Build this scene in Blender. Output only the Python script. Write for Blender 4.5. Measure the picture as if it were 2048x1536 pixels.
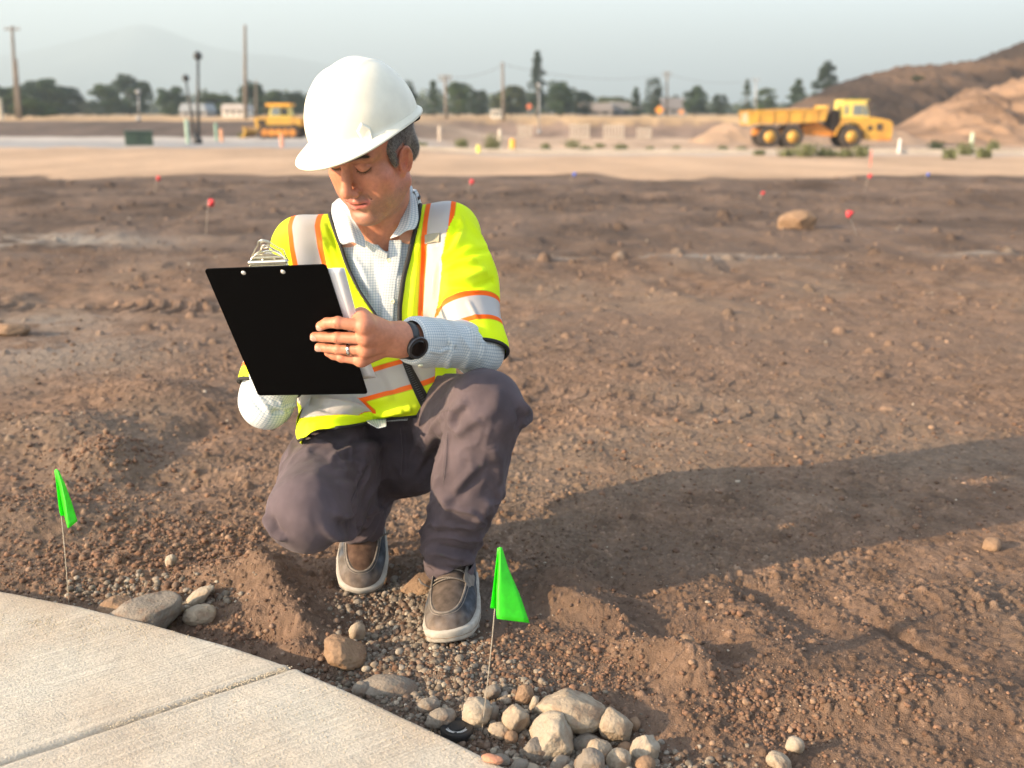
import bpy, bmesh, math, random
import numpy as np
from mathutils import Vector, Matrix
from mathutils.bvhtree import BVHTree
random.seed(7)
RNG = np.random.default_rng(11)
rad = math.radians
for o in list(bpy.data.objects): bpy.data.objects.remove(o)
scene = bpy.context.scene
COL = scene.collection

# ------------------------------------------------------------------ camera, sky, sun, exposure
CAM_H = 1.04; FPX = 2048.0; TH = math.atan(543/FPX); CT, ST = math.cos(TH), math.sin(TH)
cd = bpy.data.cameras.new("camera"); cam = bpy.data.objects.new("camera", cd); COL.objects.link(cam)
cam.location = (0, 0, CAM_H); cam.rotation_euler = (math.pi/2 - TH, 0, 0)
cd.sensor_width = 36; cd.lens = 36; cd.clip_start = 0.05; cd.clip_end = 40000
cd.dof.use_dof = True; cd.dof.focus_distance = 1.97; cd.dof.aperture_fstop = 3.3
scene.camera = cam
SUN_EL, SUN_AZ = rad(18), rad(180+24)      # the sun stands low on the left, a little in front of the man
w = bpy.data.worlds.new("World"); scene.world = w; w.use_nodes = True
nt = w.node_tree; nt.nodes.clear()
sky = nt.nodes.new("ShaderNodeTexSky"); sky.sky_type = 'NISHITA'; sky.sun_disc = False
sky.sun_elevation = SUN_EL; sky.sun_rotation = rad(246)
sky.air_density = 1.0; sky.dust_density = 2.6; sky.ozone_density = 2.0; sky.altitude = 300
hs = nt.nodes.new("ShaderNodeHueSaturation"); hs.inputs['Saturation'].default_value = 0.55
bg = nt.nodes.new("ShaderNodeBackground"); bg.inputs['Strength'].default_value = 0.145
wo = nt.nodes.new("ShaderNodeOutputWorld")
nt.links.new(sky.outputs[0], hs.inputs['Color']); nt.links.new(hs.outputs[0], bg.inputs['Color']); nt.links.new(bg.outputs[0], wo.inputs[0])
sd = bpy.data.lights.new("sun", 'SUN'); sun = bpy.data.objects.new("sun", sd); COL.objects.link(sun)
sd.energy = 5.0; sd.angle = rad(0.55); sd.color = (1.0, 0.72, 0.44)
# light travels to the right and away from the camera: shadow direction 24 degrees off +X
d = Vector((math.cos(rad(24))*math.cos(SUN_EL), math.sin(rad(24))*math.cos(SUN_EL), -math.sin(SUN_EL)))
sun.rotation_euler = (-d).to_track_quat('Z', 'Y').to_euler(); sun.location = (-20, -8, 12)
scene.view_settings.view_transform = 'Standard'; scene.view_settings.look = 'None'
scene.view_settings.exposure = 1.93; scene.view_settings.gamma = 1
scene.cycles.max_bounces = 6; scene.cycles.volume_bounces = 0; scene.cycles.use_denoising = True

# ------------------------------------------------------------------ helpers
def P(px, py, t):          # photograph pixel + depth -> world point
    x = (px-1024)/FPX; v = (768-py)/FPX
    return np.array([x*t, (CT+v*ST)*t, CAM_H+(-ST+v*CT)*t])
def G(px, py, z=0.0):      # photograph pixel on the plane z
    r = P(px, py, 1.0) - np.array([0, 0, CAM_H])
    return r*((z-CAM_H)/r[2]) + np.array([0, 0, CAM_H])
def PY(px, py, Y):         # photograph pixel on the vertical plane y=Y
    r = P(px, py, 1.0) - np.array([0, 0, CAM_H]); r = r*(Y/r[1]); r[2] += CAM_H; return r
def sst(a, b, x):
    t = np.clip((x-a)/(b-a), 0, 1); return t*t*(3-2*t)
def _hash(ix, iy, iz, s):
    n = (ix.astype(np.uint32)*np.uint32(374761393)) ^ (iy.astype(np.uint32)*np.uint32(668265263)) ^ (iz.astype(np.uint32)*np.uint32(2147483647-58)) ^ np.uint32(s*974634)
    n = (n ^ (n >> np.uint32(13)))*np.uint32(1274126177); n = n ^ (n >> np.uint32(16))
    n = n*np.uint32(2246822519); n = n ^ (n >> np.uint32(15))
    return n.astype(np.float64)/4294967295.0
def vnoise(x, y, z=None, s=1):
    x = np.asarray(x, float); y = np.asarray(y, float)
    fx, fy = np.floor(x), np.floor(y); ix, iy = fx.astype(np.int64), fy.astype(np.int64)
    u, v = x-fx, y-fy; u = u*u*(3-2*u); v = v*v*(3-2*v)
    if z is None:
        q = np.zeros_like(ix)
        a = _hash(ix, iy, q, s); b = _hash(ix+1, iy, q, s); c = _hash(ix, iy+1, q, s); e = _hash(ix+1, iy+1, q, s)
        return ((a*(1-u)+b*u)*(1-v) + (c*(1-u)+e*u)*v)*2-1
    z = np.asarray(z, float); fz = np.floor(z); iz = fz.astype(np.int64); w_ = z-fz; w_ = w_*w_*(3-2*w_)
    def sl(k):
        a = _hash(ix, iy, iz+k, s); b = _hash(ix+1, iy, iz+k, s); c = _hash(ix, iy+1, iz+k, s); e = _hash(ix+1, iy+1, iz+k, s)
        return (a*(1-u)+b*u)*(1-v) + (c*(1-u)+e*u)*v
    return (sl(0)*(1-w_)+sl(1)*w_)*2-1
def fbm(x, y, z=None, o=4, s=1, g=.5):
    t = 0; a = 1
    for i in range(o):
        f = 2.03**i
        t = t + a*vnoise(x*f+i*7.1, y*f-i*3.3, None if z is None else z*f+i*1.7, s+i); a *= g
    return t

def mk(name, V, F, mat=None, parent=None, smooth=True, attrs=None, loc=None):
    """one mesh object from arrays; F is an (n,k) array or a list of index tuples"""
    me = bpy.data.meshes.new(name)
    V = np.asarray(V, float)
    if isinstance(F, np.ndarray) and F.ndim == 2:
        n, k = F.shape
        me.vertices.add(len(V)); me.vertices.foreach_set('co', V.astype(np.float32).ravel())
        me.loops.add(n*k); me.loops.foreach_set('vertex_index', F.astype(np.int32).ravel())
        me.polygons.add(n); me.polygons.foreach_set('loop_start', np.arange(n, dtype=np.int32)*k)
        me.update(calc_edges=True)
    else:
        me.from_pydata([tuple(v) for v in V], [], [tuple(int(i) for i in f) for f in F])
    me.polygons.foreach_set('use_smooth', np.full(len(me.polygons), smooth))
    for kx, val in (attrs or {}).items():
        val = np.asarray(val, np.float32)
        if val.ndim == 1:
            a = me.attributes.new(kx, 'FLOAT', 'POINT'); a.data.foreach_set('value', val)
        elif kx.startswith('Col'):
            c4 = np.ones((len(val), 4), np.float32); c4[:, :3] = val[:, :3]
            a = me.attributes.new(kx, 'FLOAT_COLOR', 'POINT'); a.data.foreach_set('color', c4.ravel())
        else:
            a = me.attributes.new(kx, 'FLOAT_VECTOR', 'POINT'); a.data.foreach_set('vector', val.ravel())
    o = bpy.data.objects.new(name, me); COL.objects.link(o)
    if mat:
        for m in (mat if isinstance(mat, (list, tuple)) else [mat]): me.materials.append(m)
    if loc is not None: o.location = loc
    if parent is not None:
        o.parent = parent
        o.matrix_parent_inverse = parent.matrix_basis.inverted() if loc is None else Matrix.Identity(4)
    return o
def tag(o, label=None, cat=None, group=None, kind=None):
    for k, v in (('label', label), ('category', cat), ('group', group), ('kind', kind)):
        if v: o[k] = v
    return o
def empty(name, loc, label=None, cat=None, group=None, rz=0):
    o = bpy.data.objects.new(name, None); COL.objects.link(o); o.location = loc; o.rotation_euler = (0, 0, rz)
    o.empty_display_size = .1
    return tag(o, label, cat, group)

class MB:                      # collects shapes into one mesh
    def __init__(s): s.V = []; s.F = []; s.n = 0
    def add(s, V, F):
        V = np.asarray(V, float); s.V.append(V)
        for f in F: s.F.append(tuple(int(i)+s.n for i in f))
        s.n += len(V); return s
    def box(s, c, size, R=None, bev=0.0):
        c = np.array(c, float); hx, hy, hz = np.array(size)/2.0
        if bev <= 0:
            V = np.array([(x, y, z) for z in (-hz, hz) for x, y in ((-hx, -hy), (hx, -hy), (hx, hy), (-hx, hy))])
            F = [(3, 2, 1, 0), (4, 5, 6, 7), (0, 1, 5, 4), (1, 2, 6, 5), (2, 3, 7, 6), (3, 0, 4, 7)]
        else:
            bm = bmesh.new(); bmesh.ops.create_cube(bm, size=1)
            for v in bm.verts: v.co = Vector((v.co.x*2*hx, v.co.y*2*hy, v.co.z*2*hz))
            bmesh.ops.bevel(bm, geom=bm.edges[:], offset=bev, segments=2, affect='EDGES', profile=.5)
            bm.verts.index_update(); V = np.array([v.co[:] for v in bm.verts]); F = [[v.index for v in f.verts] for f in bm.faces]; bm.free()
        if R is not None: V = V @ np.array(R).T
        return s.add(V+c, F)
    def tube(s, pts, r, seg=10, caps=True):
        pts = np.array(pts, float); n = len(pts)
        rr = np.full(n, r) if np.isscalar(r) else np.array(r, float)
        T = np.gradient(pts, axis=0); T /= np.linalg.norm(T, axis=1)[:, None]+1e-12
        up = np.array([0, 0, 1.0]) if abs(T[0][2]) < .9 else np.array([1.0, 0, 0])
        a = np.cross(T[0], up); a /= np.linalg.norm(a); V = []
        for i in range(n):
            a = a - T[i]*(a@T[i]); a /= np.linalg.norm(a)+1e-12; b = np.cross(T[i], a)
            for k in range(seg):
                an = 2*math.pi*k/seg; V.append(pts[i]+rr[i]*(math.cos(an)*a+math.sin(an)*b))
        F = [(i*seg+k, i*seg+(k+1) % seg, (i+1)*seg+(k+1) % seg, (i+1)*seg+k) for i in range(n-1) for k in range(seg)]
        if caps: F += [tuple(range(seg-1, -1, -1)), tuple((n-1)*seg+k for k in range(seg))]
        return s.add(V, F)
    def prism(s, poly, axis, a0, a1):      # polygon (list of 2D) extruded along axis 'x','y','z'
        n = len(poly); V = []
        for a in (a0, a1):
            for u, v in poly: V.append({'x': (a, u, v), 'y': (u, a, v), 'z': (u, v, a)}[axis])
        F = [tuple(range(n-1, -1, -1)), tuple(range(n, 2*n))]+[(i, (i+1) % n, n+(i+1) % n, n+i) for i in range(n)]
        return s.add(V, F)
    def lathe(s, prof, c, ax='y', seg=24):   # profile (r, h) around an axis
        V = []; n = len(prof)
        for r, h in prof:
            for k in range(seg):
                an = 2*math.pi*k/seg; u, v = r*math.cos(an), r*math.sin(an)
                V.append({'x': (h, u, v), 'y': (u, h, v), 'z': (u, v, h)}[ax])
        F = [(i*seg+k, i*seg+(k+1) % seg, (i+1)*seg+(k+1) % seg, (i+1)*seg+k) for i in range(n-1) for k in range(seg)]
        if prof[0][0] > 0: F.append(tuple(range(seg-1, -1, -1)))
        if prof[-1][0] > 0: F.append(tuple((n-1)*seg+k for k in range(seg)))
        return s.add(np.array(V)+np.array(c, float), F)
    def grid(s, A, close_u=False):           # A (n,m,3)
        A = np.asarray(A, float); n, m = A.shape[:2]
        F = [(i*m+j, i*m+(j+1) % m, (i+1)*m+(j+1) % m, (i+1)*m+j) for i in range(n-1) for j in range(m if close_u else m-1)]
        return s.add(A.reshape(-1, 3), F)
    def build(s, name, mat=None, parent=None, smooth=False, **k):
        o = mk(name, np.concatenate(s.V), s.F, mat, parent, smooth, **k)
        bm = bmesh.new(); bm.from_mesh(o.data); bmesh.ops.recalc_face_normals(bm, faces=bm.faces[:]); bm.to_mesh(o.data); bm.free()
        return o
def smart(o, ang=35):        # smooth shading but sharp edges kept
    o.data.polygons.foreach_set('use_smooth', np.ones(len(o.data.polygons), bool))
    bm = bmesh.new(); bm.from_mesh(o.data)
    for e in bm.edges:
        if len(e.link_faces) == 2 and e.calc_face_angle(0) > rad(ang): e.smooth = False
    bm.to_mesh(o.data); bm.free(); return o

# ------------------------------------------------------------------ materials
def mat(name, col=(.5, .5, .5), rough=.7, metal=0.0, attr=None, var=0.0, vscale=20.0, bump=0.0, bscale=200.0, bdist=.002, sss=0.0, spec=None, coat=0.0, trans=0.0, bdetail=3.0, col2=None, fuzz=0.0):
    m = bpy.data.materials.new(name); m.use_nodes = True; t = m.node_tree; N = t.nodes; L = t.links
    b = N['Principled BSDF']; b.inputs['Roughness'].default_value = rough; b.inputs['Metallic'].default_value = metal
    if spec is not None: b.inputs['Specular IOR Level'].default_value = spec
    if coat: b.inputs['Coat Weight'].default_value = coat
    if sss:
        b.inputs['Subsurface Weight'].default_value = sss; b.inputs['Subsurface Radius'].default_value = (1, .35, .18); b.inputs['Subsurface Scale'].default_value = .008
    if fuzz:
        b.inputs['Sheen Weight'].default_value = fuzz; b.inputs['Sheen Roughness'].default_value = .5
    tc = N.new('ShaderNodeTexCoord')
    if attr:
        a = N.new('ShaderNodeAttribute'); a.attribute_name = attr; src = a.outputs['Color']
    else:
        r = N.new('ShaderNodeRGB'); r.outputs[0].default_value = (*col, 1); src = r.outputs[0]
    if var:
        n = N.new('ShaderNodeTexNoise'); n.inputs['Scale'].default_value = vscale; n.inputs['Detail'].default_value = 6
        L.new(tc.outputs['Object'], n.inputs['Vector'])
        mr = N.new('ShaderNodeMapRange'); mr.inputs['From Min'].default_value = .3; mr.inputs['From Max'].default_value = .7
        mr.inputs['To Min'].default_value = 1-var; mr.inputs['To Max'].default_value = 1+var; L.new(n.outputs['Fac'], mr.inputs['Value'])
        if col2 is not None:
            mr.inputs['To Min'].default_value = 0; mr.inputs['To Max'].default_value = var
            mx = N.new('ShaderNodeMix'); mx.data_type = 'RGBA'; L.new(mr.outputs[0], mx.inputs['Factor']); L.new(src, mx.inputs['A']); mx.inputs['B'].default_value = (*col2, 1); src = mx.outputs['Result']
        else:
            mx = N.new('ShaderNodeVectorMath'); mx.operation = 'SCALE'; L.new(src, mx.inputs[0]); L.new(mr.outputs[0], mx.inputs['Scale']); src = mx.outputs[0]
    L.new(src, b.inputs['Base Color'])
    if bump:
        n = N.new('ShaderNodeTexNoise'); n.inputs['Scale'].default_value = bscale; n.inputs['Detail'].default_value = bdetail
        L.new(tc.outputs['Object'], n.inputs['Vector'])
        bp = N.new('ShaderNodeBump'); bp.inputs['Strength'].default_value = bump; bp.inputs['Distance'].default_value = bdist
        L.new(n.outputs['Fac'], bp.inputs['Height']); L.new(bp.outputs[0], b.inputs['Normal'])
    if trans:
        tr = N.new('ShaderNodeBsdfTranslucent'); L.new(src, tr.inputs['Color'])
        ms = N.new('ShaderNodeMixShader'); ms.inputs[0].default_value = trans
        L.new(b.outputs[0], ms.inputs[1]); L.new(tr.outputs[0], ms.inputs[2]); L.new(ms.outputs[0], N['Material Output'].inputs[0])
    return m
# ------------------------------------------------------------------ the ground
EDGE_PX = [(-260, 1150), (-120, 1164), (0, 1180), (150, 1209), (300, 1246), (450, 1288), (580, 1331), (700, 1382), (800, 1430), (910, 1482), (1020, 1538), (1140, 1608), (1300, 1712), (1500, 1870)]
SLAB_Z = 0.035
EDGE = np.array([G(a, b, SLAB_Z)[:2] for a, b in EDGE_PX])
def edge_y(x):                              # slab edge, y as a function of x
    return np.interp(x, EDGE[:, 0], EDGE[:, 1])
def far_profile(x, y):
    L = np.interp(y, [0, 18, 50, 72, 80, 92, 108, 130, 200, 6000], [0, 0, -.55, -.62, -.55, .25, .42, .35, .3, .3])
    R = np.interp(y, [0, 18, 26, 76, 104, 112, 121, 135, 200, 6000], [0, 0, -.2, -1.4, -1.35, -1.0, .3, .42, .35, .3])
    k = sst(-.12, .02, x/np.maximum(y, 1))
    return L*(1-k)+R*k
BUMPS = []                                  # (x, y, rx, ry, angle, height, power)
def bump(px, py, rx, ry, h, ang=0, p=1.0):
    g = G(px, py); BUMPS.append((g[0], g[1], rx, ry, rad(ang), h, p))
bump(545, 1175, .055, .14, .055, 25, 1); bump(600, 1270, .045, .10, .035, 20); bump(470, 1150, .12, .06, .03)
bump(215, 935, .12, .16, .075, 10); bump(120, 880, .25, .2, .06); bump(60, 1040, .22, .12, .05)
bump(300, 800, .30, .22, .07, -20); bump(420, 860, .10, .2, -.05, -35); bump(360, 960, .2, .07, -.025)
bump(1130, 1175, .11, .06, .05, -25); bump(1200, 1235, .13, .045, .05, -35); bump(1320, 1330, .12, .045, .045, -38)
bump(1210, 1165, .12, .04, -.02, -30); bump(1330, 1270, .16, .04, -.02, -35)
bump(780, 1250, .09, .12, -.022); bump(1150, 1480, .2, .06, -.03); bump(260, 1190, .14, .05, -.03)
bump(560, 1270, .1, .03, -.03, -20)
bump(1500, 1250, .07, .18, .02, -10); bump(1560, 1210, .05, .2, -.022, 30); bump(1450, 1330, .03, .1, -.02, -10)
bump(1620, 1330, .25, .07, .02); bump(1400, 1360, .06, .05, .03); bump(1600, 1450, .1, .05, -.03); bump(1700, 1420, .2, .05, .03, 10)
bump(1800, 1280, .02, .2, -.018, 25); bump(1950, 1420, .2, .1, .03); bump(1900, 1200, .12, .06, .025)
bump(640, 1330, .3, .03, -.03, -22)
def clods(x, y, cell, r0, r1, prob, seed, dens=None):
    gx, gy = np.floor(x/cell), np.floor(y/cell); ix, iy = gx.astype(np.int64), gy.astype(np.int64); q = np.zeros_like(ix); best = np.zeros(x.shape); cid = np.full(x.shape, -1.0)
    for dx in (-1, 0, 1):
        for dy in (-1, 0, 1):
            a, b = ix+dx, iy+dy; h1 = _hash(a, b, q, seed); h2 = _hash(a, b, q, seed+1); h3 = _hash(a, b, q, seed+2); h4 = _hash(a, b, q, seed+3)
            p = prob if dens is None else prob*dens
            r = np.where(h4 < p, r0+(r1-r0)*h3**2.2, 0); ex = 1+.5*(h1-.5); ux = x-(a+.15+.7*h1)*cell; uy = y-(b+.15+.7*h2)*cell
            d2 = ux*ux*ex+uy*uy/ex+.25*(h3-.5)*ux*uy*2; h = np.sqrt(np.maximum(r*r-d2, 0))*(.70+.5*h2)-r*.10*(d2 < r*r); w_ = h > best
            best = np.where(w_, h, best); cid = np.where(w_, h1*.5+h4/np.maximum(prob, .01)*.5, cid)
    return best, cid
def crumb(x, y):
    sh = np.shape(x); x = np.ravel(x); y = np.ravel(y); out = np.zeros(len(x)); cid = np.full(len(x), -1.0)
    dn = np.clip(.62+.75*fbm(x*1.7, y*1.7, o=3, s=120), .10, 1.25)
    for lo, hi, cell, r0, r1, pr, sd_ in ((0, 3.4, .0135, .0024, .0064, .8, 130), (0, 5.0, .027, .005, .0120, .50, 140), (0, 9, .082, .009, .021, .09, 150), (3.0, 18.5, .11, .012, .034, .17, 160), (6.0, 18.5, .30, .03, .075, .14, 170)):
        m = (y > lo) & (y < hi)
        if not m.any(): continue
        h, c = clods(x[m], y[m], cell, r0, r1, pr, sd_, dn[m]); f = 1-sst(hi*.8, hi, y[m]); f = f*(sst(lo, lo+1, y[m]) if lo > 0 else 1); h = h*f
        o_ = out[m]; w_ = h > o_*.6; out[m] = np.maximum(o_, h); cc = cid[m]; cid[m] = np.where(w_ & (h > .0008), c, cc)
    return out.reshape(sh), cid.reshape(sh)
def height(x, y, crumbs=True):
    x = np.asarray(x, float); y = np.asarray(y, float)
    z = far_profile(x, y)
    near = 1-sst(4, 14, y)
    z = z+near*0.02*fbm(x*.9, y*.9, o=3, s=3)*sst(1.5, 3.5, y)+.006*fbm(x*4, y*4, o=3, s=9)*near
    wig = fbm(x*14, y*14, o=2, s=61)*.2
    for bx, by, rx, ry, a, h, p in BUMPS:
        dx, dy = x-bx, y-by; c, s = math.cos(a), math.sin(a)
        u = (dx*c+dy*s)/rx; v = (-dx*s+dy*c)/ry; q = u*u+v*v
        z = z+h*np.exp(-np.minimum(q*(1+wig*.6), 30))
    # lumpy crumbs at a few scales
    z = z+near*((.0034*fbm(x*22, y*22, o=3, s=21, g=.55)+.0036*np.maximum(vnoise(x*70, y*70, s=5), 0))*(1-sst(3.5, 6.5, y)*.6)+.0014*vnoise(x*190, y*190, s=6)*(1-sst(2.5, 4, y)))
    z = z+.022*fbm(x*2.6, y*2.6, o=3, s=34)*sst(4, 6, y)*(1-sst(15, 19, y))+.012*np.maximum(vnoise(x*9, y*9, s=35), 0)*sst(3.5, 5, y)*(1-sst(14, 18, y))
    z = z+(1-near)*.03*fbm(x*.7, y*.7, o=4, s=33)*sst(5, 20, y)
    # tyre ruts and tread rows across the middle of the lot
    for (ax, ay, bx, by, wd, dp, tr) in RUTS:
        L = math.hypot(bx-ax, by-ay); tx, ty = (bx-ax)/L, (by-ay)/L
        al = (x-ax)*tx+(y-ay)*ty; ac = -(x-ax)*ty+(y-ay)*tx; ac = ac+.04*vnoise(al*1.3, al*0+3, s=71)
        m = np.exp(-(ac/wd)**4)*sst(-.3, .2, al)*(1-sst(L-.2, L+.3, al))
        z = z-dp*m*(1 if not tr else (.6+.4*np.sign(np.sin(al*2*math.pi/.09+np.abs(ac)*20))))+dp*.5*np.exp(-((np.abs(ac)-wd*1.35)/(wd*.35))**2)*m.clip(.0)*2
    if crumbs: z = z+crumb(x, y)[0]
    # shallow dug line beside the slab; the soil lies a little under its top
    e = y-edge_y(x); near_s = np.exp(-np.maximum(e, 0)/.10)
    z = z-(.028*near_s)*(y < 6)
    z = np.where(e < .0, np.minimum(z, -.02), z)
    # foot beds
    for fx, fy, fr, fz in FEET:
        q = np.exp(-(((x-fx)**2+(y-fy)**2)/fr**2)**2); z = z*(1-q)+fz*q
    # the far dark lot: furrows running across
    z = z+.05*np.sin(y*2.1+1.3*vnoise(x*.15, y*.3, s=44))*sst(5, 8, y)*(1-sst(15, 19, y))*sst(-.5, .3, vnoise(x*.2, y*.5, s=45))
    return z
def g2(a, b): q = G(a, b); return q[0], q[1]
RUTS = [(*g2(1000, 770), *g2(1800, 870), .09, .007, True), (*g2(1050, 690), *g2(1500, 780), .08, .006, True),
        (*g2(-50, 610), *g2(620, 620), .12, .03, True), (*g2(-50, 500), *g2(560, 512), .16, .03, False),
        (*g2(1480, 1130), *g2(1500, 1300), .05, .010, True), (*g2(1850, 1230), *g2(2100, 1215), .05, .010, True)]
FEET = [(-.135, 1.96, .10, .0), (-.332, 2.17, .07, -.03)]
HAZE = .0006
def build_ground():
    ny1, ny2 = (980, 560); nx = 1340
    ys = np.concatenate([np.exp(np.linspace(math.log(.95), math.log(5.0), ny1))[:-1], np.exp(np.linspace(math.log(5.0), math.log(20.0), ny2))[:-1], np.exp(np.linspace(math.log(20), math.log(6000), 200))])
    s = np.linspace(-1, 1, nx); s = np.sign(s)*(np.abs(s)*.60+np.abs(s)**7*.9)
    Y, S = np.meshgrid(ys, s, indexing='ij'); X = S*(Y+.25)
    Z = height(X, Y); CI = crumb(X, Y)[1].ravel()
    V = np.stack([X, Y, Z], -1).reshape(-1, 3)
    n, m = Y.shape; i = np.arange(n-1)[:, None]*m+np.arange(m-1)[None]; i = i.ravel()
    F = np.stack([i, i+1, i+m+1, i+m], 1)
    # soil colours
    x, y, z = V.T
    n1 = fbm(x*1.6, y*1.6, o=5, s=51); n2 = fbm(x*12, y*12, o=3, s=52); n3 = fbm(x*.25, y*.6, o=4, s=53)
    br = np.array([.262, .172, .118]); dk = np.array([.160, .108, .080]); gr = np.array([.27, .208, .155])
    n4 = fbm(x*34, y*34, o=3, s=55); c = br[None]*(1+.26*n2[:, None]+.16*n4[:, None])
    k = sst(-.1, .8, n1)[:, None]; c = c*(1-k*.55)+gr*k*.55
    k = sst(.05, .7, -n3)[:, None]; c = c*(1-k*.5)+dk*k*.5
    k = (np.exp(-(((x+.19)/.2)**2+((y-1.92)/.3)**2)**2)*.9*sst(-.6, .4, n2+n1))[:, None]; c = c*(1-k)+np.array([.20, .17, .14])*k
    k = (CI > 0)[:, None]; ci = np.where(CI > 0, CI, 0)[:, None]; tint = np.where(ci > .86, np.array([[1.35, 1.45, 1.5]]), np.array([[1.0, 1.0, 1.0]])); c = np.where(k, c*(.72+.62*((ci*7.3) % 1))*tint, c*.95)
    c = c*.70
    # darker turned soil further out, lighter hard-pack lanes
    k = sst(5.5, 8.5, y)*(1-sst(17.5, 18.5, y)); k = k[:, None]; c = c*(1-k)+(np.array([.118, .084, .064])*(1+.35*n1[:, None]))*k
    lane = np.exp(-((y-5.2-.25*x)/.55)**2)*.5*sst(-2.5, 0, -x) + .6*np.exp(-((y-4.6)/.8)**2)*sst(-.5, 1.5, x)
    c = c*(1-lane[:, None])+np.array([.165, .116, .086])*lane[:, None]
    for px, py, rx, ry, st in ((70, 480, 1.1, .38, .9), (1400, 520, .7, .22, .8), (1150, 525, .35, .12, .5), (1960, 515, .35, .12, .6), (60, 700, .5, .45, .45), (110, 640, .35, .2, .5)):
        gx, gy = g2(px, py); q = np.exp(-((x-gx)/rx)**2-((y-gy)/ry)**2)*st*sst(-.7, .3, n1+.6*n2)
        c = c*(1-q[:, None])+np.array([.27, .245, .21])*q[:, None]
    # pale graded strip, road bed, banks, dry field
    wob = y+1.2*vnoise(x*.4, y*.02, s=81)+.6*vnoise(x*1.5, y*.1, s=82)
    def zone(a, b, col, amp=.12, soft=.6, side=None):
        nonlocal c
        q = sst(a-soft, a+soft, wob)*(1-sst(b-soft*2, b+soft*2, wob))
        if side is not None: q = q*side
        c = c*(1-q[:, None])+np.array(col)*(1+amp*fbm(x*.5, y*.12, o=4, s=83)[:, None])*q[:, None]
    L = 1-sst(-.12, .0, x/y); R = 1-L
    zone(17.8, 60, (.43, .30, .20), .16, .35)
    zone(49, 62, (.30, .29, .28), .05, .4, L); zone(62, 74, (.42, .38, .34), .06, .5, L)
    zone(74, 96, (.105, .076, .06), .25, .8, L); zone(96, 7000, (.40, .27, .15), .3, 2, L)
    zone(38, 44, (.40, .33, .27), .06, .3, R); zone(60, 103, (.42, .30, .21), .22, 1, R)
    zone(103, 118, (.22, .15, .11), .35, 1.2, R); zone(118, 7000, (.42, .28, .15), .3, 1.0, R)
    g = mk('ground', V, F, M['soil'], attrs={'Col': c.clip(.02, .9)}); tag(g, kind='structure')
    return g
def tex_bump(m, scale, dist, strength=.6):
    t = m.node_tree; N = t.nodes; L = t.links; b = N['Principled BSDF']
    return m
M = {}
M['soil'] = mat('soil', rough=.95, attr='Col', var=.18, vscale=60, bump=.9, bscale=330, bdist=.004, spec=.15, bdetail=6)
ground = build_ground()

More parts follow.
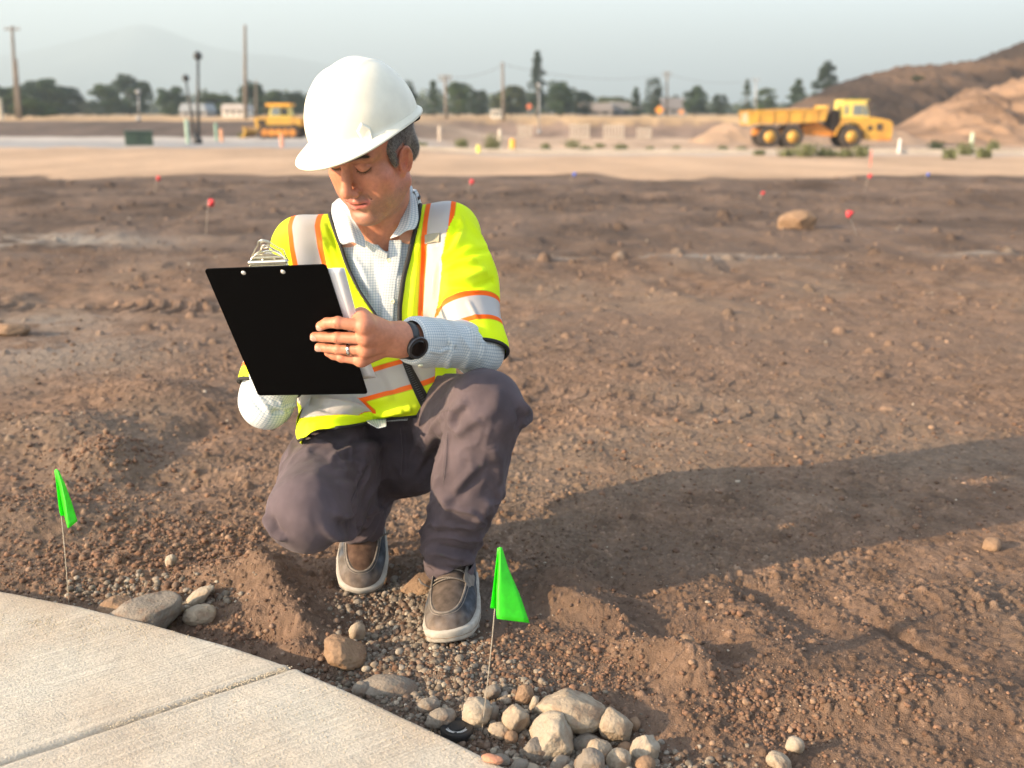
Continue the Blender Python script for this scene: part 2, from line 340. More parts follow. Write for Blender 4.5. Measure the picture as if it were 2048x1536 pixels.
# concrete slab with a broom finish and one tooled joint
def build_slab():
    m = bpy.data.materials.new('broomed_concrete'); m.use_nodes = True; t = m.node_tree; N = t.nodes; L = t.links; b = N['Principled BSDF']
    b.inputs['Roughness'].default_value = .9; b.inputs['Specular IOR Level'].default_value = .2
    tc = N.new('ShaderNodeTexCoord'); mp = N.new('ShaderNodeMapping'); L.new(tc.outputs['Object'], mp.inputs[0])
    mp.inputs['Rotation'].default_value = (0, 0, -JANG)
    mp2 = N.new('ShaderNodeMapping'); L.new(mp.outputs[0], mp2.inputs[0]); mp2.inputs['Scale'].default_value = (4, 210, 1)
    n1 = N.new('ShaderNodeTexNoise'); n1.inputs['Scale'].default_value = 1; n1.inputs['Detail'].default_value = 5; L.new(mp2.outputs[0], n1.inputs[0])
    n2 = N.new('ShaderNodeTexNoise'); n2.inputs['Scale'].default_value = 4.5; n2.inputs['Detail'].default_value = 6; L.new(tc.outputs['Object'], n2.inputs[0])
    n3 = N.new('ShaderNodeTexNoise'); n3.inputs['Scale'].default_value = 240; n3.inputs['Detail'].default_value = 4; L.new(tc.outputs['Object'], n3.inputs[0])
    r = N.new('ShaderNodeValToRGB'); r.color_ramp.elements[0].position = .35; r.color_ramp.elements[0].color = (.52, .49, .42, 1)
    r.color_ramp.elements[1].position = .68; r.color_ramp.elements[1].color = (.48, .42, .34, 1); L.new(n2.outputs['Fac'], r.inputs[0])
    def mul(src, fac, lo, hi):
        mr = N.new('ShaderNodeMapRange'); mr.inputs['From Min'].default_value = .3; mr.inputs['From Max'].default_value = .7
        mr.inputs['To Min'].default_value = lo; mr.inputs['To Max'].default_value = hi; L.new(fac, mr.inputs['Value'])
        v = N.new('ShaderNodeVectorMath'); v.operation = 'SCALE'; L.new(src, v.inputs[0]); L.new(mr.outputs[0], v.inputs['Scale']); return v.outputs[0]
    c = mul(mul(r.outputs[0], n1.outputs['Fac'], .78, 1.12), n3.outputs['Fac'], .80, 1.14)
    at = N.new('ShaderNodeAttribute'); at.attribute_name = 'dust'
    mx = N.new('ShaderNodeMix'); mx.data_type = 'RGBA'; L.new(at.outputs['Fac'], mx.inputs['Factor']); L.new(c, mx.inputs['A']); mx.inputs['B'].default_value = (.38, .30, .22, 1)
    L.new(mx.outputs['Result'], b.inputs['Base Color'])
    ad = N.new('ShaderNodeMath'); ad.operation = 'ADD'; L.new(n1.outputs['Fac'], ad.inputs[0]); L.new(n3.outputs['Fac'], ad.inputs[1])
    bp = N.new('ShaderNodeBump'); bp.inputs['Strength'].default_value = .8; bp.inputs['Distance'].default_value = .0022; L.new(ad.outputs[0], bp.inputs['Height']); L.new(bp.outputs[0], b.inputs['Normal'])
    # rows follow the edge inwards; the joint is a pressed groove
    xs = np.linspace(EDGE[0, 0]-.9, EDGE[-1, 0], 1000); nv = 620
    dd = np.linspace(0, 1, nv)**1.6*2.3
    X, D = np.meshgrid(xs, dd, indexing='ij'); Yv = edge_y(X)-D
    # soften the top edge and chip it
    Z = SLAB_Z+.0006*fbm(X*30, Yv*30, o=2, s=91)-.004*np.exp(-D/.004)
    J = (X-JA[0])*(-math.sin(JANG))+(Yv-JA[1])*math.cos(JANG)
    Z = Z-.014*np.exp(-((J+.0010*vnoise(X*60, Yv*0, s=3))/.0048)**2)
    Z = Z+.0018*np.exp(-((np.abs(J)-.016)/.006)**2)
    dq = (np.exp(-D/.06)*.55*sst(-.4, .5, fbm(X*7, Yv*7, o=3, s=95))+.35*sst(.1, .8, fbm(X*3, Yv*3, o=4, s=96))).clip(0, 1)
    V = [np.stack([X, Yv, Z], -1)]; n, mm = X.shape
    i = (np.arange(n-1)[:, None]*mm+np.arange(mm-1)[None]).ravel(); F = [np.stack([i, i+mm, i+mm+1, i+1], 1)]
    e0 = np.stack([xs, edge_y(xs)+.001*vnoise(xs*90, xs*0, s=7), np.full(n, -.09)], -1)
    V = np.concatenate([V[0].reshape(-1, 3), e0]); a = np.arange(n-1)*mm; bq = n*mm+np.arange(n-1)
    F.append(np.stack([a, bq, bq+1, a+mm], 1))
    o = mk('pavement', V, np.concatenate(F)[:, ::-1].copy(), m, attrs={'dust': np.concatenate([dq.ravel(), np.full(n, .8)])})
    tag(o, kind='structure'); return o
JA = G(585, 1333, SLAB_Z); _jb = G(0, 1527, SLAB_Z); JANG = math.atan2(JA[1]-_jb[1], JA[0]-_jb[0])
slab = build_slab()
# ------------------------------------------------------------------ stones, gravel, clods
def ico(sub):
    bm = bmesh.new(); bmesh.ops.create_icosphere(bm, subdivisions=sub, radius=1); bm.verts.index_update()
    V = np.array([v.co[:] for v in bm.verts]); F = np.array([[v.index for v in f.verts] for f in bm.faces]); bm.free(); return V, F
ICO = {k: ico(k) for k in (1, 2, 3, 5)}
def rotz(a):
    c, s = math.cos(a), math.sin(a); return np.array([[c, -s, 0], [s, c, 0], [0, 0, 1.0]])
def rotx(a):
    c, s = math.cos(a), math.sin(a); return np.array([[1, 0, 0], [0, c, -s], [0, s, c]])
def roty(a):
    c, s = math.cos(a), math.sin(a); return np.array([[c, 0, s], [0, 1, 0], [-s, 0, c]])
def rock_shape(seed, r, facets=7, rough=.05, sub=5, sharp=.5):
    V, F = ICO[sub]; V = V.copy(); g = np.random.default_rng(seed)
    for i in range(facets):                       # worn flats
        n = g.normal(size=3); n /= np.linalg.norm(n); d_ = g.uniform(.62, .92)
        h_ = V@n-d_; V = V-np.outer(np.where(h_ > 0, h_*(.55+.4*sharp), 0), n)
    V = V*(1+.10*fbm(V[:, 0]*1.3+seed, V[:, 1]*1.3, V[:, 2]*1.3, o=2, s=seed)[:, None])
    V = V*(1+.018*fbm(V[:, 0]*14+seed, V[:, 1]*14, V[:, 2]*14, o=3, s=seed+9)[:, None])
    V = V*(1+rough*fbm(V[:, 0]*4+seed, V[:, 1]*4, V[:, 2]*4, o=4, s=seed+3)[:, None])
    return V*np.array(r), F
def stone_mat(name, a, b, dust):
    m = mat(name, a, rough=.85, var=1.0, vscale=16, col2=b, bump=1.0, bscale=170, bdist=.003, spec=.2, bdetail=8)
    # soil clinging to the stone where it meets the ground (real dirt, fixed to the object)
    t = m.node_tree; N = t.nodes; L = t.links; bs = N['Principled BSDF']; src = bs.inputs['Base Color'].links[0].from_socket
    n = N.new('ShaderNodeTexNoise'); n.inputs['Scale'].default_value = 34; n.inputs['Detail'].default_value = 5
    tc = N.new('ShaderNodeTexCoord'); L.new(tc.outputs['Object'], n.inputs['Vector'])
    mr = N.new('ShaderNodeMapRange'); mr.inputs['From Min'].default_value = .50; mr.inputs['From Max'].default_value = .66; mr.inputs['To Max'].default_value = dust; L.new(n.outputs['Fac'], mr.inputs['Value'])
    mx = N.new('ShaderNodeMix'); mx.data_type = 'RGBA'; L.new(mr.outputs[0], mx.inputs['Factor']); L.new(src, mx.inputs['A']); mx.inputs['B'].default_value = (.19, .12, .08, 1)
    L.new(mx.outputs['Result'], bs.inputs['Base Color']); return m
M['pale'] = stone_mat('pale_stone', (.37, .31, .235), (.25, .20, .145), .6); M['pale2'] = stone_mat('grey_buff_stone', (.30, .27, .225), (.36, .30, .22), .5)
M['greystone'] = stone_mat('grey_stone', (.24, .21, .175), (.16, .14, .115), .55)
M['brownstone'] = stone_mat('brown_stone', (.20, .13, .085), (.28, .19, .12), .6)
# px, py (middle), width px, height px, turn, material, facets, label
ROCKS = [
 (1142, 1420, 112, 62, -8, 'pale', 6, 'biggest pale flat-topped stone at the back of the stone heap beside the slab'),
 (1103, 1455, 84, 70, 38, 'pale', 7, 'tilted buff stone with a flat orange face in front of the biggest pale stone'),
 (1032, 1434, 44, 56, 80, 'pale', 6, 'upright narrow buff stone standing left of the tilted flat-faced stone'),
 (952, 1420, 58, 48, 20, 'pale', 5, 'three-cornered pale stone right behind the black sprinkler head'),
 (1230, 1441, 58, 52, -38, 'pale', 3, 'rounded speckled cream stone on the right shoulder of the heap'),
 (1290, 1474, 46, 60, 70, 'pale', 8, 'knobbly pale stone standing half in the soil at the right end of the heap'),
 (1198, 1480, 48, 52, 75, 'pale', 5, 'egg-shaped tan stone on end below the dark grey wedge stone'),
 (1172, 1456, 54, 34, 15, 'greystone', 6, 'dark grey wedge stone between the big pale stone and the egg-shaped one'),
 (1238, 1510, 42, 42, 60, 'pale', 6, 'blocky whitish stone in the front row of the heap'),
 (1176, 1522, 58, 50, 40, 'greystone', 6, 'grey stone cut by the bottom edge of the picture in the stone heap'),
 (1078, 1482, 50, 38, -20, 'greystone', 6, 'brown-grey stone tucked under the tilted flat-faced stone'),
 (780, 1359, 90, 40, -6, 'greystone', 1, 'smooth flat oval grey cobble lying against the slab edge'),
 (722, 1370, 30, 30, 60, 'greystone', 3, 'small upright grey cobble just left of the flat oval cobble'),
 (688, 1300, 70, 52, -18, 'brownstone', 5, 'soil-covered brown stone between the soil ridge and the slab'),
 (712, 1255, 30, 40, 75, 'pale', 7, 'small yellowish broken stone standing behind the soil-covered brown stone'),
 (287, 1222, 128, 74, 22, 'greystone', 3, 'large smooth grey boulder half under the slab edge near the left marker flag'),
 (232, 1196, 62, 42, 10, 'brownstone', 4, 'reddish brown stone left of the large grey boulder at the slab'),
 (400, 1187, 52, 24, 32, 'pale', 4, 'long thin pale stone lying right of the large grey boulder'),
 (400, 1222, 50, 38, 10, 'pale', 8, 'chipped whitish stone at the right foot of the large grey boulder'),
 (336, 1182, 36, 24, 5, 'pale', 2, 'small round tan pebble stone behind the large grey boulder'),
 (842, 1170, 62, 30, 10, 'brownstone', 8, 'rusty broken stone lying between the two shoes'),
 (1588, 1498, 32, 30, 60, 'pale', 5, 'pale stone with a smaller twin at the bottom right of the soil'),
 (1556, 1522, 40, 32, -30, 'pale', 6, 'pale stone at the bottom edge left of its smaller twin'),
 (1982, 1091, 30, 26, 20, 'brownstone', 5, 'brown stone in sunlight near the right edge below the shadow'),
 (1595, 451, 66, 40, 5, 'brownstone', 6, 'lone big brown boulder out on the soil lot'),
 (343, 1122, 20, 26, 80, 'pale', 8, 'small white broken stone on the slope above the grey boulder'),
 (985, 1388, 30, 24, 30, 'greystone', 4, 'small grey stone behind the three-cornered pale stone'),
 (1000, 1500, 36, 20, 0, 'greystone', 1, 'flat oval grey pebble in front of the sprinkler head'),
 (1040, 1520, 34, 28, 30, 'greystone', 3, 'round grey pebble by the slab at the bottom edge'),
 (882, 1430, 50, 34, 20, 'greystone', 3, 'flat grey cobble against the slab corner left of the sprinkler'),
 (858, 1408, 36, 24, 5, 'greystone', 2, 'small dark oval cobble up the slab edge from the flat grey cobble'),
 (985, 1420, 26, 32, 80, 'greystone', 3, 'small upright grey stone between the three-cornered and the narrow buff stone'),
 (1003, 1450, 42, 22, -12, 'pale', 4, 'small orange-buff stone lying right of the sprinkler head'),
 (1022, 1462, 22, 24, 60, 'brownstone', 2, 'little brown pebble stone below the narrow buff stone'),
 (1046, 1394, 36, 30, 45, 'brownstone', 5, 'pointed reddish stone at the top left of the heap'),
 (1069, 1408, 20, 34, 82, 'pale', 7, 'thin pale splinter standing left of the biggest pale stone'),
 (1120, 1506, 34, 26, 15, 'greystone', 8, 'crumbling light grey lump in front of the tilted flat-faced stone'),
 (1251, 1472, 26, 24, 10, 'brownstone', 2, 'small round brown stone between the cream and the knobbly stone'),
 (1268, 1437, 22, 26, 60, 'brownstone', 5, 'small brown stone above the knobbly pale stone'),
 (1140, 1440, 46, 26, -30, 'greystone', 4, 'grey slab of stone leaning on the front of the biggest pale stone'),
 (1060, 1524, 30, 18, 0, 'pale', 5, 'small whitish pebble stone at the bottom edge right of the brick chip'),
 (1290, 1520, 34, 28, 20, 'brownstone', 3, 'brown stone at the bottom edge right of the heap'),
 (1370, 1330, 26, 18, 10, 'brownstone', 4, 'brown stone alone on the slope above the right end of the heap'),
 (352, 1215, 30, 20, 20, 'greystone', 6, 'small grey stone wedged between the large boulder and the chipped stone'),
 (262, 1188, 30, 22, 0, 'pale', 5, 'small pale stone resting on the brown one behind the large boulder'),
 (20, 660, 60, 26, 0, 'brownstone', 6, 'brown rock lying in gravel at the left edge of the picture'),
]
ROCKPOS = []
def build_rocks():
    for k, (px, py, wp, hp, ang, mt, fc, lab) in enumerate(ROCKS):
        g = G(px, py+hp*.25); dep = g[1]*CT+(CAM_H-g[2])*ST
        k_ = 1.25 if mt == 'pale' else 1.2; wx = wp/FPX*dep/2*k_; hz = hp/FPX*dep/2*k_
        a = rad(ang)
        # in-plane tilt only for elongated upright stones
        lo = max(wx, hz); sh = min(wx, hz)
        if abs(ang) > 45: r = (lo, sh*1.0, sh)
        else: r = (wx*1.04, (wx*.5+hz*.6), hz*1.0)
        V, F = rock_shape(100+k*7, r, fc, .02 if fc < 4 else .038, 5 if wp > 34 else 3, .6)
        V = V@roty(-a).T@rotz(RNG.uniform(-.3, .3)).T
        z0 = float(height(np.array([g[0]]), np.array([g[1]]))[0])
        cz = z0+(V[:, 2].max()-V[:, 2].min())*.28
        o = mk('stone', V, F, M[{'pale': ('pale', 'pale2')[k % 2]}.get(mt, mt)], loc=(g[0], g[1], cz)); tag(o, lab, 'stone', 'stones lying on the soil')
        ROCKPOS.append((g[0], g[1], lo))
    # red brick chip on the slab edge, pale chips on soil further out
build_rocks()
def scatter(name, label, n, dens, rmin, rmax, cols, power=2.6, ymax=14, embed=.35, seed=1, big=.0042):
    g = np.random.default_rng(seed); Vs, Fs, Cs = [], [], []; off = 0; made = 0
    # candidates spaced evenly over the picture's ground, thinned by dens()
    for it in range(40):
        k = n
        y = np.exp(g.uniform(math.log(1.25), math.log(ymax), k)); x = g.uniform(-.66, .66, k)*(y+.2)
        e = y-edge_y(x)
        pr = dens(x, y, e)*(e > .004)
        keep = g.uniform(0, 1, k) < pr; x, y = x[keep], y[keep]
        if made == 0: X, Y = x, y
        else: X, Y = np.concatenate([X, x]), np.concatenate([Y, y])
        made = len(X)
        if made >= n: break
    X, Y = X[:n], Y[:n]; n = len(X)
    r = rmin*(1-g.uniform(0, 1, n)*(1-(rmin/rmax)**power))**(-1/power)
    r = r*np.clip(Y/2.2, .8, 3.2)**.75
    Z = height(X, Y)
    for sub, sel in ((2, r/np.maximum(Y, 1) > big/2.0), (1, r/np.maximum(Y, 1) <= big/2.0)):
        idx = np.nonzero(sel)[0]
        if not len(idx): continue
        V0, F0 = ICO[sub]; m = len(V0); K = len(idx)
        ya, tl = g.uniform(0, 6.283, K), g.normal(size=K)*.38; cy, sy, ct, st = np.cos(ya), np.sin(ya), np.cos(tl), np.sin(tl); o_ = np.zeros(K)
        Q = np.stack([np.stack([cy, -sy*ct, sy*st], 1), np.stack([sy, cy*ct, -cy*st], 1), np.stack([o_, st, ct], 1)], 1)
        sc = np.stack([g.uniform(.85, 1.25, K), g.uniform(.75, 1.1, K), g.uniform(.6, .9, K)], 1)*r[idx][:, None]
        jit = 1+.075*g.normal(size=(K, m, 1)).clip(-1.6, 1.6)*(1 if sub == 2 else .9)
        flat = V0[None]*jit*sc[:, None]
        tilt = np.einsum('kij,kmj->kmi', Q, flat)
        P0 = tilt
        P0[:, :, 0] += X[idx][:, None]; P0[:, :, 1] += Y[idx][:, None]; P0[:, :, 2] += (Z[idx]+r[idx]*sc[:, 2]/r[idx]*(.6-embed))[:, None]
        Vs.append(P0.reshape(-1, 3)); Fs.append((F0[None]+(np.arange(K)*m)[:, None, None]+off).reshape(-1, 3)); off += K*m
        ci = g.choice(len(cols), K, p=[c[1] for c in cols]); base = np.array([c[0] for c in cols])[ci]*g.uniform(.75, 1.25, (K, 1))
        Cs.append(np.repeat(base, m, 0))
    o = mk(name, np.concatenate(Vs), np.concatenate(Fs), M['gravel'], attrs={'Col': np.concatenate(Cs).clip(.02, .85)})
    tag(o, label, name.replace('_', ' '), kind='stuff'); return o
M['gravel'] = mat('gravel', rough=.9, attr='Col', var=.25, vscale=220, bump=.5, bscale=500, bdist=.001, spec=.2)
def blob(px, py, rx, ry):
    gx, gy = g2(px, py); return lambda x, y: np.exp(-(((x-gx)/rx)**2+((y-gy)/ry)**2)**1.5)
B1 = [blob(*a) for a in ((800, 1260, .10, .16), (760, 1180, .10, .10), (870, 1330, .12, .12), (960, 1400, .16, .09), (1060, 1490, .2, .07), (1180, 1530, .2, .06), (230, 1170, .12, .05), (370, 1200, .1, .06), (700, 1340, .12, .05), (1060, 1530, .2, .05))]
B2 = [blob(*a) for a in ((1040, 1320, .16, .12), (1160, 1350, .12, .1), (320, 1130, .2, .12), (700, 1330, .12, .04), (130, 1120, .25, .1), (1500, 1400, .1, .08), (1540, 1440, .12, .06), (460, 1260, .12, .04), (620, 1330, .1, .03), (900, 1330, .1, .07), (330, 1060, .2, .1), (230, 1160, .18, .05), (120, 1010, .22, .14), (230, 930, .16, .14), (430, 1080, .12, .08), (1750, 1410, .12, .06))]
def dens_grav(x, y, e): return np.clip(sum(b(x, y) for b in B1), 0, 1)
def dens_peb(x, y, e): return np.clip(sum(b(x, y) for b in B2), 0, 1)*.9+.05
def dens_all(x, y, e):
    n_ = fbm(x*2.2, y*2.2, o=3, s=77); return np.clip(.45+.7*n_, .10, 1)
BR = ((.215, .125, .08), .45); 
scatter('gravel', 'grey and cream gravel strewn in the hollow between the shoes and the slab', 7200, dens_grav, .0022, .0105,
        [((.185, .155, .122), .45), ((.23, .20, .165), .2), ((.14, .10, .075), .29), ((.32, .28, .22), .06)], power=1.5, ymax=2.9, seed=3)
scatter('pebbles', 'brown soil-coated pebbles covering the churned soil', 8500, dens_peb, .0024, .0095,
        [((.17, .10, .066), .55), ((.125, .076, .052), .3), ((.23, .155, .105), .15)], power=2.3, ymax=3.4, seed=5)
scatter('soil_crumbs', 'small brown crumbs and stones scattered all over the soil', 42000, dens_all, .0012, .0085,
        [((.155, .102, .074), .55), ((.11, .075, .056), .25), ((.24, .165, .12), .17), ((.34, .29, .23), .03)], power=2.7, ymax=13, seed=8, big=.0045)
def dens_edge(x, y, e): return np.exp(-e/.035)*.9+.0
scatter('edge_gravel', 'mostly dark brown pebbles filling the gap along the slab edge', 2600, dens_edge, .003, .011,
        [((.14, .09, .062), .6), ((.22, .16, .12), .3), ((.4, .34, .27), .1)], power=2.0, ymax=2.6, seed=13)
# cement crumbs along the joint end and on the slab
def slab_crumbs():
    g = np.random.default_rng(4); Vs, Fs = [], []; off = 0; V0, F0 = ICO[1]; m = len(V0)
    def at(x, y, r):
        nonlocal off
        V = V0*(1+.2*g.normal(size=(m, 1)).clip(-1.5, 1.5))*r*np.array([1.2, .9, .7])@rotz(g.uniform(0, 6)).T
        Vs.append(V+np.array([x, y, SLAB_Z+r*.25])); Fs.append(F0+off); off += m
    for i in range(420):
        t = g.uniform(0, .34); a = JA[:2]-np.array([math.cos(JANG), math.sin(JANG)])*t+g.normal(size=2)*.005
        if a[1] < edge_y(a[0])-.002: at(a[0], a[1], g.uniform(.0008, .0019)*(1-t))
    for (px, py, sx, sy, k) in ((250, 1255, .13, .035, 900), (120, 1245, .10, .02, 300), (620, 1420, .25, .05, 500), (700, 1470, .25, .07, 500), (420, 1400, .5, .15, 300)):
        c0 = G(px, py, SLAB_Z)
        for i in range(k):
            a = c0[:2]+g.normal(size=2)*np.array([sx, sy])
            if a[1] < edge_y(a[0])-.004: at(a[0], a[1], g.uniform(.0005, .0014))
    o = mk('cement_crumbs', np.concatenate(Vs), np.concatenate(Fs), mat('cement_crumb', (.50, .43, .32), rough=.95))
    tag(o, 'pale cement crumbs left on the concrete slab and along its joint', 'crumbs', kind='stuff')
slab_crumbs()
V, F = rock_shape(900, (.019, .012, .006), 8, .04, 3); q = G(985, 1524, SLAB_Z)
tag(mk('brick_chip', V@rotz(-.4).T, F, stone_mat('brick', (.50, .24, .15), (.42, .20, .13), .3), loc=(q[0], q[1], SLAB_Z+.005)), 'small orange brick chip lying on the slab edge at the bottom', 'chip')
def twig(pts, r, lab):
    mb = MB(); mb.tube([G(a, b)+np.array([0, 0, float(height(*[np.array([v]) for v in g2(a, b)])[0])+r]) for a, b in pts], r, 6); o = mb.build('twig', mat('dry_twig', (.12, .08, .06)), smooth=True); tag(o, lab, 'twig')
twig([(435, 1116), (470, 1112), (505, 1106), (520, 1103)], .0018, 'thin dark twig on the soil mound below the raised knee')
# pin flags -----------------------------------------------------------
def cloth_mat(name, col, tr=.35):
    return mat(name, col, rough=.45, trans=tr, var=.08, vscale=90)
M['flag_green'] = cloth_mat('lime_film', (.07, .83, .03), .4); M['flag_red'] = cloth_mat('red_film', (.75, .04, .06), .3); M['wire'] = mat('wire', (.55, .50, .42), rough=.4, metal=.6)
def pin_flag(base, top, sheet, matn, label, group, r=.0011):
    o = empty('marker_flag', tuple(base), label, 'marker flag', group)
    mb = MB(); t0 = np.array(base, float)-np.array([0, 0, .05]); tt = np.array(top, float); pts = [t0+(tt-t0)*k for k in np.linspace(0, 1, 8)]
    ph = np.array([(0.003*math.sin(3*k), 0, 0) for k in np.linspace(0, 1, 8)]); mb.tube(np.array(pts)+ph, r, 6); mb.build('wire', M['wire'], o, smooth=True)
    s = MB(); s.grid(sheet); f = s.build('flag', M[matn], o, smooth=True)
    md = f.modifiers.new('t', 'SOLIDIFY'); md.thickness = .0004; md.offset = 0
    return o
def sheet(rows, n=14):       # rows: list of polylines (each list of 3D points) -> smooth grid
    R_ = []
    for pl in rows:
        pl = np.array(pl, float); u = np.linspace(0, 1, len(pl)); uu = np.linspace(0, 1, n)
        R_.append(np.stack([np.interp(uu, u, pl[:, k]) for k in range(3)], 1))
    R_ = np.array(R_); v = np.linspace(0, 1, len(rows)); vv = np.linspace(0, 1, n)
    return np.stack([np.stack([np.interp(vv, v, R_[:, j, k]) for j in range(n)], 1) for k in range(3)], -1)
# near right flag: pole (958,1462)->(1000,1095); film falls to the right in a folded cone
tb = G(957, 1450); tb[2] = float(height(tb[0:1], tb[1:2])[0]); T = tb[1]*CT+(CAM_H-tb[2])*ST
T1 = T-.10
rowA = [P(997, 1095, T1), P(1002, 1094, T1)]
def mixr(py, xs, ts): return [P(x, y_, T1+t_) for (x, y_), t_ in zip(xs, ts)]
rows = [[P(995, 1096, T1), P(999, 1095, T1-.004), P(1001, 1094, T1-.006), P(1004, 1095, T1)],
        [P(991, 1135, T1), P(995, 1134, T1+.008), P(999, 1137, T1-.016), P(1018, 1140, T1-.004)],
        [P(986, 1178, T1), P(992, 1176, T1+.014), P(995, 1190, T1-.020), P(1040, 1190, T1-.006)],
        [P(981, 1216, T1), P(992, 1218, T1+.016), P(994, 1238, T1-.022), P(1059, 1246, T1-.004)]]
pin_flag(tb, P(999, 1094, T1), sheet(rows, 18), 'flag_green', 'lime green marker flag on a wire beside the front shoe, its film folded and hanging', 'lime marker flags by the slab')
tb = G(134, 1203); tb[2] = float(height(tb[0:1], tb[1:2])[0]); T = tb[1]*CT+(CAM_H-tb[2])*ST; T1 = T-.07
rows = [[P(109, 941, T1), P(112, 938, T1-.004), P(115, 939, T1-.003), P(118, 942, T1)],
        [P(113, 975, T1), P(118, 976, T1+.006), P(124, 972, T1-.010), P(131, 970, T1)],
        [P(117, 1010, T1), P(124, 1012, T1+.010), P(131, 1006, T1-.014), P(143, 1003, T1)],
        [P(121, 1032, T1), P(129, 1031, T1+.012), P(136, 1058, T1-.014), P(155, 1042, T1-.004)]]
pin_flag(tb, P(112, 938, T1), sheet(rows, 18), 'flag_green', 'lime green marker flag on a thin wire at the slab edge on the far left', 'lime marker flags by the slab')
for (px, pyb, pyt, lab) in ((410, 470, 397, 'crumpled red marker flag out on the soil left of the clipboard'), (308, 385, 351, 'small red marker flag far off near the back of the soil lot on the left'),
        (932, 392, 358, 'red marker flag just right of the ear far back on the soil lot'), (1717, 470, 420, 'red marker flag leaning over beside the brown boulder'),
        (1727, 378, 347, 'red marker flag at the back of the lot below the dump truck'), (1514, 402, 386, 'tiny red marker flag standing furthest left of the boulder'),
        (1139, 364, 344, 'blue marker flag on the far edge of the soil lot'), (1846, 362, 345, 'blue marker flag at the lot edge under the weeds')):
    b_ = G(px, pyb); D = b_[1]; b_[2] = float(height(b_[0:1], b_[1:2])[0]); top = PY(px, pyt, D)
    hgt = max(top[2]-b_[2], .10); s_ = min(.06, hgt*.4); lean = .05 if px != 1717 else -.12
    top = b_+np.array([lean, 0, hgt])
    A = np.array([[top+np.array([u*s_*(.6+.4*(1-v)), .02*math.sin(u*5+v*4), -v*s_*1.05-.35*u*s_*.6]) for u in np.linspace(0, 1, 7)] for v in np.linspace(0, 1, 7)])
    if lab[0] == 'b' and 'flag_blue' not in M: M['flag_blue'] = cloth_mat('blue_film', (.04, .12, .6), .2)
    pin_flag(b_, top, A, 'flag_blue' if lab.startswith('blue') else 'flag_red', lab, 'small marker flags on the soil lot', .0015)
# sprinkler head ------------------------------------------------------
def sprinkler():
    q = G(914, 1456); z0 = -.010
    o = empty('sprinkler_head', (q[0], q[1], z0), 'black round sprinkler head with white ring lettering set beside the slab', 'sprinkler')
    bk = mat('black_plastic', (.014, .014, .015), rough=.45); wt = mat('white_ink', (.6, .6, .58), rough=.6)
    mb = MB(); mb.lathe([(.024, -.05), (.026, .0), (.029, .002), (.030, .008), (.028, .0125), (.022, .0135), (.019, .0125), (.0145, .0125), (.0135, .016), (.006, .0165), (0, .0165)], (0, 0, 0), 'z', 40)
    b = mb.build('cap', bk, o, loc=(0, 0, 0)); smart(b)
    for (r0, r1, a0, a1) in ((.0155, .0168, -2.9, -.2), (.0185, .0215, -2.7, -1.75), (.0185, .0215, -1.5, -.5)):
        mb = MB(); k = 40
        for i in range(k):
            if r0 > .018 and i % 4 == 3: continue
            t0, t1 = a0+(a1-a0)*i/k, a0+(a1-a0)*(i+.82)/k; zz = .0131 if r0 < .018 else .0142
            mb.add([(r*math.cos(t), r*math.sin(t), zz) for r, t in ((r0, t0), (r1, t0), (r1, t1), (r0, t1))], [(0, 1, 2, 3)])
        mb.build('lettering', wt, o, loc=(0, 0, 0))
sprinkler()
# ------------------------------------------------------------------ far ground: stockpile, mountain, kerb
def hill(name, xs, y0, y1, top, seed, colf, label=None, nx=220, ny=90, peak=.45, rough=1.0, ytop=None):
    """a spoil heap: ridge height top(x) across the view, sloping down towards y0 and y1"""
    X, Tq = np.meshgrid(np.linspace(xs[0], xs[1], nx), np.linspace(0, 1, ny), indexing='ij'); Y = y0+(y1-y0)*Tq
    prof = np.where(Tq < peak, sst(0, peak, Tq)**.8, 1-sst(peak, 1.0, Tq)); g0 = height(X, Y)
    H = np.maximum(top(X)-g0, 0)
    gul = fbm(X*.5+Y*.18, Y*.09, o=4, s=seed)*.9+.25*fbm(X*2.2, Y*1.0, o=3, s=seed+5)
    Z = g0+H*prof*(1+.10*gul*rough)+.55*gul*(prof*(1-prof)*2+.25*prof)*rough*np.minimum(H/3, 1)-.05
    V = np.stack([X, Y, Z], -1).reshape(-1, 3); i = (np.arange(nx-1)[:, None]*ny+np.arange(ny-1)[None]).ravel(); F = np.stack([i, i+ny, i+ny+1, i+1], 1)
    o = mk(name, V, F, M['soil'], attrs={'Col': colf(X.ravel(), Y.ravel(), Z.ravel(), Tq.ravel()).clip(.02, .9)}); tag(o, kind='structure'); return o
def topline(pts, D):
    A = np.array([PY(a, b, D) for a, b in pts]); return lambda X: np.interp(X, A[:, 0], A[:, 2], left=-9, right=A[-1, 2])
SP = topline([(1570, 236), (1605, 214), (1640, 194), (1670, 176), (1700, 164), (1745, 150), (1790, 134), (1815, 127), (1850, 134), (1900, 128), (1935, 124), (1965, 118), (2000, 104), (2030, 92), (2060, 86), (2200, 70), (2500, 80)], 118)
def colA(x, y, z, t):
    n = fbm(x*.35, y*.2+z*.5, o=5, s=201); c = np.array([.042, .031, .026])[None]*(1+.35*n[:, None]); k = sst(.2, .7, fbm(x*.12, z*.5, o=4, s=207))[:, None]*.55; return c*(1-k)+np.array([.15, .10, .07])*k
hill('hill', (30, 100), 92, 140, SP, 210, colA, nx=360, ny=120, peak=.54)
SP2 = topline([(1700, 285), (1760, 276), (1800, 262), (1830, 250), (1862, 226), (1885, 214), (1925, 182), (1955, 176), (1990, 186), (2048, 160), (2120, 150), (2300, 170)], 92)
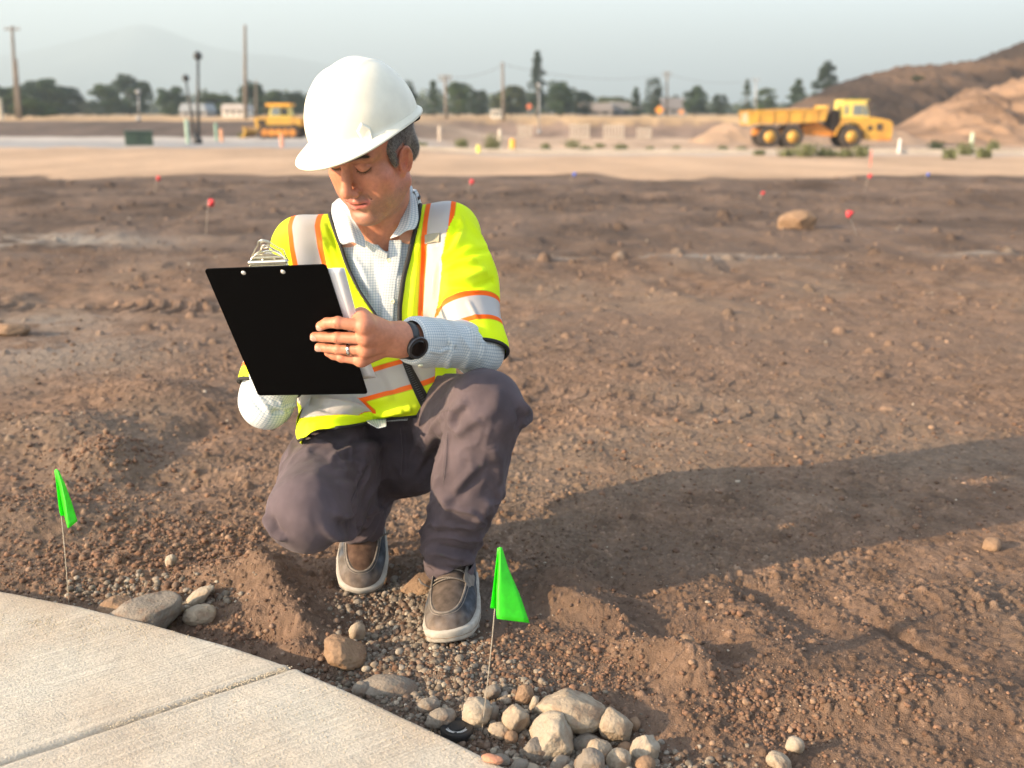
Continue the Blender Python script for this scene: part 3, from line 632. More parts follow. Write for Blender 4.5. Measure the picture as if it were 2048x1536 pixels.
def colB(x, y, z, t):
    n = fbm(x*.6, y*.3+z*.9, o=5, s=221); c = np.array([.25, .165, .11])[None]*(1+.22*n[:, None]); k = sst(-.1, .6, fbm(x*.3-z*.4, z*.9+y*.1, o=4, s=225))[:, None]*.7; return c*(1-k)+np.array([.07, .046, .034])*k
hill('hill', (29, 75), 78, 104, SP2, 230, colB, nx=300, ny=110, peak=.55, rough=1.5)
SP3 = topline([(1400, 280), (1440, 252), (1470, 243), (1520, 250), (1640, 262), (1760, 255), (1810, 262), (1850, 285)], 86)
hill('hill', (14, 36), 80.5, 96, SP3, 250, lambda x, y, z, t: np.array([.30, .21, .145])[None]*(1+.2*fbm(x*.8, y*.5, o=4, s=251)[:, None]), nx=200, ny=60)
SP4 = topline([(-300, 262), (0, 262), (120, 256), (330, 250), (620, 254)], 78)
# mountain far away, nearly lost in the haze
def mountain():
    D = 4400.0; sk = [(-500, 190), (-250, 150), (-100, 126), (0, 108), (60, 98), (150, 76), (215, 60), (262, 47), (290, 45), (330, 56), (385, 78), (430, 92), (500, 104), (560, 108), (640, 122), (760, 150), (900, 190), (1000, 225), (1200, 232)]
    A = np.array([PY(a, b, D) for a, b in sk]); X, Tq = np.meshgrid(np.linspace(A[0, 0], A[-1, 0], 200), np.linspace(0, 1, 60), indexing='ij'); Y = D-900+1500*Tq; top = np.interp(X, A[:, 0], A[:, 2])
    pr = np.where(Tq < .6, (Tq/.6)**1.2, 1-((Tq-.6)/.4)**1.5); Z = -5+top*pr*(1+.10*fbm(X*.004, Y*.004, o=5, s=301)*(1-pr)*3)
    i = (np.arange(199)[:, None]*60+np.arange(59)[None]).ravel(); F = np.stack([i, i+60, i+61, i+1], 1)
    o = mk('mountain', np.stack([X, Y, Z], -1).reshape(-1, 3), F, mat('mountain_forest', (.13, .15, .14), rough=1, var=.4, vscale=.004)); tag(o, kind='structure')
mountain()
# kerb along the new road
mb = MB(); xs = np.linspace(-6, 60, 90); rows = [[(x, 43.8+.02*x+dy, float(z)) for x in xs] for dy, z in ((0, 0), (0, 1), (.35, 1), (.35, 0))]
zz = height(xs, 43.8+.02*xs); rows = [[(x, 43.8+.02*x+dy, zz[i]+h_) for i, x in enumerate(xs)] for dy, h_ in ((-.02, -.1), (0, .16), (.45, .16), (.46, -.1))]
mb.grid(np.array(rows)); tag(mb.build('kerb', mat('kerb_concrete', (.42, .37, .31), rough=.9, var=.1, vscale=1.5)), kind='structure')

# ------------------------------------------------------------------ trees
def leafmat(name, a): return mat(name, a, rough=.8, attr='Col', trans=.12)
M['leaf'] = leafmat('foliage', (.05, .08, .03)); M['bark'] = mat('bark', (.10, .075, .055), rough=.95, var=.3, vscale=3)
def tree(px, toppy, wpx, kind, D, hue=0, seed=0, label='', group='trees along the horizon'):
    g = np.random.default_rng(500+seed); b = PY(px, 235, D); x, y = b[0], b[1]; z0 = float(height(np.array([x]), np.array([y]))[0]); H = PY(px, toppy, D)[2]-z0; W_ = wpx/FPX*D*CT/2
    o = empty({'pine': 'pine_tree', 'spruce': 'conifer_tree', 'column': 'columnar_tree'}.get(kind, 'tree'), (x, y, z0), label, 'tree', group)
    mb = MB(); mb.tube([(0, 0, -.3), (.01*W_, 0, H*.3), (0, .02*W_, H*.6), (0, 0, H*(.97 if kind in ('pine', 'spruce') else .75))], [max(.18, H*.025), H*.02, H*.012, H*.003], 8)
    for i in range(9):
        t = g.uniform(.25, .8); a = g.uniform(0, 6.28); r = W_*.6; mb.tube([(0, 0, H*t), (r*math.cos(a)*.5, r*math.sin(a)*.5, H*(t+.06)), (r*math.cos(a), r*math.sin(a), H*(t+.10))], [H*.008, H*.005, .02], 5)
    mb.build('trunk', M['bark'], o, smooth=True, loc=(0, 0, 0))
    n = int(3600+60*wpx); cl = []
    def lobes(k):
        for i in range(k):
            if kind == 'spruce': t = g.uniform(.06, .98); R = W_*(1-t)**.85*(.75+.35*math.sin(t*34+seed)); a = g.uniform(0, 6.28); c = (R*.75*math.cos(a), R*.75*math.sin(a), H*t); s = (.16*W_+.22*R, .16*W_+.22*R, H*.035)
            elif kind == 'pine': t = g.uniform(.22, .97); R = W_*math.sin(min(1, (1.02-t)/.62)*1.45)*g.uniform(.5, 1.0); a = g.uniform(0, 6.28); c = (R*math.cos(a)*.8, R*math.sin(a)*.8, H*t); s = (W_*.24, W_*.24, H*.045)
            elif kind == 'column': t = g.uniform(.05, .95); R = W_*(.72*min(1, (1-t)*5)**.5); a = g.uniform(0, 6.28); c = (R*.7*math.cos(a), R*.7*math.sin(a), H*t); s = (W_*.32, W_*.32, H*.10)
            else:
                t = g.uniform(.12, .96); R = W_*math.sqrt(max(0, 1-((t-.48)/.54)**2))*g.uniform(.35, .95); a = g.uniform(0, 6.28); c = (R*math.cos(a)*.85, R*math.sin(a)*.85, H*t); s = (W_*.27, W_*.27, H*.10)
            cl.append((c, s, g.uniform(.65, 1.35)))
    W_ *= {'spruce': 1.5, 'column': 1.15, 'pine': 1.2}.get(kind, 1.2)
    lobes({'pine': 46, 'spruce': 70, 'column': 40}.get(kind, 44))
    per = n//len(cl)+1; P_, C_ = [], []
    basec = np.array([[.028, .054, .017], [.048, .078, .022], [.020, .038, .018], [.062, .076, .026]][hue])
    for c, s, br in cl:
        q = g.normal(size=(per, 3)); q /= np.linalg.norm(q, axis=1)[:, None]; q *= g.uniform(.35, 1.0, (per, 1))**.5; P_.append(np.array(c)+q*np.array(s)); C_.append(basec*br*g.uniform(.7, 1.3, (per, 1)))
    P_ = np.concatenate(P_); C_ = np.concatenate(C_); K = len(P_); sz = max(W_, H*.25)*.055; A = g.normal(size=(K, 2, 3)); A /= np.linalg.norm(A, axis=2)[:, :, None]
    P_[:, 2] = np.maximum(P_[:, 2], .1)
    sz *= .8; V = np.stack([P_-A[:, 0]*sz, P_+A[:, 1]*sz*.8, P_+A[:, 0]*sz, P_-A[:, 1]*sz*.8], 1).reshape(-1, 3); F = np.arange(K*4).reshape(-1, 4)
    mk('crown', V, F, M['leaf'], o, smooth=False, attrs={'Col': np.repeat(C_, 4, 0)}, loc=(0, 0, 0)); return o
TREES = [
 (18, 172, 70, 'round', 170, 1, 'bushy green tree behind the utility pole at the far left edge'), (88, 160, 100, 'round', 200, 0, 'broad dark tree just right of the leaning utility pole'), (134, 170, 62, 'round', 210, 2, 'smaller dark tree at the right end of the broad left clump'),
 (70, 200, 90, 'round', 150, 1, 'low pale green bush at the foot of the left utility pole'), (168, 205, 56, 'round', 260, 3, 'low olive bush in the gap between the two left tree clumps'), (214, 170, 62, 'round', 210, 1, 'light green tree leaning on the tall round tree under the mountain'),
 (262, 150, 84, 'round', 220, 0, 'tall round dark tree under the mountain peak'), (345, 174, 60, 'round', 200, 0, 'single round dark tree left of the black lamp post'), (432, 188, 70, 'round', 220, 1, 'low green tree between the lamp post and the white house'),
 (508, 164, 62, 'round', 190, 0, 'dark tree right behind the tall pole above the bulldozer'), (548, 182, 54, 'round', 200, 1, 'mid green tree above the bulldozer roof'), (590, 188, 50, 'round', 190, 2, 'dark tree touching the left side of the hard hat'),
 (818, 163, 36, 'round', 190, 2, 'dark tree touching the right side of the hard hat'), (868, 162, 38, 'spruce', 190, 0, 'pointed tree standing left of the crossarm pole'), (918, 166, 58, 'round', 200, 1, 'rounded tree just right of the crossarm pole'), (956, 180, 44, 'round', 190, 2, 'dark bushy tree left of the plain grey pole'),
 (1022, 174, 76, 'round', 210, 3, 'pale olive tree between the plain pole and the tall spruce'), (1074, 101, 46, 'spruce', 200, 2, 'tallest dark spruce in the middle of the horizon'), (1120, 161, 62, 'round', 195, 0, 'round tree on the right of the tallest spruce'), (1166, 184, 46, 'round', 200, 2, 'low dark tree sloping down right of the round tree'),
 (1226, 196, 90, 'round', 260, 3, 'low pale hedge-like tree behind the grey roofs'), (1270, 174, 30, 'spruce', 210, 0, 'small pointed spruce left of the columnar tree'), (1305, 156, 42, 'column', 190, 2, 'dense columnar dark tree beside the orange road sign'), (1390, 174, 52, 'round', 220, 0, 'rounded dark green tree right of the twin pole'),
 (1437, 188, 36, 'round', 215, 2, 'small dark tree left of the dump truck bed'), (1491, 158, 24, 'spruce', 210, 0, 'slim pointed spruce above the rear of the dump truck'), (1530, 178, 46, 'round', 220, 1, 'round light green tree above the dump truck bed'), (1592, 158, 46, 'spruce', 215, 0, 'bluish spruce above the middle of the dump truck bed'), (1625, 190, 36, 'round', 225, 1, 'low green tree between the spruce and the lone pine'),
 (1648, 120, 58, 'pine', 190, 2, 'lone loose-crowned pine left of the spoil heap'),
]
for i, (px, tp, w_, kd, D, hu, lab) in enumerate(TREES): tree(px, tp, w_, kd, D, hu, i, lab)
# brush on the spoil heap
def bushes():
    g = np.random.default_rng(77)
    for i, (px, py, w_, lab) in enumerate(((1930, 138, 44, 'dark brush on the crest of the spoil heap'), (1836, 150, 26, 'low brush on the left shoulder of the spoil heap'), (1712, 194, 34, 'brush above the truck cab on the foot of the heap'), (1960, 128, 18, 'tiny tuft on the crest right of the darkest brush'), (1866, 164, 40, 'brush half way up the face of the spoil heap'))):
        D = 116 if py < 150 else 110; b = PY(px, py+8, D); K = 500; q = g.normal(size=(K, 3)); q /= np.linalg.norm(q, axis=1)[:, None]; W_ = w_/FPX*D/2; P_ = q*np.array([W_, W_, W_*.45])*g.uniform(.3, 1, (K, 1)); A = g.normal(size=(K, 2, 3)); A /= np.linalg.norm(A, axis=2)[:, :, None]; sz = W_*.14
        V = np.stack([P_-A[:, 0]*sz, P_+A[:, 1]*sz, P_+A[:, 0]*sz, P_-A[:, 1]*sz], 1).reshape(-1, 3); o = mk('bush', V, np.arange(K*4).reshape(-1, 4), M['leaf'], smooth=False, attrs={'Col': np.repeat(np.array([.045, .055, .028])*g.uniform(.6, 1.4, (K, 1)), 4, 0)}, loc=tuple(b)); tag(o, lab, 'bush', 'brush on the spoil heap')
bushes()
def woods():
    g = np.random.default_rng(5); K = 26000; x = g.uniform(-330, 330, K); y = g.uniform(380, 460, K); top = 4.5+3*vnoise(x*.05, x*0, s=401)+3*vnoise(x*.2, y*.1, s=402); z = g.uniform(0, 1, K)**.7*np.maximum(top, 2)
    P_ = np.stack([x, y, z], 1); A = g.normal(size=(K, 2, 3)); A /= np.linalg.norm(A, axis=2)[:, :, None]; sz = 1.0
    V = np.stack([P_-A[:, 0]*sz, P_+A[:, 1]*sz, P_+A[:, 0]*sz, P_-A[:, 1]*sz], 1).reshape(-1, 3); c = np.array([.045, .065, .035])*g.uniform(.6, 1.4, (K, 1)); o = mk('distant_woods', V, np.arange(K*4).reshape(-1, 4), M['leaf'], smooth=False, attrs={'Col': np.repeat(c, 4, 0)}); tag(o, 'far-off low belt of trees along the whole horizon', 'woods', kind='stuff')
woods()
def weeds():
    seen = []; ORD = 'first second third fourth fifth sixth seventh eighth ninth tenth eleventh twelfth'.split()
    g = np.random.default_rng(9)
    W_ = [(838, 296, 30, 14), (925, 298, 26, 22), (985, 300, 34, 34), (1092, 302, 18, 16), (1145, 290, 28, 18), (1172, 303, 22, 12), (1200, 290, 20, 10), (1242, 303, 26, 16), (1300, 300, 14, 8), (1352, 304, 14, 14), (1445, 306, 18, 14), (1483, 300, 16, 8), (1520, 312, 20, 10), (1575, 314, 40, 20), (1612, 316, 44, 28), (1650, 316, 40, 20), (1690, 316, 36, 20), (1722, 316, 24, 24), (1872, 302, 26, 24), (1898, 320, 26, 22), (1930, 312, 30, 26), (1968, 318, 30, 24), (1985, 306, 22, 26), (486, 268, 22, 10), (533, 272, 16, 12)]
    for i, (px, py, w_, h_) in enumerate(W_):
        b = PY(px, py, 45); D = 45
        for _ in range(4): z = float(height(np.array([b[0]]), np.array([b[1]]))[0]); r = P(px, py, 1)-np.array(CAMO0); D = (z-CAM_H)/r[2]*r[1]; D = min(max(D, 25), 70); b = PY(px, py, D)
        b[2] = float(height(np.array([b[0]]), np.array([b[1]]))[0]); R = w_/FPX*D/2; H = h_/FPX*D; K = 130; mb = []
        for k in range(K):
            a = g.uniform(0, 6.28); r0 = R*g.uniform(0, .9)**.7; p = np.array([r0*math.cos(a), r0*math.sin(a), 0]); e = p+np.array([g.normal()*R*.35, g.normal()*R*.35, H*g.uniform(.4, 1.05)]); s = g.normal(size=3); s /= np.linalg.norm(s)
            m = p+(e-p)*g.uniform(.3, .9); mb += [m-s*.05, m+np.array([0, 0, .06]), m+s*.05, m-np.array([0, 0, .06])]; mb += [p-[.008, 0, 0], p+[.008, 0, 0], e+[.004, 0, 0], e-[.004, 0, 0]]
        c = np.repeat(np.array([.15, .165, .075])*g.uniform(.6, 1.3, (K*2, 1)), 4, 0) if px != 1872 else np.repeat(np.array([.05, .07, .035])*g.uniform(.6, 1.3, (K*2, 1)), 4, 0)
        o = mk('weed', np.array(mb), np.arange(len(mb)).reshape(-1, 4), M['leaf'], smooth=False, attrs={'Col': c}, loc=tuple(b))
        side = 'under the dump truck' if 1480 < px < 1740 else ('right of the dump truck' if px > 1740 else ('near the bulldozer' if px < 600 else 'between the hard hat and the dump truck'))
        seen.append(side); tag(o, '%s clump of weeds from the left %s' % (ORD[seen.count(side)-1], side), 'weed', 'green weed clumps')
CAMO0 = (0, 0, CAM_H)
weeds()

# ------------------------------------------------------------------ poles, lamps, posts
M['wood'] = mat('weathered_pole', (.17, .145, .125), rough=.9, var=.2, vscale=2); M['gsteel'] = mat('galvanised', (.32, .33, .34), rough=.5, metal=.4); M['dark'] = mat('dark_paint', (.02, .022, .024), rough=.5)
def gz(x, y): return float(height(np.array([x]), np.array([y]))[0])
def pole(px, tp, bp, D, r, lab, cat, name, arms=0, mt='wood', top2=None, extra=None):
    b = PY(px, bp, D); b[2] = gz(b[0], b[1]); t = PY(top2 if top2 else px, tp, D)-b; o = empty(name, tuple(b), lab, cat)
    mb = MB(); mb.tube([(0, 0, -.5), t*.5, t], [r, r*.85, r*.65], 10); mb.build('pole', M[mt], o, smooth=True, loc=(0, 0, 0))
    for k in range(arms):
        mb = MB(); zt = t*(1-.035-.08*k); mb.box(zt, (1.5, .10, .12)); mb.build('crossarm', M[mt], o, loc=(0, 0, 0))
        for q in (-.65, -.35, .35, .65): mb = MB(); mb.lathe([(.03, 0), (.06, .05), (.03, .1), (.06, .15), (.0, .2)], zt+np.array([q, 0, .08]), 'z', 8); mb.build('insulator', M['gsteel'], o, smooth=True, loc=(0, 0, 0))
    return o, t
pole(34, 52, 235, 105, .20, 'leaning wooden utility pole at the far left of the horizon', 'utility pole', 'utility_pole', 1, top2=24)
mb = MB(); b = PY(37, 160, 104.5); o_, t_ = pole(40, 118, 233, 104, .17, 'shorter dark pole standing close against the leaning utility pole', 'pole', 'wooden_pole', 0, top2=32)
pole(490, 50, 228, 105, .20, 'tall bare grey-brown pole behind the bulldozer', 'utility pole', 'utility_pole', 0)
pole(893, 150, 238, 120, .20, 'pale utility pole with crossarms right of the hard hat', 'utility pole', 'utility_pole', 2, top2=890)
pole(1007, 124, 238, 120, .20, 'plain grey utility pole left of the tallest spruce', 'utility pole', 'utility_pole', 0, top2=1005)
pole(1334, 143, 222, 190, .22, 'faint double-armed pole right of the columnar tree', 'utility pole', 'utility_pole', 2)
pole(1512, 157, 222, 190, .16, 'thin faint pole above the rear of the dump truck bed', 'utility pole', 'utility_pole', 1, 'gsteel')
pole(512, 160, 232, 120, .12, 'short wooden post beside the dark tree above the bulldozer', 'pole', 'wooden_pole', 0)
def lamp(px, tp, bp, D, lab, mt, hs=1.0, top2=None, single=False):
    o, t = pole(px, tp+6, bp, D, .075*hs+.02, lab, 'street lamp', 'street_lamp', 0, mt, top2)
    mb = MB(); mb.lathe([(.05, 0), (.20, .10), (.23, .24), (.20, .34), (.08, .44), (0, .48)], t-np.array([0, 0, .05]), 'z', 14); mb.build('lamp_head', M['dark' if mt == 'dark' else 'gsteel'], o, smooth=True, loc=(0, 0, 0))
    mb = MB(); mb.lathe([(.14*hs+.1, 0), (.14*hs+.1, .25), (.09, .4)], (0, 0, 0), 'z', 12); mb.build('base', M[mt], o, smooth=True, loc=(0, 0, 0)); return o
M['dgrey'] = mat('grey_paint', (.09, .095, .10), rough=.5)
lamp(396, 113, 285, 56, 'dark street lamp standing between the green box and the bulldozer', 'dark')
lamp(390, 156, 262, 68, 'second dark lamp leaning just left of the street lamp', 'dark', 1, top2=372)
lamp(277, 182, 236, 95, 'short pale street lamp in front of the tall round tree', 'gsteel', .6)
lamp(1078, 168, 236, 110, 'pale street lamp in front of the tallest spruce', 'gsteel', .8)
def wire(p, q, sag, lab):
    a, b = np.array(p), np.array(q); mb = MB(); mb.tube([a+(b-a)*u-np.array([0, 0, sag*4*u*(1-u)]) for u in np.linspace(0, 1, 24)], .022, 5); tag(mb.build('power_line', M['dgrey'], smooth=True), lab, 'power line', 'power lines crossing the sky')
wire(PY(1006, 129, 120), PY(1330, 148, 190), 1.2, 'power line from the plain grey pole to the double-armed pole'); wire(PY(1006, 130, 120), PY(891, 154, 120), .5, 'power line from the plain grey pole to the crossarm pole'); wire(PY(1334, 147, 190), PY(1512, 160, 190), 1.0, 'power line from the double-armed pole to the faint pole')
def post(px, tp, bp, D, w_, col, lab, name='post'):
    b = PY(px, bp, D); z = gz(b[0], b[1]); H = max(PY(px, tp, D)[2]-z, .3); R = w_/FPX*D/2; key = 'post%s' % (col,)
    if key not in M: M[key] = mat('painted_post', col, rough=.6, var=.1, vscale=8)
    mb = MB(); mb.lathe([(R, -.2), (R, H-.06), (R*.8, H), (0, H+.01)], (0, 0, 0), 'z', 12); o = mb.build(name, M[key], None, smooth=False, loc=(b[0], b[1], z)); smart(o); tag(o, lab, 'post')
post(376, 238, 284, 56, 8, (.30, .42, .34), 'pale green utility marker post left of the dark street lamp'); post(433, 246, 274, 62, 6, (.20, .33, .26), 'green marker post right of the dark street lamp'); post(443, 258, 272, 60, 7, (.62, .30, .16), 'short orange marker stake beside the green post')
post(564, 268, 291, 50, 7, (.70, .30, .18), 'orange stake in front of the bulldozer tracks'); post(1025, 278, 304, 45, 11, (.80, .38, .04), 'short orange-yellow bollard on the pale strip right of the hard hat'); post(957, 295, 308, 43, 8, (.72, .66, .10), 'small yellow marker left of the orange bollard')
post(880, 252, 284, 70, 6, (.50, .42, .34), 'thin pale stake right of the hard hat'); post(1000, 258, 298, 60, 7, (.50, .45, .38), 'pale stake left of the orange bollard'); post(1943, 265, 288, 70, 7, (.42, .52, .40), 'pale green post at the foot of the sunlit heap'); post(1797, 278, 312, 44, 5, (.75, .72, .68), 'white stake below the front of the dump truck')
post(1739, 300, 350, 24, 2, (.75, .15, .10), 'thin red stake standing in the pale strip below the truck'); post(3, 196, 238, 100, 9, (.50, .45, .36), 'cream post cut by the left edge of the picture')
# green transformer cabinet
b = PY(279, 288, 52); z = gz(b[0], b[1]); o = empty('utility_cabinet', (b[0], b[1], z), 'dark green utility cabinet on the pale strip at the left', 'cabinet', rz=rad(18)); gm = mat('cabinet_green', (.045, .075, .05), rough=.5, var=.1, vscale=3)
mb = MB(); mb.box((0, 0, .36), (1.30, .9, .64), bev=.03); mb.build('housing', gm, o, loc=(0, 0, 0)); mb = MB(); mb.box((0, 0, .72), (1.38, .98, .08), bev=.025); mb.build('lid', gm, o, loc=(0, 0, 0)); mb = MB(); mb.box((0, 0, -.02), (1.5, 1.1, .14), bev=.01); mb.build('pad', mat('pad', (.45, .42, .38), rough=.9), o, loc=(0, 0, 0)); mb = MB(); mb.box((0, -.46, .4), (.03, .03, .46)); mb.build('door_seam', M['dark'], o, loc=(0, 0, 0))
# slatted pale panels leaning in the pit
for px, py, w_, h_, lab in ((1050, 263, 30, 22, 'pale slatted panel nearest to the hard hat'), (1159, 264, 40, 30, 'large pale slatted panel, second from the hard hat'), (1227, 265, 42, 30, 'large pale slatted panel, third from the hard hat'), (1288, 267, 30, 22, 'small pale slatted panel nearest to the dump truck')):
    D = 98; b = PY(px, py+h_/2, D); z = b[2]; W_ = w_/FPX*D; H = h_/FPX*D; o = empty('slatted_panel', (b[0], b[1], gz(b[0], b[1])), lab, 'panel', 'pale slatted panels in the pit'); dz = z-gz(b[0], b[1]); mb = MB(); pm = M.setdefault('panel', mat('pale_board', (.48, .42, .35), rough=.8, var=.12, vscale=4))
    for i in range(7): mb.box((-W_/2+W_*(i+.5)/7, 0, dz+H/2), (W_/7*.5, .04, H))
    mb.build('slats', pm, o, loc=(0, 0, 0))
    for q in (.12, .88): mb = MB(); mb.box((0, .05, dz+H*q), (W_, .05, .09)); mb.build('rail', pm, o, loc=(0, 0, 0))
    for q in (-.4, .4): mb = MB(); mb.tube([(W_*q, .1, dz+H*.7), (W_*q, .5, -.1)], .04, 6); mb.build('prop', pm, o, loc=(0, 0, 0))
# houses far behind
def house(px, py0, py1, w_, D, wall, roof, lab, hip=.45):
    b = PY(px, py1, D); z = gz(b[0], b[1]); H = PY(px, py0, D)[2]-z; W_ = w_/FPX*D; o = empty('house', (b[0], b[1], z), lab, 'house'); wh = H*(1-hip)
    mb = MB(); mb.box((0, 2, wh/2), (W_, 6, wh)); mb.build('wall', mat('house_wall', wall, rough=.9), o, loc=(0, 0, 0))
    mb = MB(); mb.prism([(-W_*.54, wh), (W_*.54, wh), (W_*.42, H), (-W_*.42, H)], 'y', -1.4, 5.4); mb.build('roof', mat('house_roof', roof, rough=.9), o, loc=(0, 0, 0))
    for q in (-.28, .0, .28): mb = MB(); mb.box((W_*q, -1.03, wh*.55), (W_*.12, .08, wh*.35)); mb.build('window', M['dark'], o, loc=(0, 0, 0))
house(470, 208, 232, 44, 180, (.70, .66, .60), (.45, .43, .42), 'small white house behind the bulldozer'); house(390, 207, 230, 50, 190, (.34, .33, .33), (.30, .34, .38), 'low house with blue-grey roof behind the street lamp', .6)
house(992, 219, 237, 20, 130, (.70, .68, .62), (.60, .58, .54), 'small white shed at the foot of the plain grey pole', .2); house(1190, 206, 232, 66, 210, (.26, .24, .23), (.27, .25, .25), 'grey-roofed house right of the round tree', .6); house(1250, 204, 232, 60, 215, (.22, .21, .21), (.21, .21, .22), 'darker grey-roofed house left of the small pointed spruce', .6)
house(1345, 196, 230, 50, 230, (.22, .22, .23), (.20, .20, .22), 'dim grey house behind the twin pole', .6)
# road signs
for px, py, c, lab in ((1318, 220, (.75, .30, .04), 'orange diamond road sign by the columnar tree'), (1362, 224, (.62, .30, .14), 'small orange sign right of the diamond road sign'), (1058, 213, (.55, .16, .08), 'small red-orange sign left of the tallest spruce')):
    D = 128; b = PY(px, 236, D); z = gz(b[0], b[1]); c0 = PY(px, py, D)-np.array([b[0], b[1], z]); o = empty('road_sign', (b[0], b[1], z), lab, 'road sign'); mb = MB(); mb.tube([(0, 0, -.3), (0, 0, c0[2])], .05, 6); mb.build('post', M['gsteel'], o, smooth=True, loc=(0, 0, 0)); mb = MB(); s_ = .55 if px == 1318 else .4; mb.prism([(0, c0[2]-s_), (s_, c0[2]), (0, c0[2]+s_), (-s_, c0[2])], 'y', -.08, -.05); mb.build('plate', mat('sign_paint', c, rough=.5), o, loc=(0, 0, 0))

# ------------------------------------------------------------------ dump truck
M['cat'] = mat('machine_yellow', (.60, .36, .05), rough=.5, var=.85, vscale=1.3, col2=(.40, .20, .05)); M['paleyellow'] = mat('cab_yellow', (.70, .56, .13), rough=.45, var=.1, vscale=2); M['rust'] = mat('machine_orange', (.50, .20, .03), rough=.7, var=.3, vscale=3)
M['tyre'] = mat('tyre', (.045, .036, .030), rough=.9, var=.3, vscale=4); M['glassd'] = mat('cab_glass', (.16, .19, .20), rough=.15, spec=.6); M['dirtdark'] = mat('grimy_metal', (.06, .045, .035), rough=.9, var=.4, vscale=4)
def wheel(o, x, z, y, r=.80, wd=.65, hub='cat'):
    mb = MB(); a = .0; pr = [(r*.55, -wd/2), (r*.93, -wd/2), (r, -wd/2+.08), (r, wd/2-.08), (r*.93, wd/2), (r*.55, wd/2)]; mb.lathe(pr, (x, y, z), 'y', 36)
    for k in range(28): t = 2*math.pi*k/28; mb.box((x+r*math.cos(t), y, z+r*math.sin(t)), (.05, wd*.96, .09), roty(-t+math.pi/2)@np.eye(3))
    w_ = mb.build('wheel', M['tyre'], o, loc=(0, 0, 0)); mb = MB(); s = -1 if y < 0 else 1
    prf = [(0, s*(wd/2-.14)), (.12, s*(wd/2-.14)), (.14, s*(wd/2-.02)), (.24, s*(wd/2-.02)), (.27, s*(wd/2-.2)), (.42, s*(wd/2-.16)), (r*.56, s*(wd/2+.01))]
    mb.lathe(prf, (x, y, z), 'y', 28); mb.build('rim', M[hub], w_, smooth=True, loc=(0, 0, 0))
b = PY(1482, 291, 76); tr = empty('dump_truck', (b[0], b[1], gz(b[0]+5, 76)), 'yellow articulated dump truck parked side-on below the spoil heap', 'dump truck'); tr.scale = (.935,)*3; tr.location.x += .22
TZ0 = 0
for x, nm in ((1.6, 0), (3.35, 0), (7.8, 0)):
    for y in (-1.15, 1.15): wheel(tr, x, .80, y)
mb = MB(); prof = [(-.2, 2.72), (5.55, 2.86), (5.72, 3.12), (5.92, 3.10), (5.70, 2.0), (4.6, 1.86), (.5, 1.74), (-.05, 1.62)]
mb.prism(prof, 'y', -1.5, -1.36); mb.prism(prof, 'y', 1.36, 1.5); mb.prism([(-.02, 1.64), (.5, 1.76), (4.6, 1.88), (5.7, 2.02), (5.7, 2.14), (4.6, 2.0), (.5, 1.88), (-.02, 1.76)], 'y', -1.36, 1.36); mb.prism([(5.60, 2.0), (5.72, 2.0), (5.93, 3.1), (5.78, 3.1)], 'y', -1.36, 1.36)
for x in (.6, 1.7, 2.8, 3.9, 5.0): mb.box((x, -1.54, 2.30), (.12, .08, .86))
mb.box((2.7, -1.54, 2.76), (5.7, .1, .12), R=roty(rad(-1.3))); bd = mb.build('dump_body', M['cat'], tr, loc=(0, 0, 0))
mb = MB(); mb.prism([(0, 2.5), (1, 2.75), (2.5, 2.85), (4.2, 2.9), (5.6, 2.8), (5.6, 2.1), (0, 1.8)], 'y', -1.3, 1.3); mb.build('load', mat('load_soil', (.38, .27, .19), rough=1, var=.2, vscale=3), tr, loc=(0, 0, 0))
mb = MB(); mb.box((3.4, 0, 1.15), (5.6, .9, .5), bev=.04); mb.prism([(4.3, 1.75), (5.4, 1.85), (6.6, 1.1), (6.6, .8), (4.3, .9)], 'y', -.7, .7); mb.box((2.47, -1.0, 1.05), (1.9, .3, .34), bev=.05); mb.tube([(3.6, -.9, 1.05), (5.3, -.95, 1.85)], .10, 8); mb.build('chassis', M['rust'], tr, loc=(0, 0, 0))
mb = MB(); mb.box((6.25, 0, 1.3), (1.0, 1.1, .9), bev=.08); mb.box((6.6, -.5, 2.0), (.5, .5, 1.6), bev=.06); mb.box((6.55, .6, 1.9), (.6, .5, 1.3), bev=.06); mb.tube([(6.85, -.95, 1.5), (6.85, -.95, 3.1)], .09, 10); mb.build('hitch', M['dirtdark'], tr, loc=(0, 0, 0))
mb = MB(); mb.prism([(7.05, 1.75), (7.05, 3.32), (7.15, 3.42), (8.70, 3.42), (8.85, 3.36), (9.20, 2.28), (9.25, 1.75)], 'y', -.95, .95); cab = mb.build('cab', M['paleyellow'], tr, loc=(0, 0, 0))
mb = MB(); mb.prism([(7.9, 2.38), (8.62, 2.38), (8.62, 3.14), (7.9, 3.14)], 'y', -.985, -.955); mb.build('window', M['glassd'], cab, loc=(0, 0, 0)); mb = MB(); mb.prism([(8.70, 2.36), (9.10, 2.36), (8.84, 3.14), (8.70, 3.14)], 'y', -.985, -.955); mb.build('window', M['glassd'], cab, loc=(0, 0, 0)); mb = MB(); mb.prism([(7.28, 2.46), (7.52, 2.46), (7.52, 3.10), (7.28, 3.10)], 'y', -.985, -.955); mb.build('window', M['glassd'], cab, loc=(0, 0, 0))
mb = MB(); mb.box((8.05, 0, 3.47), (2.0, 2.0, .10), bev=.03); mb.build('cab_roof', M['paleyellow'], cab, loc=(0, 0, 0))
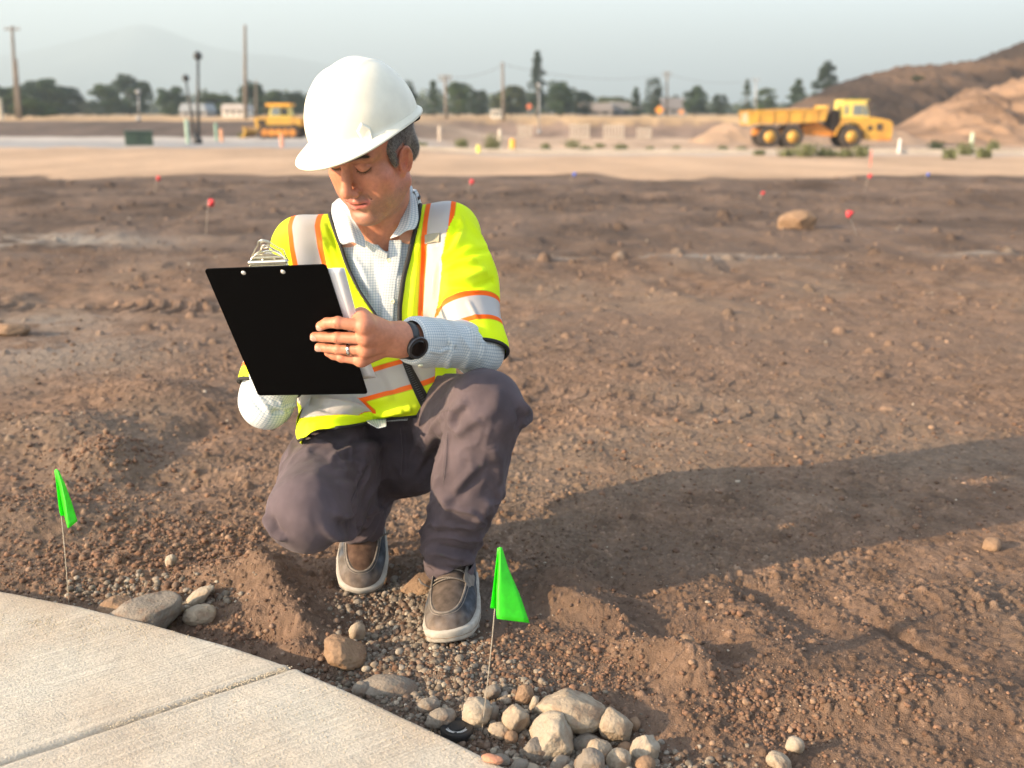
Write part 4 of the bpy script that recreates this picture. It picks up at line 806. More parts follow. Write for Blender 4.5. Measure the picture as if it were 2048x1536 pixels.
mb = MB(); ar = [(7.8+1.08*math.cos(t), .80+1.08*math.sin(t)) for t in np.linspace(math.pi*.02, math.pi*.98, 16)]; pl2 = [(6.70, 1.05), (6.85, 1.5), (7.05, 1.9), (7.05, 2.2), (8.6, 2.25), (9.4, 2.24), (10.2, 2.12), (10.75, 1.98), (10.95, 1.8), (10.98, 1.0), (10.85, .62), (9.6, .52), (8.95, .60)]+ar; mb.prism(pl2, 'y', -1.12, 1.12); hd = mb.build('hood', M['cat'], tr, loc=(0, 0, 0))
mb = MB(); mb.prism([(9.75, 1.25), (10.2, 1.25), (10.2, 1.78), (9.7, 1.78)], 'y', -1.15, -1.12); mb.build('grille', M['dirtdark'], hd, loc=(0, 0, 0)); mb = MB(); mb.lathe([(0, -.03), (.22, -.03), (.22, .0)], (9.25, -1.13, 1.45), 'y', 20); mb.build('intake', M['dirtdark'], hd, loc=(0, 0, 0))
mb = MB(); mb.box((10.4, 0, .62), (1.1, 2.3, .22), bev=.05); mb.build('bumper', M['rust'], tr, loc=(0, 0, 0)); mb = MB(); mb.tube([(9.1, -1.1, 2.3), (9.3, -1.35, 2.9)], .025, 6); mb.box((9.32, -1.38, 2.95), (.06, .22, .42)); mb.build('mirror', M['dark'], tr, loc=(0, 0, 0))
for y in (-.8, .8): mb = MB(); mb.box((10.97, y, 1.55), (.06, .3, .2), bev=.02); mb.build('headlight', mat('lens', (.7, .7, .65), rough=.2), tr, loc=(0, 0, 0))
# ------------------------------------------------------------------ bulldozer
D = 70; b = PY(552, 275, D); dz = empty('bulldozer', (b[0], b[1], gz(b[0], b[1])), 'yellow tracked bulldozer with orange cab roof, half hidden by the hard hat', 'bulldozer')
px2 = lambda px, py: ((px-552)/FPX*D*CT/CT, (276-py)/FPX*D)
for y in (-.95, .95):
    mb = MB(); n = 40; prof = [(math.cos(t)*.42+(1.35 if math.cos(t) > 0 else -.45), math.sin(t)*.42+.42) for t in np.linspace(0, 2*math.pi, 41)[:-1]]; mb.prism(prof, 'y', y-.28, y+.28)
    for k in range(26): u = k/26; t = u*2*math.pi; cx = math.cos(t)*.44+(1.35 if math.cos(t) > 0 else -.45); mb.box((cx, y, math.sin(t)*.44+.42), (.06, .6, .06))
    tk = mb.build('track', M['dirtdark'], dz, loc=(0, 0, 0))
    for x_ in (-.45, .0, .45, .9, 1.35): mb = MB(); mb.lathe([(0, -.31), (.2, -.31), (.24, -.28), (.24, .28), (.2, .31), (0, .31)], (x_, y, .36), 'y', 16); mb.build('roller', M['rust'], tk, loc=(0, 0, 0))
mb = MB(); bl = [(-1.95, .02), (-1.75, .05), (-1.62, .25), (-1.60, .5), (-1.72, .72), (-1.82, .72), (-1.74, .5), (-1.76, .28), (-1.90, .12)]; mb.prism(bl, 'y', -1.6, 1.6); mb.build('blade', M['cat'], dz, loc=(0, 0, 0))
mb = MB(); 
for y in (-.7, .7): mb.box((-.95, y, .45), (1.5, .16, .2), bev=.03)
mb.build('push_arm', M['cat'], dz, loc=(0, 0, 0))
mb = MB(); mb.prism([(-1.2, .65), (-1.25, 1.30), (-.05, 1.42), (.1, 1.5), (1.8, 1.3), (1.85, .7)], 'y', -.6, .6); hb_ = mb.build('hood', M['cat'], dz, loc=(0, 0, 0)); mb = MB(); mb.box((-.75, -.615, 1.0), (.5, .03, .35)); mb.build('grille', M['dirtdark'], hb_, loc=(0, 0, 0))
mb = MB(); mb.prism([(-.25, 1.35), (-.1, 2.0), (1.05, 2.0), (1.15, 1.35)], 'y', -.62, .62); cb_ = mb.build('cab', M['paleyellow'], dz, loc=(0, 0, 0)); mb = MB(); mb.prism([(-.12, 1.45), (0, 1.93), (.48, 1.93), (.48, 1.45)], 'y', -.65, -.62); mb.build('window', M['glassd'], cb_, loc=(0, 0, 0)); mb = MB(); mb.prism([(.55, 1.45), (.55, 1.93), (.98, 1.93), (1.05, 1.45)], 'y', -.65, -.62); mb.build('window', M['dark'], cb_, loc=(0, 0, 0))
mb = MB(); mb.box((.42, 0, 2.10), (1.65, 1.5, .2), bev=.05); mb.build('roof', mat('roof_orange', (.75, .36, .03), rough=.5), dz, loc=(0, 0, 0)); mb = MB(); mb.tube([(-.6, .2, 1.3), (-.6, .2, 1.9)], .06, 8); mb.build('exhaust', M['dirtdark'], dz, loc=(0, 0, 0))
mb = MB(); mb.box((2.1, 0, .95), (.7, .9, .5), bev=.06); mb.tube([(2.3, 0, 1.0), (2.9, 0, .35)], .1, 8); mb.build('ripper', M['rust'], dz, loc=(0, 0, 0))
# ------------------------------------------------------------------ haze
mb = MB(); mb.box((0, 3900, 207), (13600, 12500, 424)); hz = mb.build('haze'); tag(hz, 'thin pale smoke haze over the whole site', 'haze', kind='stuff')
hm = bpy.data.materials.new('haze'); hm.use_nodes = True; hm.node_tree.nodes.clear(); o1 = hm.node_tree.nodes.new('ShaderNodeOutputMaterial'); vp = hm.node_tree.nodes.new('ShaderNodeVolumePrincipled'); vp.inputs['Density'].default_value = HAZE; vp.inputs['Color'].default_value = (.58, .73, .82, 1); vp.inputs['Anisotropy'].default_value = .1; hm.node_tree.links.new(vp.outputs[0], o1.inputs['Volume']); hz.data.materials.append(hm)
# ------------------------------------------------------------------ the crouching man
class SDF:
    def __init__(s, lo, hi, h):
        s.lo = np.array(lo, float); s.h = h; s.n = np.ceil((np.array(hi)-s.lo)/h).astype(int)+1
        s.f = np.full(s.n, 1.0, np.float32)
        s.ax = [s.lo[i]+h*np.arange(s.n[i]) for i in range(3)]
    def blk(s, lo, hi):
        a = np.clip(np.floor((np.array(lo)-s.lo)/s.h).astype(int), 0, s.n-1); b = np.clip(np.ceil((np.array(hi)-s.lo)/s.h).astype(int)+1, 1, s.n)
        if np.any(b <= a): return None, None
        sl = tuple(slice(a[i], b[i]) for i in range(3))
        X = np.meshgrid(*[s.ax[i][sl[i]] for i in range(3)], indexing='ij', sparse=True)
        return sl, X
    def op(s, sl, d, k, op):
        f = s.f[sl]; d = d.astype(np.float32)
        if op == 'u':
            h = np.maximum(k-np.abs(f-d), 0) if k > 0 else 0
            s.f[sl] = np.minimum(f, d)-(h*h/(4*k) if k > 0 else 0)
        else:
            e = -d; h = np.maximum(k-np.abs(f-e), 0) if k > 0 else 0
            s.f[sl] = np.maximum(f, e)+(h*h/(4*k) if k > 0 else 0)
    def cap(s, a, b, ra, rb=None, k=.01, op='u', sc=None):
        rb = ra if rb is None else rb; a = np.array(a, float); b = np.array(b, float); pad = max(ra, rb)+k+4*s.h
        if sc is not None: pad *= 1.3
        sl, X = s.blk(np.minimum(a, b)-pad, np.maximum(a, b)+pad)
        if sl is None: return s
        v = b-a; L = v@v+1e-12
        t = np.clip(((X[0]-a[0])*v[0]+(X[1]-a[1])*v[1]+(X[2]-a[2])*v[2])/L, 0, 1)
        q = [X[i]-(a[i]+t*v[i]) for i in range(3)]
        if sc is not None:          # flattened section: stretch by factor m along direction n
            n, m = sc; n = np.array(n, float)/np.linalg.norm(n); pr = q[0]*n[0]+q[1]*n[1]+q[2]*n[2]; f_ = (1/m-1)
            q = [q[i]+pr*n[i]*f_ for i in range(3)]
        d_ = np.sqrt(q[0]**2+q[1]**2+q[2]**2)-(ra+(rb-ra)*t)
        s.op(sl, d_, k, op); return s
    def path(s, pts, r, k=.01, op='u', sc=None):
        rr = [r]*len(pts) if np.isscalar(r) else r
        for i in range(len(pts)-1): s.cap(pts[i], pts[i+1], rr[i], rr[i+1], k, op, sc)
        return s
    def ell(s, c, r, k=.01, R=None, op='u'):
        c = np.array(c, float); r = np.array(r, float); pad = r.max()+k+4*s.h
        sl, X = s.blk(c-pad, c+pad)
        if sl is None: return s
        q = [X[i]-c[i] for i in range(3)]
        if R is not None:
            R = np.array(R); q = [R[0, j]*q[0]+R[1, j]*q[1]+R[2, j]*q[2] for j in range(3)]
        k0 = np.sqrt((q[0]/r[0])**2+(q[1]/r[1])**2+(q[2]/r[2])**2); k1 = np.sqrt((q[0]/r[0]**2)**2+(q[1]/r[1]**2)**2+(q[2]/r[2]**2)**2)
        s.op(sl, k0*(k0-1)/np.maximum(k1, 1e-6), k, op); return s
    def loft(s, zs, cx, cy, rx, ry, k=.01, p=2.3):
        R_ = max(max(rx), max(ry))+k+4*s.h
        sl, X = s.blk((min(cx)-R_, min(cy)-R_, zs[0]-R_), (max(cx)+R_, max(cy)+R_, zs[-1]+R_))
        z = X[2]; f = lambda a: np.interp(z.ravel(), zs, a).reshape(z.shape)
        a, b = f(rx), f(ry)
        q = (np.abs((X[0]-f(cx))/a)**p+np.abs((X[1]-f(cy))/b)**p)**(1/p)
        d1 = (q-1)*np.minimum(a, b); d2 = np.maximum(zs[0]-z, z-zs[-1])
        d_ = np.where((d2 > 0) & (d1 > 0), np.sqrt(np.maximum(d1, 0)**2+np.maximum(d2, 0)**2), np.maximum(d1, d2))
        s.op(sl, d_, k, 'u'); return s
    def mesh(s, smooth=1):
        f = s.f; n = s.n; neg = f < 0
        nx, ny, nz = n-1
        c = [neg[dx:nx+dx, dy:ny+dy, dz:nz+dz] for dx in (0, 1) for dy in (0, 1) for dz in (0, 1)]
        cnt = sum(q.astype(np.int8) for q in c); act = (cnt > 0) & (cnt < 8)
        idx = np.full((nx, ny, nz), -1, np.int64); I = np.argwhere(act); idx[act] = np.arange(len(I))
        pos = np.zeros((len(I), 3)); num = np.zeros(len(I))
        corners = [(dx, dy, dz) for dx in (0, 1) for dy in (0, 1) for dz in (0, 1)]
        for a in range(8):
            for b in range(a+1, 8):
                da, db = np.array(corners[a]), np.array(corners[b])
                if np.abs(da-db).sum() != 1: continue
                fa = f[tuple((I+da).T)].astype(float); fb = f[tuple((I+db).T)].astype(float)
                m = (fa < 0) != (fb < 0); t = np.where(m, fa/(np.where(m, fa-fb, 1)), 0)
                pos[m] += (da+t[:, None]*(db-da))[m]; num[m] += 1
        V = s.lo+s.h*(I+pos/num[:, None]); F = []
        for axn in range(3):
            u, v = [(1, 2), (2, 0), (0, 1)][axn]
            a = [slice(None)]*3; b = [slice(None)]*3; a[axn] = slice(0, n[axn]-1); b[axn] = slice(1, n[axn])
            na, nb = neg[tuple(a)], neg[tuple(b)]; E_ = np.argwhere(na != nb)
            ok = (E_[:, u] > 0) & (E_[:, v] > 0) & (E_[:, u] < n[u]-1) & (E_[:, v] < n[v]-1); E_ = E_[ok]
            eu = np.zeros(3, int); eu[u] = 1; ev = np.zeros(3, int); ev[v] = 1
            q = np.stack([idx[tuple((E_-eu-ev).T)], idx[tuple((E_-ev).T)], idx[tuple(E_.T)], idx[tuple((E_-eu).T)]], 1)
            fl = ~na[tuple(E_.T)]; q[fl] = q[fl][:, ::-1]; F.append(q)
        F = np.concatenate(F)
        for _ in range(smooth): V = lap(V, F, .5)
        return V, F
def lap(V, F, w_=.5, mask=None):
    E_ = np.concatenate([F[:, [i, (i+1) % F.shape[1]]] for i in range(F.shape[1])])
    S = np.zeros_like(V); c = np.zeros(len(V))
    for k in range(3): S[:, k] = np.bincount(E_[:, 0], V[E_[:, 1], k], len(V))+np.bincount(E_[:, 1], V[E_[:, 0], k], len(V))
    c = np.bincount(E_[:, 0], minlength=len(V))+np.bincount(E_[:, 1], minlength=len(V))
    A = S/np.maximum(c, 1)[:, None]; k = w_ if mask is None else w_*mask[:, None]
    return V+(A-V)*k
def vnorm(V, F):
    a = V[F[:, 0]]; n = np.cross(V[F[:, 1]]-a, V[F[:, 2]]-a)+(np.cross(V[F[:, 2]]-a, V[F[:, 3]]-a) if F.shape[1] == 4 else 0)
    N_ = np.zeros_like(V)
    for j in range(F.shape[1]):
        for k in range(3): N_[:, k] += np.bincount(F[:, j], n[:, k], len(V))
    return N_/(np.linalg.norm(N_, axis=1)[:, None]+1e-12)
def bvh(V, F): return BVHTree.FromPolygons([tuple(v) for v in V], [tuple(int(i) for i in f) for f in F])
CAMO = Vector((0, 0, CAM_H))
def hit(bv, px, py):           # where the sight line through a pixel meets a built surface
    d_ = Vector(P(px, py, 1.0))-CAMO; d_.normalize(); l, n, i, dist = bv.ray_cast(CAMO, d_)
    return (np.array(l), np.array(n)) if l is not None else (None, None)
def hits(bv, pts, off=0.0, n=None):
    if n:
        pts = np.array(pts, float); L = np.r_[0, np.cumsum(np.linalg.norm(np.diff(pts, axis=0), axis=1))]
        uu = np.linspace(0, L[-1], n); pts = np.stack([np.interp(uu, L, pts[:, 0]), np.interp(uu, L, pts[:, 1])], 1)
    out = []
    for a, b in pts:
        l, nn = hit(bv, a, b)
        if l is not None:
            if nn@(l-np.array(CAMO)) > 0: nn = -nn
            out.append(l+nn*off)
    return np.array(out)
def polydist(V, pts):
    best = np.full(len(V), 9.0)
    for i in range(len(pts)-1):
        a, b = pts[i], pts[i+1]; v = b-a; t = np.clip((V-a)@v/(v@v+1e-12), 0, 1); best = np.minimum(best, np.linalg.norm(V-a-t[:, None]*v, axis=1))
    return best
def fold(V, N_, bv, px, r, amp, taper=True):      # raise (amp>0) or press (amp<0) a crease along a line on the cloth
    pts = hits(bv, px, n=14)
    if len(pts) < 2: return V
    lo, hi = pts.min(0)-r*3, pts.max(0)+r*3; m = np.all((V > lo) & (V < hi), axis=1); S = V[m]; d_ = polydist(S, pts)
    if taper:
        L = np.r_[0, np.cumsum(np.linalg.norm(np.diff(pts, axis=0), axis=1))]; j = np.argmin(((S[:, None]-pts[None])**2).sum(-1), 1); u = L[j]/L[-1]
        tp = np.clip(np.minimum(u, 1-u)*5+.25, 0, 1)
    else: tp = 1
    V = V.copy(); V[m] += N_[m]*(amp*tp*np.exp(-(d_/r)**2))[:, None]; return V

# skeleton (metres)
NECK = np.array([-.283, 2.255, .80]); SH_L = np.array([-.138, 2.235, .784]); SH_R = np.array([-.452, 2.228, .752])
EL_L = np.array([-.074, 2.075, .572]); WR_L = P(800, 680, 1.925); EL_R = np.array([-.515, 2.07, .462]); WR_R = np.array([-.405, 1.99, .60])
HIP_L = np.array([-.22, 2.37, .31]); HIP_R = np.array([-.395, 2.36, .31]); KN_L = np.array([-.052, 1.975, .468]); AN_L = np.array([-.135, 2.04, .10])
KN_R = np.array([-.400, 1.875, .285]); AN_R = np.array([-.345, 2.27, .15])
def Rh(yaw, pitch, roll): return rotz(-yaw)@rotx(pitch)@roty(roll)
HR = Rh(rad(28.5), rad(29), rad(5)); HO = np.array([-.2836, 2.14, .958])
def h2w(p): return HO+np.asarray(p, float)@HR.T
def w2h(p): return (np.asarray(p, float)-HO)@HR
CB = [np.array(v) for v in ((-.548, 1.809, .772), (-.325, 1.771, .786), (-.275, 1.923, .510), (-.505, 1.959, .498))]
BN = np.cross(CB[1]-CB[0], CB[3]-CB[0]); BN /= np.linalg.norm(BN); BN = BN if BN[1] < 0 else -BN     # towards the viewer
def onboard(px, py, off=0.0):
    r = P(px, py, 1.0)-np.array(CAMO); t = ((CB[0]+BN*off-np.array(CAMO))@BN)/(r@BN); return np.array(CAMO)+r*t
man = empty('person', (-.3, 2.2, 0), 'crouching man in white hard hat and neon yellow vest looking down at his clipboard', 'person')

M['skin'] = mat('skin', rough=.48, attr='Col', var=.10, vscale=120, bump=.5, bscale=650, bdist=.0008, sss=.12, spec=.4)
def build_head():
    S = SDF((-.125, -.165, -.33), (.125, .19, .16), .00185)
    sy = lambda p: [np.array(p, float), np.array(p, float)*np.array([-1, 1, 1])]
    S.ell((0, .015, .055), (.076, .098, .083), .0)
    S.ell((0, -.035, -.015), (.062, .058, .075), .03)
    S.ell((0, -.045, .07), (.060, .045, .045), .03)
    for q in sy((.042, -.030, -.055)): S.ell(q, (.022, .045, .04), .03)
    for a, b in zip(sy((.055, -.002, -.055)), sy((.022, -.070, -.098))): S.cap(a, b, .019, .015, .025)
    S.ell((0, -.040, -.092), (.030, .04, .016), .025)
    S.ell((0, -.080, -.097), (.026, .020, .019), .018)
    for q in sy((.045, -.060, -.010)): S.ell(q, (.024, .021, .020), .022)
    for q in sy((.040, -.055, -.045)): S.ell(q, (.022, .022, .03), .022)
    for a, b in zip(sy((.010, -.090, .042)), sy((.046, -.073, .044))): S.cap(a, b, .0095, .009, .014)
    S.ell((0, -.075, -.058), (.034, .026, .028), .02)
    for q in sy((.031, -.0985, .024)): S.ell(q, (.017, .013, .012), .010, op='s')
    for q in sy((.0145, -.105, .012)): S.ell(q, (.006, .010, .018), .008, op='s')
    for q in sy((.032, -.0775, .0225)): S.ell(q, (.0145, .0135, .0125), .003)
    for a, b in zip(sy((.020, -.0893, .0275)), sy((.044, -.083, .0265))): S.cap(a, b, .0016, .0014, .003)      # fold of the upper lid
    S.cap((0, -.088, .034), (0, -.113, -.014), .0080, .0112, .012)
    S.ell((0, -.1150, -.021), (.0130, .0125, .0110), .007)
    for q in sy((.0142, -.1010, -.026)): S.ell(q, (.0090, .0125, .0085), .005)
    for q in sy((.0070, -.1085, -.0342)): S.ell(q, (.0036, .0062, .0035), .002, op='s')
    for a, b in zip(sy((.019, -.099, -.030)), sy((.032, -.083, -.060))): S.cap(a, b, .0022, .002, .006, op='s')
    for s_ in (1, -1):
        S.path([(s_*.020, -.103, -.024), (s_*.031, -.092, -.038), (s_*.0375, -.082, -.052)], [.0022, .0022, .0010], .004, op='s')
        S.path([(s_*.020, -.0925, .0115), (s_*.032, -.0915, .0075), (s_*.043, -.083, .0105)], .0012, .0025, op='s')
        for q_ in (.013, .019, .025): S.cap((s_*.051, -.071, q_), (s_*.060, -.058, q_+(q_-.019)*.7), .0009, .0006, .0018, op='s')
        S.path([(s_*.046, -.078, -.052), (s_*.049, -.070, -.064), (s_*.047, -.064, -.076)], .0010, .003, op='s')
    S.path([(-.031, -.0810, -.0525), (-.011, -.0980, -.0470), (0, -.0990, -.0490), (.011, -.0980, -.0470), (.031, -.0810, -.0525)], [.0025, .0055, .005, .0055, .0025], .005)
    S.path([(-.025, -.083, -.0590), (0, -.0955, -.0645), (.025, -.083, -.0590)], [.003, .0085, .003], .005)
    S.path([(-.031, -.0860, -.0540), (-.014, -.1010, -.0560), (0, -.1075, -.0562), (.014, -.1010, -.0560), (.031, -.0860, -.0540)], [.0008, .0024, .0032, .0024, .0008], .0015, op='s')
    S.cap((0, -.104, -.038), (0, -.104, -.043), .002, .0025, .005, op='s')
    S.ell((0, -.1000, -.0775), (.020, .008, .0055), .010, op='s')
    for s_ in (1, -1):
        Re = rotz(-s_*rad(22))@roty(s_*rad(8))@rotx(rad(-8)); C = np.array([s_*.0755, -.006, -.002])
        E_ = lambda p: C+np.array([s_*p[0], p[1], p[2]])@Re.T
        S.ell(C, (.0055, .0165, .030), .004, R=Re)
        ring = [E_((.005, .0165*math.cos(t)*(1 if math.cos(t) > 0 else .75), .030*math.sin(t)+.001)) for t in np.linspace(-1.0, 3.7, 16)]
        S.path(ring, .0034, .002)
        S.ell(E_((.006, -.0015, -.001)), (.006, .009, .0125), .003, R=Re, op='s')
        S.ell(E_((.007, .002, .014)), (.004, .0075, .0065), .003, R=Re, op='s')
        S.path([E_((.0055, .009, .016)), E_((.006, .009, .0)), E_((.005, .004, -.012))], .0022, .002)
        S.ell(E_((.002, -.004, -.026)), (.0045, .009, .009), .005, R=Re)
        S.ell(E_((.004, -.0125, -.003)), (.0035, .004, .005), .003, R=Re)
    # neck and the top of the chest
    nb = w2h(NECK+np.array([0, -.005, -.02])); S.cap((0, .022, -.045), nb, .054, .060, .02)
    S.cap((0, -.018, -.075), w2h(NECK+np.array([0, -.028, -.03])), .040, .038, .03)
    S.cap((.030, .01, -.075), w2h(NECK+np.array([-.012, -.052, -.055])), .010, .010, .02)
    S.cap((-.030, .01, -.075), w2h(NECK+np.array([-.002, -.052, -.055])), .010, .010, .02)
    S.cap(w2h(NECK+np.array([-.045, -.028, -.065])), w2h(NECK+np.array([.045, -.028, -.060])), .040, .040, .03)
    V, F = S.mesh(1)
    # colours: lips, stubble, brows, lash line, ruddy ears and nose
    x, y, z = V.T; ax = np.abs(x)
    c = np.tile(np.array([.47, .195, .118]), (len(V), 1)); c *= (1+.06*fbm(x*60, y*60, z*60, o=3, s=4))[:, None]
    def mix(m, col):
        nonlocal c
        m = np.clip(m, 0, 1)[:, None]; c = c*(1-m)+np.array(col)*m
    front = (y < -.05)
    mix(np.exp(-((ax-.078)/.012)**2)*.55, (.60, .19, .14)); mix(np.exp(-((x**2+(y+.116)**2+(z+.024)**2)/.018**2))*.4, (.62, .22, .15)); mix(np.exp(-(((ax-.042)/.02)**2+((z+.015)/.02)**2))*front*.35, (.62, .24, .16))
    beard = sst(-.03, -.055, z)*sst(-.128, -.112, z)*sst(.02, -.02, y)*(1-.0*ax)+sst(-.048, -.056, z)*0
    mous = np.exp(-((z+.041)/.007)**2)*(ax < .032)*(y < -.08); fz = .75+.5*vnoise(x*900, y*900, z*900, s=5)
    mix((np.maximum(beard*.68, mous*.66))*fz, (.21, .140, .115))
    lip = np.exp(-((z+.0560-.003*(ax/.03)**2)/(.0118*(1-.55*(ax/.031)**2)))**4)*(ax < .0315)*(y < -.077); mix(lip*.9, (.54, .155, .125))
    mix(np.exp(-((z+.0558-.0022*(ax/.03)**2)/.0019)**2)*(1-sst(.022, .030, ax))*(y < -.078), (.08, .025, .022))
    bz = .0475+.004*np.sin((ax-.01)/.038*2.6); brow = np.exp(-((z-bz)/.0052)**2)*sst(.010, .016, ax)*(1-sst(.046, .056, ax))*(y < -.05); mix(brow*(.72+.28*vnoise(x*700, z*200, s=8)), (.06, .04, .03))
    lash = np.exp(-((z-.0155-.02*(ax-.032)**2/.001)/.0016)**2)*((ax > .018) & (ax < .0465))*(y < -.07); mix(lash*1.0, (.03, .018, .015))
    mix(np.exp(-(((ax-.032)/.015)**2+((z-.006)/.004)**2))*front*.35, (.34, .16, .12)); mix(np.exp(-(((ax-.018)/.006)**2+((z-.026)/.01)**2))*front*.3, (.30, .15, .11))
    mix(np.exp(-((((ax-.0068)/.0035)**2+((y+.1085)/.006)**2+((z+.0336)/.0035)**2))), (.10, .03, .025))
    return h2w(V), F, c
def build_handL():
    th = []
    def bp(px, py, off): return onboard(px, py, off)
    S = SDF(np.array([-.43, 1.765, .56]), np.array([-.14, 2.02, .74]), .0013)
    W_ = WR_L; MC = [bp(727, 653, .016), bp(731, 676, .020), bp(731, 699, .019), bp(722, 720, .014)]
    PI_ = [bp(676, 645, .0175), bp(676, 675, .0165), bp(678, 698, .0155), bp(684, 715, .013)]
    DI = [bp(654, 646, .0135), bp(647, 674, .012), bp(655, 696, .0115), bp(667, 711, .011)]
    TI = [bp(641, 652, .0105), bp(629, 673, .0105), bp(638, 694, .0100), bp(656, 706, .010)]
    rs = [(.0118, .0105, .0098, .0088), (.0118, .0103, .0094, .0085), (.0112, .0098, .0090, .0082), (.0105, .0088, .0080, .0072)]
    for i in range(4):
        S.cap(W_+(MC[i]-W_)*.25, MC[i], .0155, rs[i][0]+.001, .012)
    for a, b in ((0, 1), (1, 2), (2, 3)): S.cap(MC[a]-BN*.004, MC[b]-BN*.004, .0105, .0105, .012)
    for i in range(4):
        S.cap(MC[i]-BN*.010, W_-BN*.006, .013, .018, .015)      # palm side
        S.path([MC[i], PI_[i], DI[i], TI[i]], rs[i], .0028)
        S.ell(PI_[i], (rs[i][1]*1.08,)*3, .003)
        m = (MC[i]+W_)/2+BN*.010; S.cap(MC[i]+BN*.004+(W_-MC[i])*.08, MC[i]+(W_-MC[i])*.75+BN*.006, .0042, .003, .008)   # tendons
        S.ell(MC[i]+BN*.001, (rs[i][0]*1.08,)*3, .005)
    for a, b in ((0, 1), (1, 2), (2, 3)):                     # creases between neighbouring fingers
        g0 = (MC[a]+MC[b])/2+(PI_[a]+PI_[b]-MC[a]-MC[b])*.25+BN*.009; g1 = (PI_[a]+PI_[b])/2+BN*.006; S.cap(g0, g1, .0022, .0028, .003, op='s')
    # thumb leaves the side of the palm and lies behind the board, pressing the papers
    T0 = bp(775, 655, -.004); T1_ = bp(722, 632, -.012); T2 = bp(690, 634, -.024); T3 = bp(662, 640, -.022)
    S.cap(W_+(MC[0]-W_)*.35-BN*.006, T1_, .018, .0135, .014); S.cap(MC[0]-BN*.008, T1_, .012, .012, .014)
    S.path([T1_, T2, T3], [.0130, .0112, .0092], .006)
    S.cap(W_, W_+(EL_L-W_)/np.linalg.norm(EL_L-W_)*.10, .023, .027, .02, sc=((0, .3, 1), 1.28))
    S.cap(W_+(MC[1]-W_)*.12, W_, .020, .022, .015, sc=((0, 0, 1), 1.25))
    nails = []
    for i in range(4):                                        # nails
        dr = TI[i]-DI[i]; dr /= np.linalg.norm(dr); c_ = TI[i]+BN*rs[i][3]*.80+dr*.001
        sd_ = np.cross(dr, BN); Rm = np.stack([dr, sd_, BN], 1); nails.append((c_, Rm, rs[i][3]))
        if i < 3: S.ell(c_-dr*.0005+BN*.0008, (.0065, rs[i][3]*.72, .0016), .0012, R=Rm)
        for q in (-.0025, .0, .0025):                          # knuckle wrinkles
            c0 = PI_[i]+(MC[i]-PI_[i])/np.linalg.norm(MC[i]-PI_[i])*q+BN*rs[i][1]*1.04; S.cap(c0-sd_*.0045, c0+sd_*.0045, .0006, .0006, .0012, op='s')
    V, F = S.mesh(1); c = np.tile(np.array([.50, .210, .125]), (len(V), 1)); c *= (1+.07*fbm(*(V.T*50), o=3, s=9))[:, None]
    for i in range(4):
        for p, r_ in ((PI_[i], .011), (MC[i], .013)):
            m = np.exp(-((V-p)**2).sum(1)/r_**2)[:, None]*.35; c = c*(1-m)+np.array([.56, .20, .14])*m
        if i < 3:
            cc, Rm, r_ = nails[i]; q = (V-cc)@Rm; m = ((q[:, 0]/.0072)**2+(q[:, 1]/(r_*.78))**2 < 1)&(q[:, 2] > -.003); c[m] = np.array([.58, .34, .27])
        cc = (PI_[i]+MC[i])/2
    return V, F, c, MC, PI_, rs
def build_handR():
    S = SDF(np.array([-.50, 1.86, .50]), np.array([-.30, 2.10, .72]), .002)
    W_ = WR_R; dr = np.array([.030, -.085, .045]); k0 = W_+dr*.85      # writes on the sheet behind the board
    tip = onboard(600, 640, -.02)
    dr = tip-W_; L = np.linalg.norm(dr); dr /= L; sd_ = np.cross(dr, BN); sd_ /= np.linalg.norm(sd_); S.cap(W_, EL_R+(W_-EL_R)*.5, .024, .030, .01)
    MC = [W_+dr*L*.55+sd_*o_+BN*.0 for o_ in (-.026, -.009, .009, .025)]
    for m in MC: S.cap(W_, m, .016, .0125, .012)
    for i, m in enumerate(MC):
        p = m+dr*.028-BN*.018*(1 if i < 2 else .5); e = p+BN*.02+dr*.010; S.path([m, p, e, e+BN*.008-dr*.004*i], [.011, .0095, .009, .008], .003)
    S.path([W_+dr*.02-sd_*.01, W_+dr*L*.45-sd_*.042+BN*.01, W_+dr*L*.8-sd_*.030+BN*.022], [.015, .0125, .009], .01)
    V, F = S.mesh(1); return V, F, np.tile(np.array([.57, .285, .185]), (len(V), 1)), tip
def under_body():
    S = SDF((-.66, 1.80, .02), (.08, 2.56, .84), .008)
    S.loft([.26, .40, .52, .64, .72], [-.31, -.31, -.30, -.285, -.28], [2.30, 2.27, 2.245, 2.24, 2.245], [.14, .135, .14, .15, .13], [.09, .09, .085, .08, .07], .02)
    for a, b, r0, r1 in ((SH_L, EL_L, .045, .036), (EL_L, WR_L, .036, .024), (SH_R, EL_R, .045, .036), (EL_R, WR_R, .036, .022), (HIP_L, KN_L, .075, .055), (KN_L, AN_L, .05, .036), (HIP_R, KN_R, .075, .055), (KN_R, AN_R, .05, .036), (SH_R, SH_L, .045, .045)): S.cap(a, b, r0, r1, .02)
    V, F = S.mesh(2); return V, F
hv, hf, hc = build_head(); lv, lf, lc, MCL, PIL, RSL = build_handL(); rv, rf, rc, PEN = build_handR(); uv, uf = under_body()
def join(parts):
    V, F, C_ = [], [], []; n = 0
    for v, f, c in parts: V.append(v); F.append(f+n); C_.append(c); n += len(v)
    return np.concatenate(V), np.concatenate(F), np.concatenate(C_)
sk = np.array([.56, .285, .185])
bV, bF, bC = join([(hv, hf, hc), (lv, lf, lc), (rv, rf, rc), (uv, uf, np.tile(sk, (len(uv), 1)))])
body = mk('body', bV, bF, M['skin'], man, attrs={'Col': bC})
